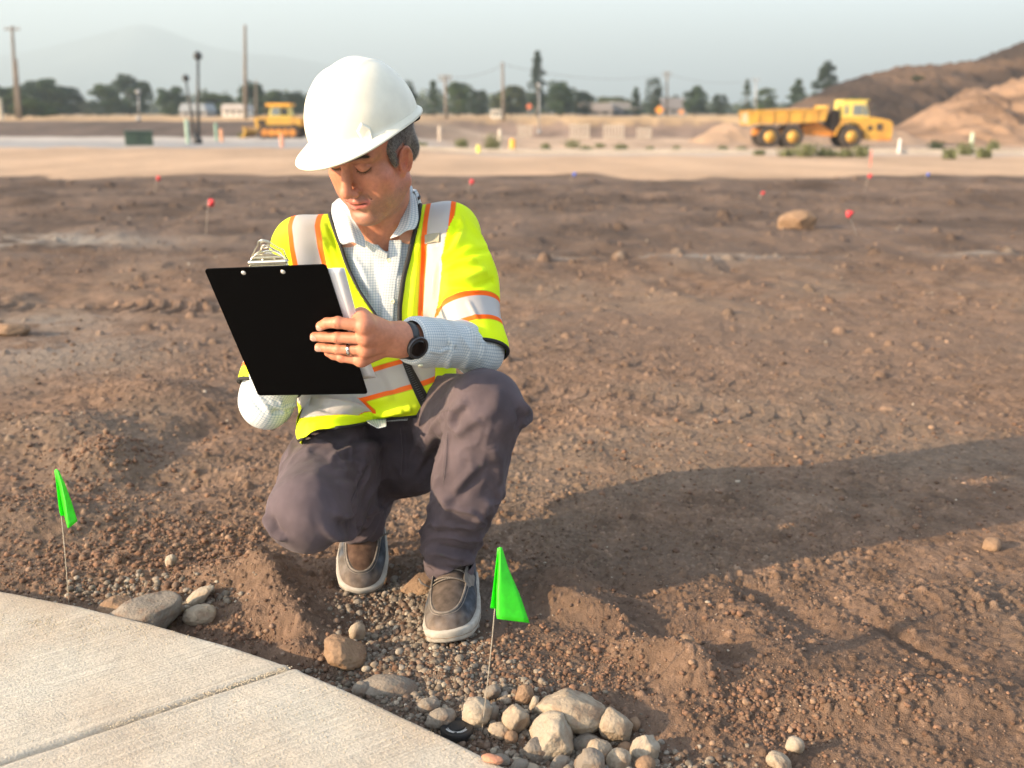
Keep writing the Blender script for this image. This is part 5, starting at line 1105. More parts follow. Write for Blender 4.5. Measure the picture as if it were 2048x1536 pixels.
# hair: cropped, greying, showing below the hat
def build_hair():
    S = SDF((-.10, -.09, -.08), (.10, .14, .16), .002)
    S.ell((0, .017, .054), (.0785, .100, .085), 0)
    S.ell((0, .075, -.02), (.058, .035, .05), .03)
    for s_ in (1, -1):
        S.ell((s_*.0695, -.022, .024), (.0075, .017, .030), .008); S.ell((s_*.0705, -.012, .0), (.0055, .008, .022), .006)
    V, F = S.mesh(1); x, y, z = V.T; ax = np.abs(x)
    keep = (z > .045-.9*(y+.045)) | ((ax > .058) & (y > -.045) & (z > -.022+.9*np.abs(y+.018))); keep = keep & ((y > -.052) | (z > .085)) & ~((y > -.026) & (y < .016) & (z < .030) & (ax > .05))
    k = keep[F].all(1); F2 = F[k]; used = np.unique(F2); mp = -np.ones(len(V), int); mp[used] = np.arange(len(used)); V2 = V[used]
    n = vnorm(V2, mp[F2]); V2 = V2+n*.0012*vnoise(*(V2*600).T, s=3)[:, None]
    o = mk('hair', h2w(V2), mp[F2], M['hair'], man)
    # short strands
    g = np.random.default_rng(3); side = np.nonzero((V2[:, 0] > .045) & (V2[:, 2] < .075))[0]; mb = []; ff = []; q = 0
    for i in g.choice(side, 6500):
        p = V2[i]+g.normal(size=3)*.0012; t = np.array([0, .45, -1])+g.normal(size=3)*.35; t -= n[i]*(t@n[i])*.85; t /= np.linalg.norm(t); L = g.uniform(.005, .010)
        s_ = np.cross(t, n[i])*.00028; e = p+t*L+n[i]*.0012
        mb += [p-s_, p+s_, e]; ff.append((q, q+1, q+2)); q += 3
    st = mk('strands', h2w(np.array(mb)), np.array(ff), M['hair2'], o)
    # eyebrows and lashes
    mb = []; ff = []; q = 0; bv = bvh(w2h(hv), hf)
    for s_ in (1, -1):
        for i in range(420):
            u = g.uniform(0, 1); x_ = .012+.038*u; z_ = .0475+.004*math.sin(u*2.6)+g.normal()*.0024*(1-.45*u)
            l, nn, _, _ = bv.ray_cast(Vector((s_*x_, -.2, z_)), Vector((0, 1, 0)))
            if l is None: continue
            p = np.array(l); t = np.array([s_*1, .15, .35-.7*u])+g.normal(size=3)*.15; t -= np.array(nn)*(t@np.array(nn)); t /= np.linalg.norm(t); sd2 = np.cross(t, np.array(nn))*.00032
            mb += [p-sd2, p+sd2, p+t*g.uniform(.005, .009)+np.array(nn)*.0012]; ff.append((q, q+1, q+2)); q += 3
        for i in range(46):
            u = i/45; x_ = .019+.027*u; z_ = .0158+.0006*math.cos(u*6)
            l, nn, _, _ = bv.ray_cast(Vector((s_*x_, -.2, z_)), Vector((0, 1, 0)))
            if l is None: continue
            p = np.array(l); e = p+np.array([s_*(u-.4)*.005, -.006, -.0035]); mb += [p-np.array([.0003, 0, 0]), p+np.array([.0003, 0, 0]), e]; ff.append((q, q+1, q+2)); q += 3
    mk('eyebrows', h2w(np.array(mb)), np.array(ff), M['brow'], man)
M['hair'] = mat('hair', (.075, .063, .056), rough=.6, var=.4, vscale=300, bump=.6, bscale=900, bdist=.001); M['hair2'] = mat('grey_hair', (.22, .195, .18), rough=.5, var=.6, vscale=200); M['brow'] = mat('brow_hair', (.045, .03, .022), rough=.6)
build_hair()
# ------------------------------------------------------------------ clothing
def armcoord(V, a, b):
    v = b-a; L = np.linalg.norm(v); t = v/L; q = V-a; s = q@t; r = q-np.outer(s, t)
    u = np.cross(t, [0, 1, 0]); u /= np.linalg.norm(u); w_ = np.cross(t, u)
    return s, np.arctan2(r@w_, r@u), np.linalg.norm(r, axis=1), L
def trim(V, F, it=10):            # evens out a cut cloth edge
    E_ = np.concatenate([F[:, [i, (i+1) % 4]] for i in range(4)]); E_ = np.sort(E_, 1); k, n = np.unique(E_[:, 0].astype(np.int64)*len(V)+E_[:, 1], return_counts=True)
    b = k[n == 1]; e = np.stack([b//len(V), b % len(V)], 1); V = V.copy(); c = np.bincount(e.ravel(), minlength=len(V)); m = c == 2
    for _ in range(it):
        S = np.stack([np.bincount(e[:, 0], V[e[:, 1], q], len(V))+np.bincount(e[:, 1], V[e[:, 0], q], len(V)) for q in range(3)], 1); V[m] = V[m]*.5+S[m]/2*.5
    return V
def subset(V, F, keepv, *arrs):
    k = keepv[F].all(1); F2 = F[k]; u = np.unique(F2); mp = -np.ones(len(V), int); mp[u] = np.arange(len(u)); return (trim(V[u], mp[F2]), mp[F2])+tuple(a[u] for a in arrs)
def wrinkle(V, N_, amp, sx, sy, sz, s=1): return V+N_*(amp*fbm(V[:, 0]*sx, V[:, 1]*sy, V[:, 2]*sz, o=3, s=s))[:, None]

def check_mat(name, base, line, period, wdt):
    m = mat(name, base, rough=.85, bump=.35, bscale=1500, bdist=.0004, spec=.2); t = m.node_tree; N = t.nodes; L = t.links; b = N['Principled BSDF']
    a = N.new('ShaderNodeAttribute'); a.attribute_name = 'Pat'; sp = N.new('ShaderNodeSeparateXYZ'); L.new(a.outputs['Vector'], sp.inputs[0]); outs = []
    for k in (0, 1):
        d_ = N.new('ShaderNodeMath'); d_.operation = 'MULTIPLY'; L.new(sp.outputs[k], d_.inputs[0]); d_.inputs[1].default_value = 1/period
        f = N.new('ShaderNodeMath'); f.operation = 'FRACT'; L.new(d_.outputs[0], f.inputs[0])
        c = N.new('ShaderNodeMath'); c.operation = 'SUBTRACT'; L.new(f.outputs[0], c.inputs[0]); c.inputs[1].default_value = .5
        e = N.new('ShaderNodeMath'); e.operation = 'ABSOLUTE'; L.new(c.outputs[0], e.inputs[0])
        mr = N.new('ShaderNodeMapRange'); mr.inputs['From Min'].default_value = wdt/2; mr.inputs['From Max'].default_value = wdt/2+.10; mr.inputs['To Min'].default_value = .62; mr.inputs['To Max'].default_value = 0; L.new(e.outputs[0], mr.inputs['Value']); outs.append(mr.outputs[0])
    s = N.new('ShaderNodeMath'); s.operation = 'ADD'; s.use_clamp = True; L.new(outs[0], s.inputs[0]); L.new(outs[1], s.inputs[1])
    mx = N.new('ShaderNodeMix'); mx.data_type = 'RGBA'; L.new(s.outputs[0], mx.inputs['Factor']); mx.inputs['A'].default_value = (*base, 1); mx.inputs['B'].default_value = (*line, 1); L.new(mx.outputs['Result'], b.inputs['Base Color'])
    return m
M['shirt'] = check_mat('checked_shirt', (.60, .63, .63), (.28, .36, .43), .0056, .2)
M['white'] = mat('white_thread', (.8, .8, .78), rough=.8)
M['black'] = mat('black_tape', (.012, .012, .013), rough=.75, bump=.3, bscale=900, bdist=.0004)
def vest_mat():
    m = mat('hi_vis_fabric', (.70, .93, .01), rough=.8, bump=.35, bscale=1100, bdist=.0004, spec=.2, trans=0); t = m.node_tree; N = t.nodes; L = t.links; b = N['Principled BSDF']
    a = N.new('ShaderNodeAttribute'); a.attribute_name = 'band'
    def step(th):
        mr = N.new('ShaderNodeMapRange'); mr.inputs['From Min'].default_value = th-.0006; mr.inputs['From Max'].default_value = th+.0006; mr.inputs['To Min'].default_value = 1; mr.inputs['To Max'].default_value = 0; L.new(a.outputs['Fac'], mr.inputs['Value']); return mr.outputs[0]
    def mixc(f, A, B):
        mx = N.new('ShaderNodeMix'); mx.data_type = 'RGBA'; L.new(f, mx.inputs['Factor'])
        for k, v in (('A', A), ('B', B)):
            if isinstance(v, tuple): mx.inputs[k].default_value = (*v, 1)
            else: L.new(v, mx.inputs[k])
        return mx.outputs['Result']
    o1 = step(.0325); o2 = step(.0222)
    o3 = step(.0342); tc = N.new('ShaderNodeTexCoord'); nz = N.new('ShaderNodeTexNoise'); nz.inputs['Scale'].default_value = 9; nz.inputs['Detail'].default_value = 6; L.new(tc.outputs['Object'], nz.inputs['Vector'])
    mg = N.new('ShaderNodeMapRange'); mg.inputs['From Min'].default_value = .45; mg.inputs['From Max'].default_value = .8; mg.inputs['To Max'].default_value = .22; L.new(nz.outputs['Fac'], mg.inputs['Value'])
    L.new(mixc(mg.outputs[0], mixc(o2, mixc(o1, mixc(o3, (.70, .90, .008), (.50, .60, .02)), (.90, .13, .008)), (.43, .42, .42)), (.50, .46, .20)), b.inputs['Base Color'])
    mr = N.new('ShaderNodeMapRange'); mr.inputs['To Min'].default_value = .8; mr.inputs['To Max'].default_value = .38; L.new(o2, mr.inputs['Value']); L.new(mr.outputs[0], b.inputs['Roughness'])
    return m
M['vest'] = vest_mat()
TZ = [.24, .34, .42, .52, .62, .70, .755]; TX = [-.31, -.31, -.308, -.30, -.287, -.284, -.284]; TY = [2.305, 2.272, 2.25, 2.24, 2.236, 2.242, 2.252]
TRX = [.165, .165, .160, .158, .168, .162, .115]; TRY = [.11, .118, .118, .108, .105, .095, .078]
def torso(S, off, k=.03): S.loft(TZ, TX, TY, [a+off for a in TRX], [a+off for a in TRY], k)
def build_shirt():
    S = SDF((-.62, 1.85, .30), (.04, 2.46, .90), .0042)
    torso(S, 0); S.cap(NECK+[-.06, 0, -.045], SH_R+[.0, 0, -.005], .058, .056, .03); S.cap(NECK+[.06, 0, -.035], SH_L+[0, 0, -.005], .058, .056, .03)
    S.cap(NECK+[0, -.006, -.055], NECK+[0, -.012, .012], .074, .062, .025)
    S.cap(SH_L, EL_L, .060, .055, .02); S.cap(SH_R, EL_R, .060, .056, .02)
    cf = WR_L+(EL_L-WR_L)*.14; S.cap(EL_L, WR_L+(EL_L-WR_L)*.42, .052, .0455, .02); S.cap(WR_L+(EL_L-WR_L)*.42, cf, .047, .041, .01)
    S.ell(EL_L+[.004, .01, -.022], (.05, .055, .045), .02)
    S.cap(EL_R, WR_R+(EL_R-WR_R)*.2, .052, .044, .02); S.ell(EL_R+[0, -.005, -.02], (.050, .055, .045), .02)
    V, F = S.mesh(2); N_ = vnorm(V, F); V = wrinkle(V, N_, .0028, 14, 14, 9, 4); bv = bvh(V, F)
    # folds in the sleeve and the shirt front (photograph lines laid on the cloth)
    for px, r, a in (([(885, 655), (905, 690), (893, 735)], .006, .006), ([(910, 660), (940, 700), (925, 745)], .006, .005), ([(868, 665), (890, 690), (915, 700)], .004, -.005), ([(930, 650), (965, 690), (960, 730)], .007, .005),
                     ([(850, 700), (880, 705), (905, 690)], .005, .004), ([(955, 655), (985, 690)], .005, -.004), ([(898, 700), (900, 750)], .004, -.006),
                     ([(700, 505), (725, 540), (745, 600)], .007, .005), ([(690, 520), (715, 570), (740, 600)], .008, -.004), ([(800, 500), (795, 560), (785, 610)], .006, .003), ([(745, 520), (752, 560), (762, 600)], .006, -.003), ([(776, 520), (772, 560), (766, 620)], .003, .003),
                     ([(500, 745), (520, 790), (545, 830)], .006, .007), ([(560, 800), (570, 830)], .005, .006), ([(485, 760), (505, 800), (530, 828)], .005, -.006), ([(520, 800), (540, 825), (580, 820)], .004, -.007), ([(535, 800), (560, 815), (590, 810)], .005, .006)):
        V = fold(V, N_, bv, px, r, a)
    # pattern coordinates
    sL, aL, rL, LL = armcoord(V, SH_L, EL_L); s2, a2, r2, L2 = armcoord(V, EL_L, WR_L); sR, aR, rR, LR = armcoord(V, SH_R, EL_R); s4, a4, r4, L4 = armcoord(V, EL_R, WR_R)
    U = V[:, 0].copy(); W_ = V[:, 2].copy()
    m = (r2 < .075) & (s2 > -.03) & (V[:, 1] < 2.11) & (V[:, 0] > -.26); U[m] = a2[m]*.047; W_[m] = s2[m]
    m2 = (rL < .075) & (sL > .05) & ~m & (V[:, 0] > -.14); U[m2] = aL[m2]*.055; W_[m2] = sL[m2]
    m3 = (r4 < .08) & (s4 > -.02) & (V[:, 2] < .62) & (V[:, 0] < -.38); U[m3] = a4[m3]*.047; W_[m3] = s4[m3]
    # neck opening
    nl = [(815, 366), (809, 400), (800, 445), (780, 478), (777, 506)]; nr = [(690, 398), (716, 438), (742, 474), (776, 505)]
    A = hits(bv, nl); B = hits(bv, nr)
    front = V[:, 1] < 2.235
    kill = np.zeros(len(V), bool)
    if len(A) > 2 and len(B) > 2:
        ia, ib = np.argsort(A[:, 2]), np.argsort(B[:, 2]); xr = np.interp(V[:, 2], A[ia, 2], A[ia, 0]); xl = np.interp(V[:, 2], B[ib, 2], B[ib, 0])
        kill = front & (V[:, 2] > min(A[:, 2].min(), B[:, 2].min())) & (V[:, 0] > xl) & (V[:, 0] < xr)
    kill |= (V[:, 2] > .835) & (np.hypot(V[:, 0]-NECK[0], (V[:, 1]-NECK[1])*.95) < .066)
    kill |= (V[:, 2] < .385) & (V[:, 1] < 2.40)
    kill |= (s2 > L2*.86) & (r2 < .06) & (V[:, 0] < -.15) & (V[:, 1] < 2.05)
    V2, F2, U2, W2 = subset(V, F, ~kill, U, W_)
    sh = mk('shirt', V2, F2, M['shirt'], man, attrs={'Pat': np.stack([U2, W2, U2*0], 1)})
    md = sh.modifiers.new('t', 'SOLIDIFY'); md.thickness = .0015
    return sh, bv, V, F
shirt, bvS, sV, sF = build_shirt()
bvB = bvh(bV, bF)
bvUp = bvh(*[np.concatenate([sV, bV]), list(map(tuple, sF))+[tuple(i+len(sV) for i in f) for f in bF]][:2]) if False else None
def strip(name, rows, mt, parent, thick=.0016, n=(10, 22), pat=None, sub=1):
    """soft surface through rows of 3-D points"""
    R_ = []
    for pl in rows:
        pl = np.array(pl, float); L = np.r_[0, np.cumsum(np.linalg.norm(np.diff(pl, axis=0), axis=1))]; uu = np.linspace(0, L[-1], n[1]); R_.append(np.stack([np.interp(uu, L, pl[:, k]) for k in range(3)], 1))
    R_ = np.array(R_); v = np.linspace(0, 1, len(rows)); vv = np.linspace(0, 1, n[0]); A = np.stack([np.stack([np.interp(vv, v, R_[:, j, k]) for j in range(n[1])], 1) for k in range(3)], -1)
    for _ in range(2): A[:, 1:-1] = A[:, 1:-1]*.5+(A[:, :-2]+A[:, 2:])*.25
    mb = MB(); mb.grid(A); du = np.r_[0, np.cumsum(np.linalg.norm(np.diff(A.mean(0), axis=0), axis=1))]; dv = np.r_[0, np.cumsum(np.linalg.norm(np.diff(A.mean(1), axis=0), axis=1))]
    V_, U_ = np.meshgrid(dv, du, indexing='ij')
    o = mb.build(name, mt, parent, smooth=True, attrs={'Pat': np.stack([U_.ravel(), V_.ravel(), U_.ravel()*0], 1)})
    md = o.modifiers.new('t', 'SOLIDIFY'); md.thickness = thick; md.offset = 0
    if sub: md = o.modifiers.new('s', 'SUBSURF'); md.levels = md.render_levels = 1
    return o
def pts_on(bv, px, off): return [q for q in hits(bv, px, off)]
# collar: a stand around the neck and a turned-down leaf on each side
def ringpt(ang, r, z, c=NECK): return np.array([c[0]+r*math.sin(ang), c[1]-r*math.cos(ang)*.95, z])
back = [ringpt(rad(a), .066, .875-.012*abs(math.cos(rad(a/2)))) for a in range(100, 261, 20)]
def PT(lst): return [P(a, b, t) for a, b, t in lst]
# leaf on the picture's right
cR_in = PT([(779, 478, 2.150), (797, 452, 2.155), (808, 420, 2.170), (813, 390, 2.195), (815, 366, 2.23)])
cR_f = PT([(800, 471, 2.138), (817, 452, 2.142), (821, 420, 2.158), (821, 392, 2.185), (819, 368, 2.225)])
cR_o = PT([(815, 455, 2.142), (829, 463, 2.142), (838, 440, 2.155), (835, 405, 2.175), (824, 373, 2.225)])
cL_in = PT([(731, 497, 2.135), (732, 479, 2.140), (708, 440, 2.135), (696, 415, 2.15), (686, 396, 2.19)])
cL_f = PT([(711, 487, 2.122), (703, 462, 2.126), (696, 432, 2.14), (684, 410, 2.17), (676, 397, 2.21)])
cL_o = PT([(705, 483, 2.128), (682, 493, 2.130), (672, 462, 2.135), (662, 425, 2.165), (664, 408, 2.21)])
strip('collar', [cR_in, cR_f], M['shirt'], shirt); strip('collar', [cR_f, cR_o], M['shirt'], shirt)
strip('collar', [cL_in, cL_f], M['shirt'], shirt); strip('collar', [cL_f, cL_o], M['shirt'], shirt)
bk = [ringpt(rad(a), .070, .872) for a in range(70, 291, 20)]; bk2 = [ringpt(rad(a), .078, .878) for a in range(70, 291, 20)]; bk3 = [ringpt(rad(a), .090, .838) for a in range(70, 291, 20)]
strip('collar', [[q-np.array([0, 0, .035]) for q in bk], bk, bk2, bk3], M['shirt'], shirt, n=(14, 30))
# turned edge of the shirt front and its placket with buttons
pl = hits(bvS, [(779, 480), (777, 520), (768, 570), (764, 620), (760, 690)], .003, 16)
if len(pl) > 3: strip('placket', [pl-np.array([.0015, 0, 0]), pl+np.array([.012, -.0012, 0]), pl+np.array([.026, 0, 0])], M['shirt'], shirt, thick=.003)
lap_ = hits(bvS, [(733, 494), (750, 512), (775, 520)], .004, 8); lp2 = PT([(731, 480, 2.142), (752, 492, 2.148), (776, 507, 2.156)])
if len(lap_) > 2: strip('lapel', [lp2, lap_], M['shirt'], shirt)
M['button'] = mat('button', (.72, .70, .50), rough=.3)
for px, py, bb in ((778, 522, bvS), (786, 603, bvS), (840, 727, bvS)):
    l, n_ = hit(bb, px, py)
    if l is None: continue
    if n_@(l-np.array(CAMO)) > 0: n_ = -n_
    z_ = Vector(n_).to_track_quat('Z', 'Y').to_matrix(); mb = MB(); mb.lathe([(0, .0022), (.0028, .0020), (.0034, .0030), (.0048, .0026), (.0052, .0010), (.0048, -.001)], (0, 0, 0), 'z', 18)
    for q in range(4): mb.tube([(.0014*math.cos(q*1.57+.8), .0014*math.sin(q*1.57+.8), .0018), (.0014*math.cos(q*1.57+.8), .0014*math.sin(q*1.57+.8), .0026)], .0005, 6)
    V_ = [v@np.array(z_).T+l+n_*.0035 for v in mb.V]; mb.V = V_; mb.build('button', M['button'], shirt, smooth=True)
# cuff band
s_ = WR_L+(EL_L-WR_L)*.14; ax_ = (EL_L-WR_L)/np.linalg.norm(EL_L-WR_L); u_ = np.cross(ax_, [0, 0, 1]); u_ /= np.linalg.norm(u_); v_ = np.cross(ax_, u_)
rings = []
for s, r in ((-.004, .0355), (-.003, .0395), (.0, .0432), (.02, .0455), (.045, .0475), (.05, .046)):
    rings.append([s_+ax_*s+(r+.0012*math.sin(3*t+s*60))*(math.cos(t)*u_+math.sin(t)*v_*1.06) for t in np.linspace(0, 2*math.pi, 49)[:-1]])
mb = MB(); mb.grid(np.array(rings), True); T_, Q_ = np.meshgrid(np.linspace(0, .29, 48), [s for s in (0, .004, .008, .028, .053, .058)])
cu = mb.build('cuff', M['shirt'], shirt, smooth=True, attrs={'Pat': np.stack([T_.ravel(), Q_.ravel(), T_.ravel()*0], 1)})

# ---- safety vest
def polyx(pts, key=2):
    i = np.argsort(pts[:, key]); return pts[i]
def build_vest():
    S = SDF((-.64, 1.98, .28), (.06, 2.47, .90), .0036)
    torso(S, .016)
    S.cap(NECK+[-.055, 0, -.034], SH_R+[0, 0, .004], .064, .066, .035); S.cap(NECK+[.055, 0, -.022], SH_L+[0, 0, .004], .064, .066, .035)
    dL = (EL_L-SH_L); dR = (EL_R-SH_R)
    S.cap(SH_L, SH_L+dL*1.02, .063, .066, .025); S.cap(SH_R, SH_R+dR*.90, .066, .066, .02)
    S.ell(SH_L+dL*.5+[.004, .01, .0], (.070, .07, .10), .04)
    # the skirt of the vest bunches over the belt and the lower thigh
    S.ell((-.315, 2.20, .43), (.155, .105, .085), .03); S.ell((-.382, 2.10, .398), (.080, .13, .052), .03); S.ell((-.235, 2.17, .445), (.095, .085, .065), .03)
    V, F = S.mesh(3); N_ = vnorm(V, F); V = wrinkle(V, N_, .003, 9, 9, 7, 14); bv = bvh(V, F)
    FO = [([(880, 520), (905, 500), (925, 470)], .008, .006), ([(882, 545), (915, 525), (955, 520)], .008, .006), ([(885, 560), (930, 555), (975, 540)], .009, .006),
          ([(890, 500), (905, 470), (915, 440)], .007, -.006), ([(900, 530), (945, 505), (975, 500)], .007, -.005), ([(895, 575), (950, 575), (992, 560)], .007, -.005), ([(920, 430), (925, 460), (912, 495)], .007, .005), ([(940, 445), (965, 480), (985, 530)], .01, .004),
          ([(640, 470), (665, 540), (690, 600)], .008, .004), ([(655, 440), (680, 510), (720, 590)], .007, -.004), ([(840, 450), (832, 540), (822, 640)], .007, .004), ([(850, 460), (845, 540), (838, 640)], .006, -.005),
          ([(620, 803), (680, 812), (760, 828), (830, 815)], .009, .011), ([(640, 818), (700, 824), (790, 834)], .006, -.009), ([(610, 850), (680, 838), (760, 836)], .008, .005),
          ([(700, 792), (730, 802), (790, 795)], .010, .006), ([(870, 470), (880, 560), (872, 640)], .012, -.005), ([(875, 500), (868, 560), (866, 600)], .005, .004), ([(870, 790), (900, 780), (930, 765)], .008, .006),
          ([(760, 730), (775, 760), (790, 790)], .01, -.004), ([(880, 600), (905, 585), (960, 580)], .005, .004), ([(935, 600), (955, 640)], .005, .003)]
    V0, bv0 = V, bv
    for px, r, a in FO: V = fold(V, N_, bv, px, r, a*1.3)
    N_ = vnorm(V, F); bv = bvh(V, F)
    sL, aL, rL, LL = armcoord(V, SH_L, EL_L); sR, aR, rR, LR = armcoord(V, SH_R, EL_R)
    inR = (V[:, 0] < -.488) & (rR < .12)
    x, y, z = V0.T; bvf = bv; bv = bv0          # the tapes are laid out on the cloth before it creases
    def lx(px, n=20): return polyx(hits(bv, px, 0, n))
    sm = lx([(936, 404), (915, 425), (896, 458), (886, 500), (880, 545), (873, 600), (867, 640)]); xs_ = np.interp(z, sm[:, 2], sm[:, 0]); kb = sst(2.26, 2.30, y); xs_ = xs_*(1-kb)+(-.165)*kb; inL = (x > xs_) & (rL < .11)
    def dx(p, tilt=True): return np.abs(x-np.interp(z, p[:, 2], p[:, 0]))
    band = np.full(len(V), 1.0)
    vl = lx([(606, 452), (612, 500), (628, 560), (650, 620), (700, 720), (735, 790), (757, 838)]); vr = lx([(884, 395), (878, 430), (872, 480), (868, 560), (866, 620), (872, 700), (905, 790)])
    def zb(px): p = hits(bv, px, 0, 24); return p[np.argsort(p[:, 0])]
    hbz = zb([(598, 715), (640, 738), (681, 766), (717, 776), (775, 758), (860, 733), (890, 722)]); zcut = np.interp(x, hbz[:, 0], hbz[:, 2])
    for p in (vl, vr):
        sl = (p[-1, 0]-p[0, 0])/(p[-1, 2]-p[0, 2]); d_ = dx(p)*math.cos(math.atan(abs(sl))*.8); d_ = np.where(y < 2.3, np.maximum(d_, .0322+(zcut-z)*15), d_); d_ = np.maximum(d_, .0322+(x-xs_)*40); band = np.minimum(band, np.where(inR, 1, d_))
    hb = zb([(598, 715), (640, 738), (681, 766), (717, 776), (775, 758), (860, 733), (890, 722)]); h2 = zb([(592, 806), (628, 814), (680, 824), (723, 840), (770, 850), (850, 856), (900, 840)]); hl = zb([(590, 838), (640, 832), (700, 828), (735, 827)]); zl_ = np.interp(x, hl[:, 0], hl[:, 2])
    fr = y < 2.27
    for p, lim in ((hb, 9), (h2, P(748, 830, 2.12)[0])):
        zz = np.interp(x, p[:, 0], p[:, 2]); dd = np.abs(z-zz); dd = np.where(y < 2.25, np.maximum(dd, .0322+np.maximum((zl_-z), (x-lim) if lim < 5 else -9)*60), dd) if p is h2 else dd; dd = np.maximum(dd, .0322+(x-xs_)*40); band = np.minimum(band, np.where(inR, 1, dd))
    kL = (rL < .11) & (sL > .10) & (x > -.165); kL &= (V[:, 2] < .80)
    bL = np.abs(sL-.035*np.cos(aL-2.2)*0-.213); bL = np.maximum(bL, .0322+(xs_-x)*40); band = np.where(rL < .12, np.minimum(band, bL), band)
    band = np.where((x < -.482) & (rR < .09), np.abs(sR-.255), band)
    # openings
    bv = bvf; x, y, z = V.T
    eL = lx([(664, 412), (659, 424), (666, 450), (682, 493), (697, 536), (721, 585), (745, 620), (768, 655), (798, 700)], 40); eR = lx([(820, 370), (832, 388), (841, 408), (836, 445), (823, 492), (807, 555), (799, 614), (799, 655), (800, 700)], 40)
    xl = np.interp(z, eL[:, 2], eL[:, 0]); xr = np.interp(z, eR[:, 2], eR[:, 0]); zmin = max(eL[0, 2], eR[0, 2])
    kill = (y < 2.25) & (x > xl) & (x < xr) & (z > zmin)
    kill |= (z > .80) & (((x-NECK[0])/.080)**2+((y-NECK[1]-.0)/.080)**2 < 1)
    hem = zb([(592, 884), (603, 878), (625, 866), (660, 857), (700, 853), (735, 846), (775, 838), (835, 832), (862, 812), (885, 790), (925, 762)])
    hz = np.interp(x, hem[:, 0], hem[:, 2]); k = sst(2.20, 2.34, y); hzz = hz*(1-k)+.345*k
    kill |= (z < hzz) & (z < .55)
    hL = .292+.012*np.cos(aL+.3); hR = LR*.93
    kill |= (inL & (sL > hL)) | ((sR > hR) & (rR < .080) & (x < -.445) & (y < 2.16))
    V2, F2, b2 = subset(V, F, ~kill, band)
    # even the cut edge
    o = mk('safety_vest', V2, F2, M['vest'], man, attrs={'band': b2})
    md = o.modifiers.new('t', 'SOLIDIFY'); md.thickness = .002; md.offset = -1
    # black binding
    def bind(pts, r=.0042, name='binding', flat=1.0):
        pts = np.array(pts); 
        for _ in range(3): pts[1:-1] = pts[1:-1]*.5+(pts[:-2]+pts[2:])*.25
        mb = MB(); mb.tube(pts, r, 8); return mb.build(name, M['black'], o, smooth=True)
    e1 = hits(bv, [(663, 408), (659, 424), (666, 450), (682, 493), (697, 536), (721, 585), (745, 620), (768, 655), (798, 700)], .0015, 60); bind(e1, np.interp(np.linspace(0, 1, len(e1)), [0, .3, .55, 1], [.0048, .0042, .0028, .0026]))
    e2 = hits(bv, [(820, 371), (832, 388), (841, 408), (836, 445), (823, 492), (807, 555), (799, 614), (799, 655), (800, 700)], .0015, 60); bind(e2, .0052)
    h_ = hits(bv, [(593, 884), (603, 878), (625, 866), (660, 857), (700, 853), (735, 846), (775, 838), (835, 832)], .0, 50); bind(h_, .0036)
    bind(np.array([[NECK[0]+.082*math.sin(t), NECK[1]-.082*math.cos(t), .862-.01*math.cos(t)] for t in np.linspace(rad(75), rad(285), 24)]), .004)
    def armring(A, B, sfun, amp=0):
        v = B-A; L = np.linalg.norm(v); t = v/L; u = np.cross(t, [0, 1, 0]); u /= np.linalg.norm(u); w_ = np.cross(t, u); out = []
        for a in np.linspace(-math.pi, math.pi, 41):
            c = A+t*sfun(a); d_ = u*math.cos(a)+w_*math.sin(a); l, n, i, ds = bv.ray_cast(Vector(c), Vector(d_)); out.append(np.array(l) if l is not None and ds < .085 else c+d_*.066)
        return out
    bind(armring(SH_L, EL_L, lambda a: .290+.012*math.cos(a+.3)), .0042, 'sleeve_binding'); bind(armring(SH_R, EL_R, lambda a: LR*.935), .0042, 'sleeve_binding')
    # zip: tape and teeth
    zl = hits(bv, [(799, 700), (803, 722), (815, 755), (830, 790), (845, 822)], .003, 22); zr = hits(bv, [(812, 700), (822, 730), (838, 760), (855, 792), (872, 818)], .003, 22)
    if len(zl) > 5 and len(zr) > 5:
        zc = (zl[:min(len(zl), len(zr))]+zr[:min(len(zl), len(zr))])/2+np.array([0, -.003, 0]); strip('zip_tape', [zl[:len(zc)], zc, zr[:len(zc)]], M['black'], o, .0022)
        mb = MB(); M['zip'] = mat('zip_teeth', (.05, .05, .055), rough=.35)
        for i in range(60):
            u = i/59*(len(zc)-1); p = np.array([np.interp(u, np.arange(len(zc)), zc[:, k]) for k in range(3)]); mb.box(p+np.array([(.0022 if i % 2 else -.0022), -.003, 0]), (.004, .002, .0012))
        mb.build('zip_teeth', M['zip'], o)
    # mesh strap sewn over the breast stripe
    st = [hits(bv, [(852, 470+d), (868, 467+d), (881, 466+d)], .0035, 8) for d in (0, 9, 19)]
    if all(len(q) > 3 for q in st): strip('mesh_strap', st, mat('grey_mesh', (.33, .32, .25), rough=.8, bump=1.0, bscale=700, bdist=.001), o)
    return o, bv
vest, bvV = build_vest()
# shirt tail below the hem
q = hits(bvV, [(735, 842), (758, 840), (772, 838)], -.004, 8)
tl = [P(a, b, 2.11) for a, b in ((737, 846), (756, 857), (773, 853))]
if len(q) > 3: strip('shirt_tail', [q, tl], M['shirt'], shirt)

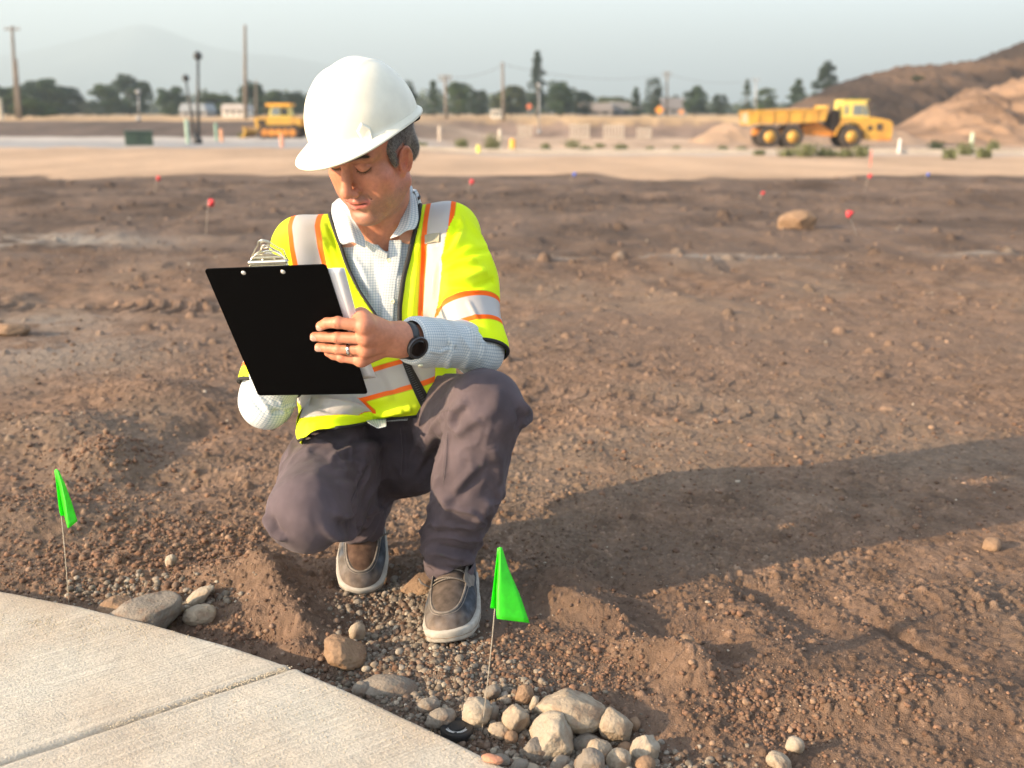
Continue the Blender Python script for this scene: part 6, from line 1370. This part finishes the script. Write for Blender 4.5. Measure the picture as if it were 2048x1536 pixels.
# ---- trousers
M['trousers'] = mat('trousers', (.088, .070, .080), rough=.9, var=.22, vscale=14, bump=.5, bscale=1300, bdist=.0005, spec=.15, fuzz=.06)
def build_trousers():
    S = SDF((-.60, 1.72, .02), (.10, 2.60, .62), .0042)
    S.ell((-.308, 2.36, .29), (.18, .125, .13), 0); S.loft([.28, .36, .44], [-.31, -.31, -.31], [2.31, 2.29, 2.27], [.165, .160, .155], [.12, .12, .11], .03)
    S.cap(HIP_L, HIP_L+(KN_L-HIP_L)*.55, .098, .090, .03); S.cap(HIP_L+(KN_L-HIP_L)*.55, KN_L, .090, .073, .03)
    S.cap(HIP_R+[0, 0, -.005], HIP_R+(KN_R-HIP_R)*.55+[.01, 0, -.0], .105, .098, .03); S.cap(HIP_R+(KN_R-HIP_R)*.55, KN_R, .096, .079, .03)
    S.cap((-.30, 2.26, .25), (-.23, 2.24, .27), .085, .085, .05)
    K = KN_L; S.path([K, K+(AN_L-K)*.5, AN_L+[0, 0, .045]], [.072, .073, .062], .03); S.cap(AN_L+[0, .0, .05], AN_L+[.002, -.006, .0], .062, .052, .02)
    S.path([KN_R, KN_R+(AN_R-KN_R)*.5, AN_R], [.072, .065, .058], .03)
    S.cap(AN_R, (-.346, 2.185, .135), .058, .055, .02); S.ell(KN_L+[.055, .02, -.03], (.026, .03, .02), .02)
    V, F = S.mesh(3); N_ = vnorm(V, F); V = wrinkle(V, N_, .004, 9, 9, 9, 24); V = wrinkle(V, N_, .0016, 35, 35, 22, 25)
    def legfold(V, A, B, s0, s1, amp, fs, fa, seed, tilt=0.0, rmax=.13):
        s, a, r, L = armcoord(V, A, B); q = s*fs+tilt*np.sin(a)+a*0; n_ = fbm(q, np.cos(a)*fa, np.sin(a)*fa, o=2, s=seed, g=.45); rd = (1-np.abs(n_)*2.2).clip(0, 1)**1.6
        m = sst(s0-.05, s0+.03, s)*(1-sst(s1-.03, s1+.05, s))*(1-sst(rmax-.02, rmax, r)); return V+N_*(amp*(rd-.45)*m)[:, None]
    V = legfold(V, KN_L, AN_L, .16, .42, .0075, 26, .9, 61, 2.2); V = legfold(V, KN_L, AN_L, .0, .2, .003, 14, 1.6, 62, 2); V = legfold(V, KN_R, AN_R, .08, .40, .008, 26, .9, 63, 1.5)
    V = legfold(V, HIP_L, KN_L, .0, .30, .007, 13, 1.7, 64, 1.5, .17); V = legfold(V, HIP_R, KN_R, .02, .40, .0055, 12, 1.9, 65, 2.5, .16); bv = bvh(V, F)
    zz = lambda l: [(500+a/2.56, 700+b/2.56) for a, b in l]
    FO = [([(430, 545), (520, 512), (640, 480)], .008, .006), ([(445, 590), (530, 588), (600, 600)], .008, .007), ([(440, 635), (500, 630), (565, 645)], .007, .006), ([(440, 690), (500, 690), (545, 700)], .007, .005),
          ([(600, 600), (560, 680), (520, 780), (540, 860)], .004, -.004), ([(380, 910), (430, 955), (500, 945), (570, 880)], .007, .012), ([(430, 850), (480, 900), (560, 860)], .009, -.009), ([(420, 830), (470, 870), (540, 850)], .006, .008),
          ([(88, 830), (92, 880), (130, 940), (195, 970)], .006, .009), ([(112, 850), (140, 915), (185, 945)], .004, -.005),
          ([(290, 470), (420, 415), (600, 400)], .009, .006), ([(420, 520), (520, 460), (660, 430)], .007, -.005), ([(210, 490), (330, 440), (420, 400)], .007, -.004), ([(600, 520), (700, 480), (760, 470)], .008, .006),
          ([(770, 380), (782, 500), (770, 640)], .0035, .004), ([(790, 400), (800, 520), (790, 640)], .003, -.003),
          ([(1125, 255), (1040, 310), (1030, 370), (1060, 420)], .007, .007), ([(1110, 290), (1060, 340), (1050, 390)], .008, -.006), ([(1050, 430), (1130, 370), (1180, 340)], .008, .006), ([(1020, 420), (1010, 520), (995, 660)], .004, .005),
          ([(1035, 730), (1100, 660), (1170, 590)], .008, .006), ([(1060, 760), (1130, 680), (1210, 600)], .008, -.005), ([(1230, 480), (1270, 560), (1280, 700)], .010, .006), ([(1190, 360), (1250, 300), (1280, 200)], .010, .004),
          ([(830, 640), (890, 540), (950, 420)], .007, .007), ([(860, 660), (930, 540), (985, 430)], .006, -.006), ([(890, 480), (950, 380), (1010, 320)], .006, .006), ([(810, 560), (860, 470), (930, 360)], .006, .005), ([(970, 320), (1000, 310), (1030, 310)], .003, .003),
          ([(640, 780), (655, 860), (600, 960)], .006, .006), ([(620, 800), (610, 880), (560, 960)], .005, -.006), ([(670, 790), (675, 870), (660, 960)], .005, .006),
          ([(940, 900), (1000, 880), (1060, 900)], .007, .006), ([(960, 940), (1010, 925), (1080, 950)], .006, -.005), ([(900, 1040), (960, 1030), (1060, 1060), (1160, 1070)], .008, .007), ([(960, 1010), (1060, 1030), (1150, 1040)], .007, -.008), ([(1000, 1085), (1080, 1090), (1170, 1075)], .006, .007),
          ([(1380, 255), (1410, 310), (1425, 345), (1390, 375)], .008, .010), ([(1370, 300), (1385, 350), (1370, 400)], .007, -.006), ([(1240, 760), (1190, 850), (1150, 900)], .009, .005), ([(1000, 740), (1010, 830), (990, 900)], .008, .006)]
    for px, r, a in FO: V = fold(V, N_, bv, zz(px), r*1.3, a*1.35)
    V = lap(V, F, .3); bv = bvh(V, F)
    sL, aL, rL, LL = armcoord(V, KN_L, AN_L); sR, aR, rR, LR = armcoord(V, KN_R, AN_R)
    kill = ((rL < .1) & (V[:, 2] < .098+.02*np.sin(aL*2)) & (V[:, 0] > -.24) & (V[:, 1] < 2.2)) | ((rR < .09) & (sR > LR*1.09) & (V[:, 1] > 2.1))
    kill |= (V[:, 2] > .46) & (V[:, 1] > 2.17)
    V2, F2 = subset(V, F, ~kill); o = mk('trousers', V2, F2, M['trousers'], man); md = o.modifiers.new('t', 'SOLIDIFY'); md.thickness = .0025; md.offset = -1
    for pxs in ([(600, 600), (560, 680), (520, 780)], [(1010, 430), (1005, 560), (990, 690)], [(770, 400), (780, 520), (772, 640)], [(955, 325), (1000, 310), (1035, 308)]):
        pp = hits(bv, zz(pxs), .0006, 30); mb = MB()
        for i in range(0, len(pp)-1): mb.tube([pp[i], pp[i]+(pp[i+1]-pp[i])*.6], .0007, 5)
        if len(pp) > 3: mb.build('seam', mat('seam_thread', (.13, .11, .115), rough=.9), o, smooth=True)
    # turned hem over the front shoe
    c = AN_L+np.array([.0, -.004, -.006]); R_ = []
    for dz, rr in ((-.014, .050), (-.012, .0535), (.006, .056), (.016, .055)):
        R_.append([c+np.array([math.cos(t)*rr*1.0, math.sin(t)*rr*.95, dz+.006*math.sin(2*t+.5)+.012*math.sin(t)]) for t in np.linspace(0, 2*math.pi, 61)[:-1]])
    mb = MB(); mb.grid(np.array(R_), True); mb.build('hem', M['trousers'], o, smooth=True)
    return o, bv
trousers, bvT = build_trousers()

# ---- shoes
M['canvas'] = mat('worn_canvas', rough=.9, attr='Col', var=.35, vscale=45, bump=.6, bscale=1400, bdist=.0006, spec=.15); M['sole'] = mat('dusty_sole', (.36, .34, .30), rough=.8, var=.18, vscale=60, bump=.3, bscale=300, bdist=.0008)
M['piping'] = mat('shoe_piping', (.17, .15, .13), rough=.9, var=.3, vscale=90, bump=.5, bscale=700, bdist=.0006); M['lace'] = mat('shoe_lace', (.26, .22, .18), rough=.9, var=.9, vscale=700, col2=(.05, .045, .04))
def outline(y, side):           # half widths of the last, toe at -y
    f = np.interp(y, [-.198, -.19, -.17, -.14, -.10, -.05, 0, .04, .07, .085, .092], [0, .028, .045, .053, .0555, .051, .043, .040, .035, .022, 0])
    return f*(1.04 if side > 0 else .98)
def build_shoe(loc, R_, inner, tongue_col):
    T_ = lambda p: np.asarray(p, float)@R_.T+loc
    sh = None
    S = SDF((-.075, -.225, -.01), (.075, .12, .125), .0025)
    S.ell((0, -.116, .022), (.0505, .076, .034), 0); S.ell((0, -.146, .016), (.041, .043, .026), .015); S.ell((0, -.075, .026), (.051, .085, .044), .02); S.ell((0, -.02, .032), (.045, .08, .058), .02); S.ell((0, .04, .036), (.041, .052, .052), .02)
    S.cap((0, .035, .06), (0, .04, .10), .036, .038, .02)
    V, F = S.mesh(2); V[:, 2] = np.maximum(V[:, 2], .0)
    # follow the last's outline near the sole
    b2 = bvh(V, F); x, y, z = V.T; ax = np.abs(x)
    vamp = (ax < .034*np.clip((y+.168)/.05, 0, 1)**.5) & (y > -.168) & (z > .025)
    vampf = sst(-.0015, .0015, .034*np.clip((y+.168)/.05, 0, 1)**.5-ax)*sst(.02, .028, z)
    n_ = fbm(x*70, y*70, z*70, o=3, s=31)
    base = np.array([.052, .060, .072])*(1+.5*n_[:, None]); base = base*(1-.35*sst(-.1, .6, fbm(x*30, y*30, z*30, o=3, s=33))[:, None])+np.array([.19, .155, .12])*.45*sst(-.1, .6, fbm(x*30, y*30, z*30, o=3, s=33))[:, None]
    dust = (sst(-.13, -.19, y)*.35+sst(.035, .01, z)*.25)[:, None]; base = base*(1-dust)+np.array([.23, .16, .11])*dust
    c = base*(1-vampf[:, None])+np.array(tongue_col)*(1+.3*n_[:, None])*vampf[:, None]
    sh = mk('shoe', T_(V), F, M['canvas'], man, attrs={'Col': c})
    # sole
    ys = np.linspace(-.198, .092, 60); o1 = [(outline(y, 1), y) for y in ys]+[(-outline(y, -1), y) for y in ys[::-1][1:-1]]
    mb = MB(); rows = []
    for off, zz in ((-.006, -.012), (-.001, -.011), (.0015, -.006), (.001, .0), (.003, .004), (.0035, .0130), (.002, .0155), (-.006, .0160)):
        r_ = []
        for a, b in o1:
            k = 1+off/.05; rock = .010*max(0, (-b-.13)/.07)**2; r_.append((a*k, -.053+(b+.053)*(1+off/.145), zz+rock))
        rows.append(r_)
    mb.grid(np.array(rows), True); n = len(o1); Vn = np.concatenate(mb.V); mb.F.append(tuple(range(n))[::-1]); mb.F.append(tuple(range(7*n, 8*n)))
    mb.V = [T_(Vn)]; mb.n = len(Vn); so = mb.build('sole', M['sole'], sh, smooth=True)
    mb = MB(); r_ = [(a*1.035, -.053+(b+.053)*1.012, .0005+.010*max(0, (-b-.13)/.07)**2) for a, b in o1]; mb.tube(T_(r_+[r_[0]]), .0007, 5); mb.build('groove', mat('sole_line', (.22, .17, .12), rough=.9), sh, smooth=True)
    # raised moccasin seam
    def top(x_, y_, dz=.001):
        l, nn, _, _ = b2.ray_cast(Vector((x_, y_, .3)), Vector((0, 0, -1))); return np.array([x_, y_, (l[2] if l else .05)+dz])
    U = [(.036, .012), (.0365, -.03), (.037, -.07), (.0355, -.105), (.031, -.135), (.022, -.156), (.010, -.165), (0, -.167), (-.010, -.165), (-.022, -.156), (-.031, -.135), (-.0355, -.105), (-.037, -.07), (-.0365, -.03), (-.036, .012)]
    for dr, rr in ((0, .0024), (.0045, .0010)):
        pt = [top(a*(1+dr/.036), b-dr*(1 if b < -.12 else 0), .0008) for a, b in U]; uu = np.linspace(0, len(pt)-1, 70); pt = np.array(pt); pt = np.stack([np.interp(uu, range(len(pt)), pt[:, k]) for k in range(3)], 1)
        for _ in range(3): pt[1:-1] = pt[1:-1]*.5+(pt[:-2]+pt[2:])*.25
        mb = MB(); mb.tube(T_(pt), rr, 8); mb.build('piping', M['piping'], sh, smooth=True)
    # eyelet flaps and laces
    for s_ in (1, -1):
        f0 = [top(s_*.038, y_, .002) for y_ in (-.078, -.05, -.015)]; f1 = [p+np.array([s_*.010, 0, -.022]) for p in f0]; f2 = [p+np.array([-s_*.004, 0, .014]) for p in f0]
        strip('eyelet_flap', [T_(f1), T_(f0), T_(f2)], M['piping'], sh, .003, n=(6, 8))
    for y0, y1, h_ in ((-.072, -.064, .008), (-.060, -.070, .010), (-.046, -.040, .009)):
        pts = [top(x_, y0+(y1-y0)*(x_+.04)/.08-.012*(1-(x_/.04)**2), .002+h_*(1-(x_/.042)**2)*.35) for x_ in np.linspace(-.040, .040, 15)]; mb = MB(); mb.tube(T_(pts), .0017, 6); mb.build('lace', M['lace'], sh, smooth=True)
    e0 = top(inner*.040, -.072, .004); pts = [e0, e0+[inner*.008, -.004, .008], e0+[inner*.016, -.006, .016], e0+[inner*.020, -.004, .026]]; mb = MB(); mb.tube(T_(pts), [.0017, .0017, .0024, .0020], 6); mb.build('lace_end', M['piping'], sh, smooth=True)
    return sh
build_shoe(np.array([-.118, 2.045, .022]), rotz(rad(-4))@roty(rad(-9))@rotx(rad(2)), -1, (.095, .075, .062))
build_shoe(np.array([-.352, 2.275, .080]), rotz(rad(3))@rotx(rad(27))@roty(rad(4)), 1, (.10, .062, .045))

# ---- hard hat
M['hat'] = mat('hard_hat_shell', (.74, .715, .60), rough=.38, var=.05, vscale=30, bump=.12, bscale=260, bdist=.0006, sss=0, spec=.5)
def build_hat():
    n, m = 46, 128; rows = []
    def brim(t):            # t = 0 is the front
        a = (t+math.pi) % (2*math.pi)-math.pi; return .0065+.046*math.exp(-(abs(a)/.92)**2.6)+.010*math.exp(-((abs(a)-math.pi)/.7)**2)
    C = np.array([-.002, .001, .070]); RX, RY, RZ = .107, .124, .124
    for i in range(n):
        ph = (i/(n-1))*math.pi/2; r = []
        for j in range(m):
            t = 2*math.pi*j/m; sx, sy = math.sin(t), -math.cos(t); sr = math.sin(ph)**.92; z = math.cos(ph)**.90
            X_, Y_ = RX*sx*sr, RY*sy*sr*(1 if sy < 0 else .93)
            Z_ = RZ*z
            rid = .0045*math.exp(-(X_/.017)**2)*(math.cos(ph)**.5)*(1 if abs(Y_) < .13 else 0)+.002*math.exp(-((abs(X_)-.045)/.006)**2)*sst(.3, .9, np.array(math.cos(ph)))
            low = max(0, math.sin(ph)-.9)/.1; X_ *= 1+.018*low; Y_ *= 1+.018*low
            r.append((X_, Y_, Z_+rid))
        rows.append(r)
    for k, (u, dz) in enumerate(((.10, -.004), (.3, -.0075), (.6, -.012), (.85, -.0165), (.97, -.0185), (1.0, -.0205), (.97, -.0225), (.80, -.0205), (.5, -.0150), (.1, -.009), (-.25, .0))):
        r = []
        for j in range(m):
            t = 2*math.pi*j/m; sx, sy = math.sin(t), -math.cos(t); b = brim(t); fr = math.exp(-(((t+math.pi) % (2*math.pi)-math.pi)/.9)**2)
            nx, ny = sx/RX, sy/RY; L = math.hypot(nx, ny); nx, ny = nx/L, ny/L; 
            r.append((RX*1.018*sx+nx*b*u, RY*1.018*sy*(1 if sy < 0 else .93)+ny*b*u, dz*(.55+.75*fr) if u > -.2 else 0))
        rows.append(r)
    mb = MB(); mb.grid(np.array(rows), True); V = np.concatenate(mb.V)
    HT = rotx(rad(HAT_PITCH))@roty(rad(HAT_ROLL)); Vw = h2w(V@HT.T+C); mb.V = [Vw]
    hat = mb.build('hard_hat', M['hat'], man, smooth=True)
    md = hat.modifiers.new('t', 'SOLIDIFY'); md.thickness = .0022; md.offset = -1
    bv = bvh(Vw, mb.F)
    # accessory lug on the side, suspension band and strap inside
    ctr = hits(bv, [(738, 268)], 0)
    if len(ctr):
        A = [(712, 262), (721, 243), (742, 255), (745, 280), (724, 282)]; base = hits(bv, A, -.001); topc = hits(bv, [(716, 262), (723, 248), (739, 257), (741, 275), (726, 277)], .0055)
        if len(base) == 5 and len(topc) == 5:
            mb = MB(); mb.add(np.concatenate([base, topc]), [(5, 6, 7, 8, 9)]+[(i, (i+1) % 5, 5+(i+1) % 5, 5+i) for i in range(5)]); lg = mb.build('lug', M['hat'], hat, smooth=False); md = lg.modifiers.new('b', 'BEVEL'); md.width = .0015; md.segments = 2
    band = [[(.088*math.sin(t), .010-.108*math.cos(t), z_) for t in np.linspace(0, 2*math.pi, 49)[:-1]] for z_ in (.045, .072)]
    mb = MB(); mb.grid(np.array(band)@np.eye(3), True); mb.V = [h2w((np.concatenate(mb.V)-C)@HT.T+C)]; mb.build('suspension', M['black'], hat, smooth=True)
    g = [h2w(np.array(q)) for q in ((.060, .098, .035), (.035, .112, .018), (0, .118, .012), (-.035, .112, .018), (-.060, .098, .035))]; mb = MB(); mb.tube(g, .007, 10); mb.build('ratchet', M['black'], hat, smooth=True)
    return hat
HAT_PITCH, HAT_ROLL = -10, -12
build_hat()

# ---- watch and ring
def build_watch():
    ax_ = (EL_L-WR_L)/np.linalg.norm(EL_L-WR_L); c = P(809, 696, 1.888)
    nrm = np.array(CAMO)-c; nrm = nrm/np.linalg.norm(nrm)+np.array([.12, 0, -.28]); nrm -= ax_*(nrm@ax_)*.75; nrm /= np.linalg.norm(nrm); cw = WR_L+ax_*.013; u0 = nrm-ax_*(nrm@ax_); u0 /= np.linalg.norm(u0); c = cw+u0*.0335
    z_ = np.array(Vector(nrm).to_track_quat('Z', 'Y').to_matrix()); bkm = mat('watch_black', (.01, .01, .011), rough=.3); gl = mat('watch_glass', (.002, .002, .003), rough=.08, spec=.4); st = mat('watch_bezel', (.10, .105, .115), rough=.3, metal=.9)
    def pl(mb): mb.V = [v@z_.T+c for v in mb.V]; return mb
    mb = MB(); mb.lathe([(.0, -.006), (.0165, -.006), (.0210, -.004), (.0222, .001), (.0219, .004)], (0, 0, 0), 'z', 48); w_ = pl(mb).build('watch', bkm, man, smooth=True)
    mb = MB(); mb.lathe([(.0219, .003), (.0220, .0055), (.0207, .0068), (.0193, .0060)], (0, 0, 0), 'z', 48); pl(mb).build('bezel', st, w_, smooth=True)
    mb = MB(); mb.lathe([(0, .0064), (.012, .0063), (.0195, .0058)], (0, 0, 0), 'z', 48); pl(mb).build('glass', gl, w_, smooth=True)
    # strap around the wrist
    u = nrm-ax_*(nrm@ax_); u /= np.linalg.norm(u); v = np.cross(ax_, u); rows = []
    for dz, g in ((-.0095, -.0005), (-.009, .0012), (0, .002), (.009, .0012), (.0095, -.0005), (.0, -.0012)):
        rows.append([cw+ax_*dz+(u*math.cos(t)*(.0275+g)+v*math.sin(t)*(.0345+g)) for t in np.linspace(0, 2*math.pi, 65)[:-1]])
    rows.append(rows[0]); mb = MB(); mb.grid(np.array(rows), True); mb.build('strap', mat('watch_strap', (.035, .038, .043), rough=.55), w_, smooth=True)
build_watch()
p = MCL[2]+(PIL[2]-MCL[2])*.60; dr = (PIL[2]-MCL[2]); dr /= np.linalg.norm(dr); u = np.cross(dr, BN); u /= np.linalg.norm(u); v = np.cross(dr, u); rows = []
for dz, g in ((-.0032, .0), (-.0028, .0013), (0, .0017), (.0028, .0013), (.0032, 0), (0, -.0004)): rows.append([p+dr*dz+(u*math.cos(t)+v*math.sin(t))*(.0106+g) for t in np.linspace(0, 2*math.pi, 41)[:-1]])
rows.append(rows[0]); mb = MB(); mb.grid(np.array(rows), True); mb.build('ring', mat('steel', (.72, .72, .72), rough=.18, metal=1), man, smooth=True)

# ------------------------------------------------------------------ clipboard
cb = empty('clipboard', tuple((CB[2]+CB[3])/2), 'black clipboard seen from behind with silver clip and white sheets, held before the vest', 'clipboard')
bx = (CB[1]-CB[0]); BW_ = np.linalg.norm(bx); bx /= BW_; by = CB[0]-CB[3]; by -= bx*(by@bx); BH_ = np.linalg.norm(by); by /= BH_; BZ = np.cross(bx, by); BZ = BZ if BZ@BN > 0 else -BZ
BO = (CB[0]+CB[1]+CB[2]+CB[3])/4
def b2w(p): p = np.asarray(p, float); return BO+np.outer(p[..., 0], bx)+np.outer(p[..., 1], by)+np.outer(p[..., 2], BZ)
def rrect(w_, h_, r, n=6):
    out = []
    for cx, cy, a0 in ((w_/2-r, h_/2-r, 0), (-w_/2+r, h_/2-r, 90), (-w_/2+r, -h_/2+r, 180), (w_/2-r, -h_/2+r, 270)): out += [(cx+r*math.cos(rad(a0+90*i/n)), cy+r*math.sin(rad(a0+90*i/n))) for i in range(n+1)]
    return out
def slab_(w_, h_, z0, z1, r, mt, name, off=(0, 0), parent=cb, curl=0):
    poly = rrect(w_, h_, r); n = len(poly); V = [(a+off[0], b+off[1], z) for z in (z0, z1) for a, b in poly]
    mb = MB(); mb.add(b2w(np.array(V)), [tuple(range(n-1, -1, -1)), tuple(range(n, 2*n))]+[(i, (i+1) % n, n+(i+1) % n, n+i) for i in range(n)]); o = mb.build(name, mt, parent)
    md = o.modifiers.new('b', 'BEVEL'); md.width = .0006; md.segments = 2; md.limit_method = 'ANGLE'; return o
slab_(BW_, BH_, -.0016, .0016, .006, mat('black_hardboard', (.0016, .0016, .002), rough=.6, bump=.1, bscale=900, bdist=.0003, spec=.04), 'board')
pp = mat('paper', (.78, .79, .83), rough=.8)
mb = MB(); g = []                                            # sheets lie askew on the far face and curl at the lower corner
for k, dz in ((0, -.003), (1, -.0046)):
    for v in np.linspace(0, 1, 24):
        g.append([(u*.216-.100+.012+.0035*k+.011*(1-v), BH_/2-.011-v*.279-.002*k, dz-.016*max(0, v-.55)**2*max(0, u-.4)*8) for u in np.linspace(0, 1, 20)])
for k in range(2):
    A = np.array(g[k*24:(k+1)*24]); m_ = MB(); m_.grid(b2w(A.reshape(-1, 3)).reshape(24, 20, 3)); o = m_.build('paper', pp, cb, smooth=True); md = o.modifiers.new('t', 'SOLIDIFY'); md.thickness = .0006
cl = mat('chrome', (.62, .60, .52), rough=.22, metal=1)
TY_ = BH_/2
# butterfly clip: arched plate with a ring handle, wires and rivets
def plate(poly, z0, z1, name, hole=None):
    mb = MB(); n = len(poly)
    if hole:
        cx, cy, r = hole; ring = []
        for (a, b) in poly: t = math.atan2(b-cy, a-cx); ring.append((cx+r*math.cos(t), cy+r*math.sin(t)))
        V = [(a, b, z) for z in (z0, z1) for L in (poly, ring) for a, b in L]; F = []
        for i in range(n):
            j = (i+1) % n; F += [(i, j, n+j, n+i), (2*n+i, 3*n+i, 3*n+j, 2*n+j), (i, 2*n+i, 2*n+j, j), (n+i, n+j, 3*n+j, 3*n+i)]
        mb.add(b2w(np.array(V)), F)
    else:
        V = [(a, b, z) for z in (z0, z1) for a, b in poly]; mb.add(b2w(np.array(V)), [tuple(range(n-1, -1, -1)), tuple(range(n, 2*n))]+[(i, (i+1) % n, n+(i+1) % n, n+i) for i in range(n)])
    return mb.build(name, cl, cb)
ox = .004
pl_ = [(ox+a, TY_+b) for a, b in ((-.034, -.004), (-.031, .010), (-.022, .020), (-.014, .031), (-.008, .040), (0, .0435), (.008, .040), (.014, .031), (.022, .022), (.030, .018), (.031, .006), (.034, -.004))]
mb = MB(); Q = np.array([(a, b, -.019-.004*math.sin(max(0, min(1, (b-TY_)/.045))*3.14)) for a, b in pl_]); mb.tube(b2w(Q), .0013, 7)
c0 = np.array([ox, TY_+.006]); mb.tube(b2w(np.array([(c0[0]+(a-c0[0])*.72, c0[1]+(b-c0[1])*.70, z) for a, b, z in Q])), .0011, 7)
mb.tube(b2w(np.array([(ox+.0072*math.cos(t), TY_+.032+.0072*math.sin(t), -.021) for t in np.linspace(0, 2*math.pi, 25)])), .0014, 7)
for s_ in (-1, 1): mb.tube(b2w(np.array([(ox+s_*.006, TY_+.027, -.021), (ox+s_*.012, TY_+.018, -.023), (ox+s_*.024, TY_+.012, -.021), (ox+s_*.028, TY_+.002, -.014)])), .0016, 7)
mb.build('clip', cl, cb, smooth=True)
plate([(ox+a, TY_+b) for a, b in ((-.030, -.004), (-.028, .006), (-.016, .014), (0, .017), (.016, .014), (.028, .006), (.030, -.004))], -.0165, -.0155, 'clip_plate')
for pts, r in (([(ox-.036, TY_-.006, -.006), (ox-.030, TY_+.008, -.016), (ox-.014, TY_+.014, -.0235), (ox, TY_+.016, -.0245), (ox+.014, TY_+.014, -.0235), (ox+.030, TY_+.008, -.016), (ox+.036, TY_-.006, -.006)], .0016),
               ([(ox-.012, TY_-.002, -.012), (ox-.010, TY_+.008, -.022), (ox, TY_+.012, -.026), (ox+.010, TY_+.008, -.022), (ox+.012, TY_-.002, -.012)], .0022),
               ([(ox-.036, TY_+.002, -.010), (ox+.036, TY_+.002, -.010)], .0042)):
    mb = MB(); u = np.linspace(0, len(pts)-1, 26); q_ = np.array(pts); q_ = np.stack([np.interp(u, range(len(pts)), q_[:, k]) for k in range(3)], 1); mb.tube(b2w(q_), r, 8); mb.build('clip_wire', cl, cb, smooth=True)
slab_(.072, .012, -.012, -.0035, .003, cl, 'clip_jaw', (ox, TY_-.008))
for px, py in ((487, 546), (566, 544)):
    w_ = onboard(px, py, .0016); mb = MB(); zq = np.array(Vector(BZ).to_track_quat('Z', 'Y').to_matrix()); mb.lathe([(0, .0012), (.003, .001), (.0044, 0), (.0044, -.001)], (0, 0, 0), 'z', 18); mb.V = [v@zq.T+w_ for v in mb.V]; mb.build('rivet', mat('rivet', (.7, .69, .66), rough=.3, metal=.6), cb, smooth=True)
# pen in the far hand
pn = empty('pen', tuple(PEN), 'blue ballpoint pen held behind the clipboard in the hidden hand', 'pen')
mb = MB(); e = PEN-BN*.07+np.array([.0, .05, .035]); mb.tube([PEN, PEN+(e-PEN)*.08, PEN+(e-PEN)*.1, e], [.0008, .0035, .0042, .0042], 10); mb.build('barrel', mat('pen_blue', (.02, .05, .25), rough=.3), pn, smooth=True)
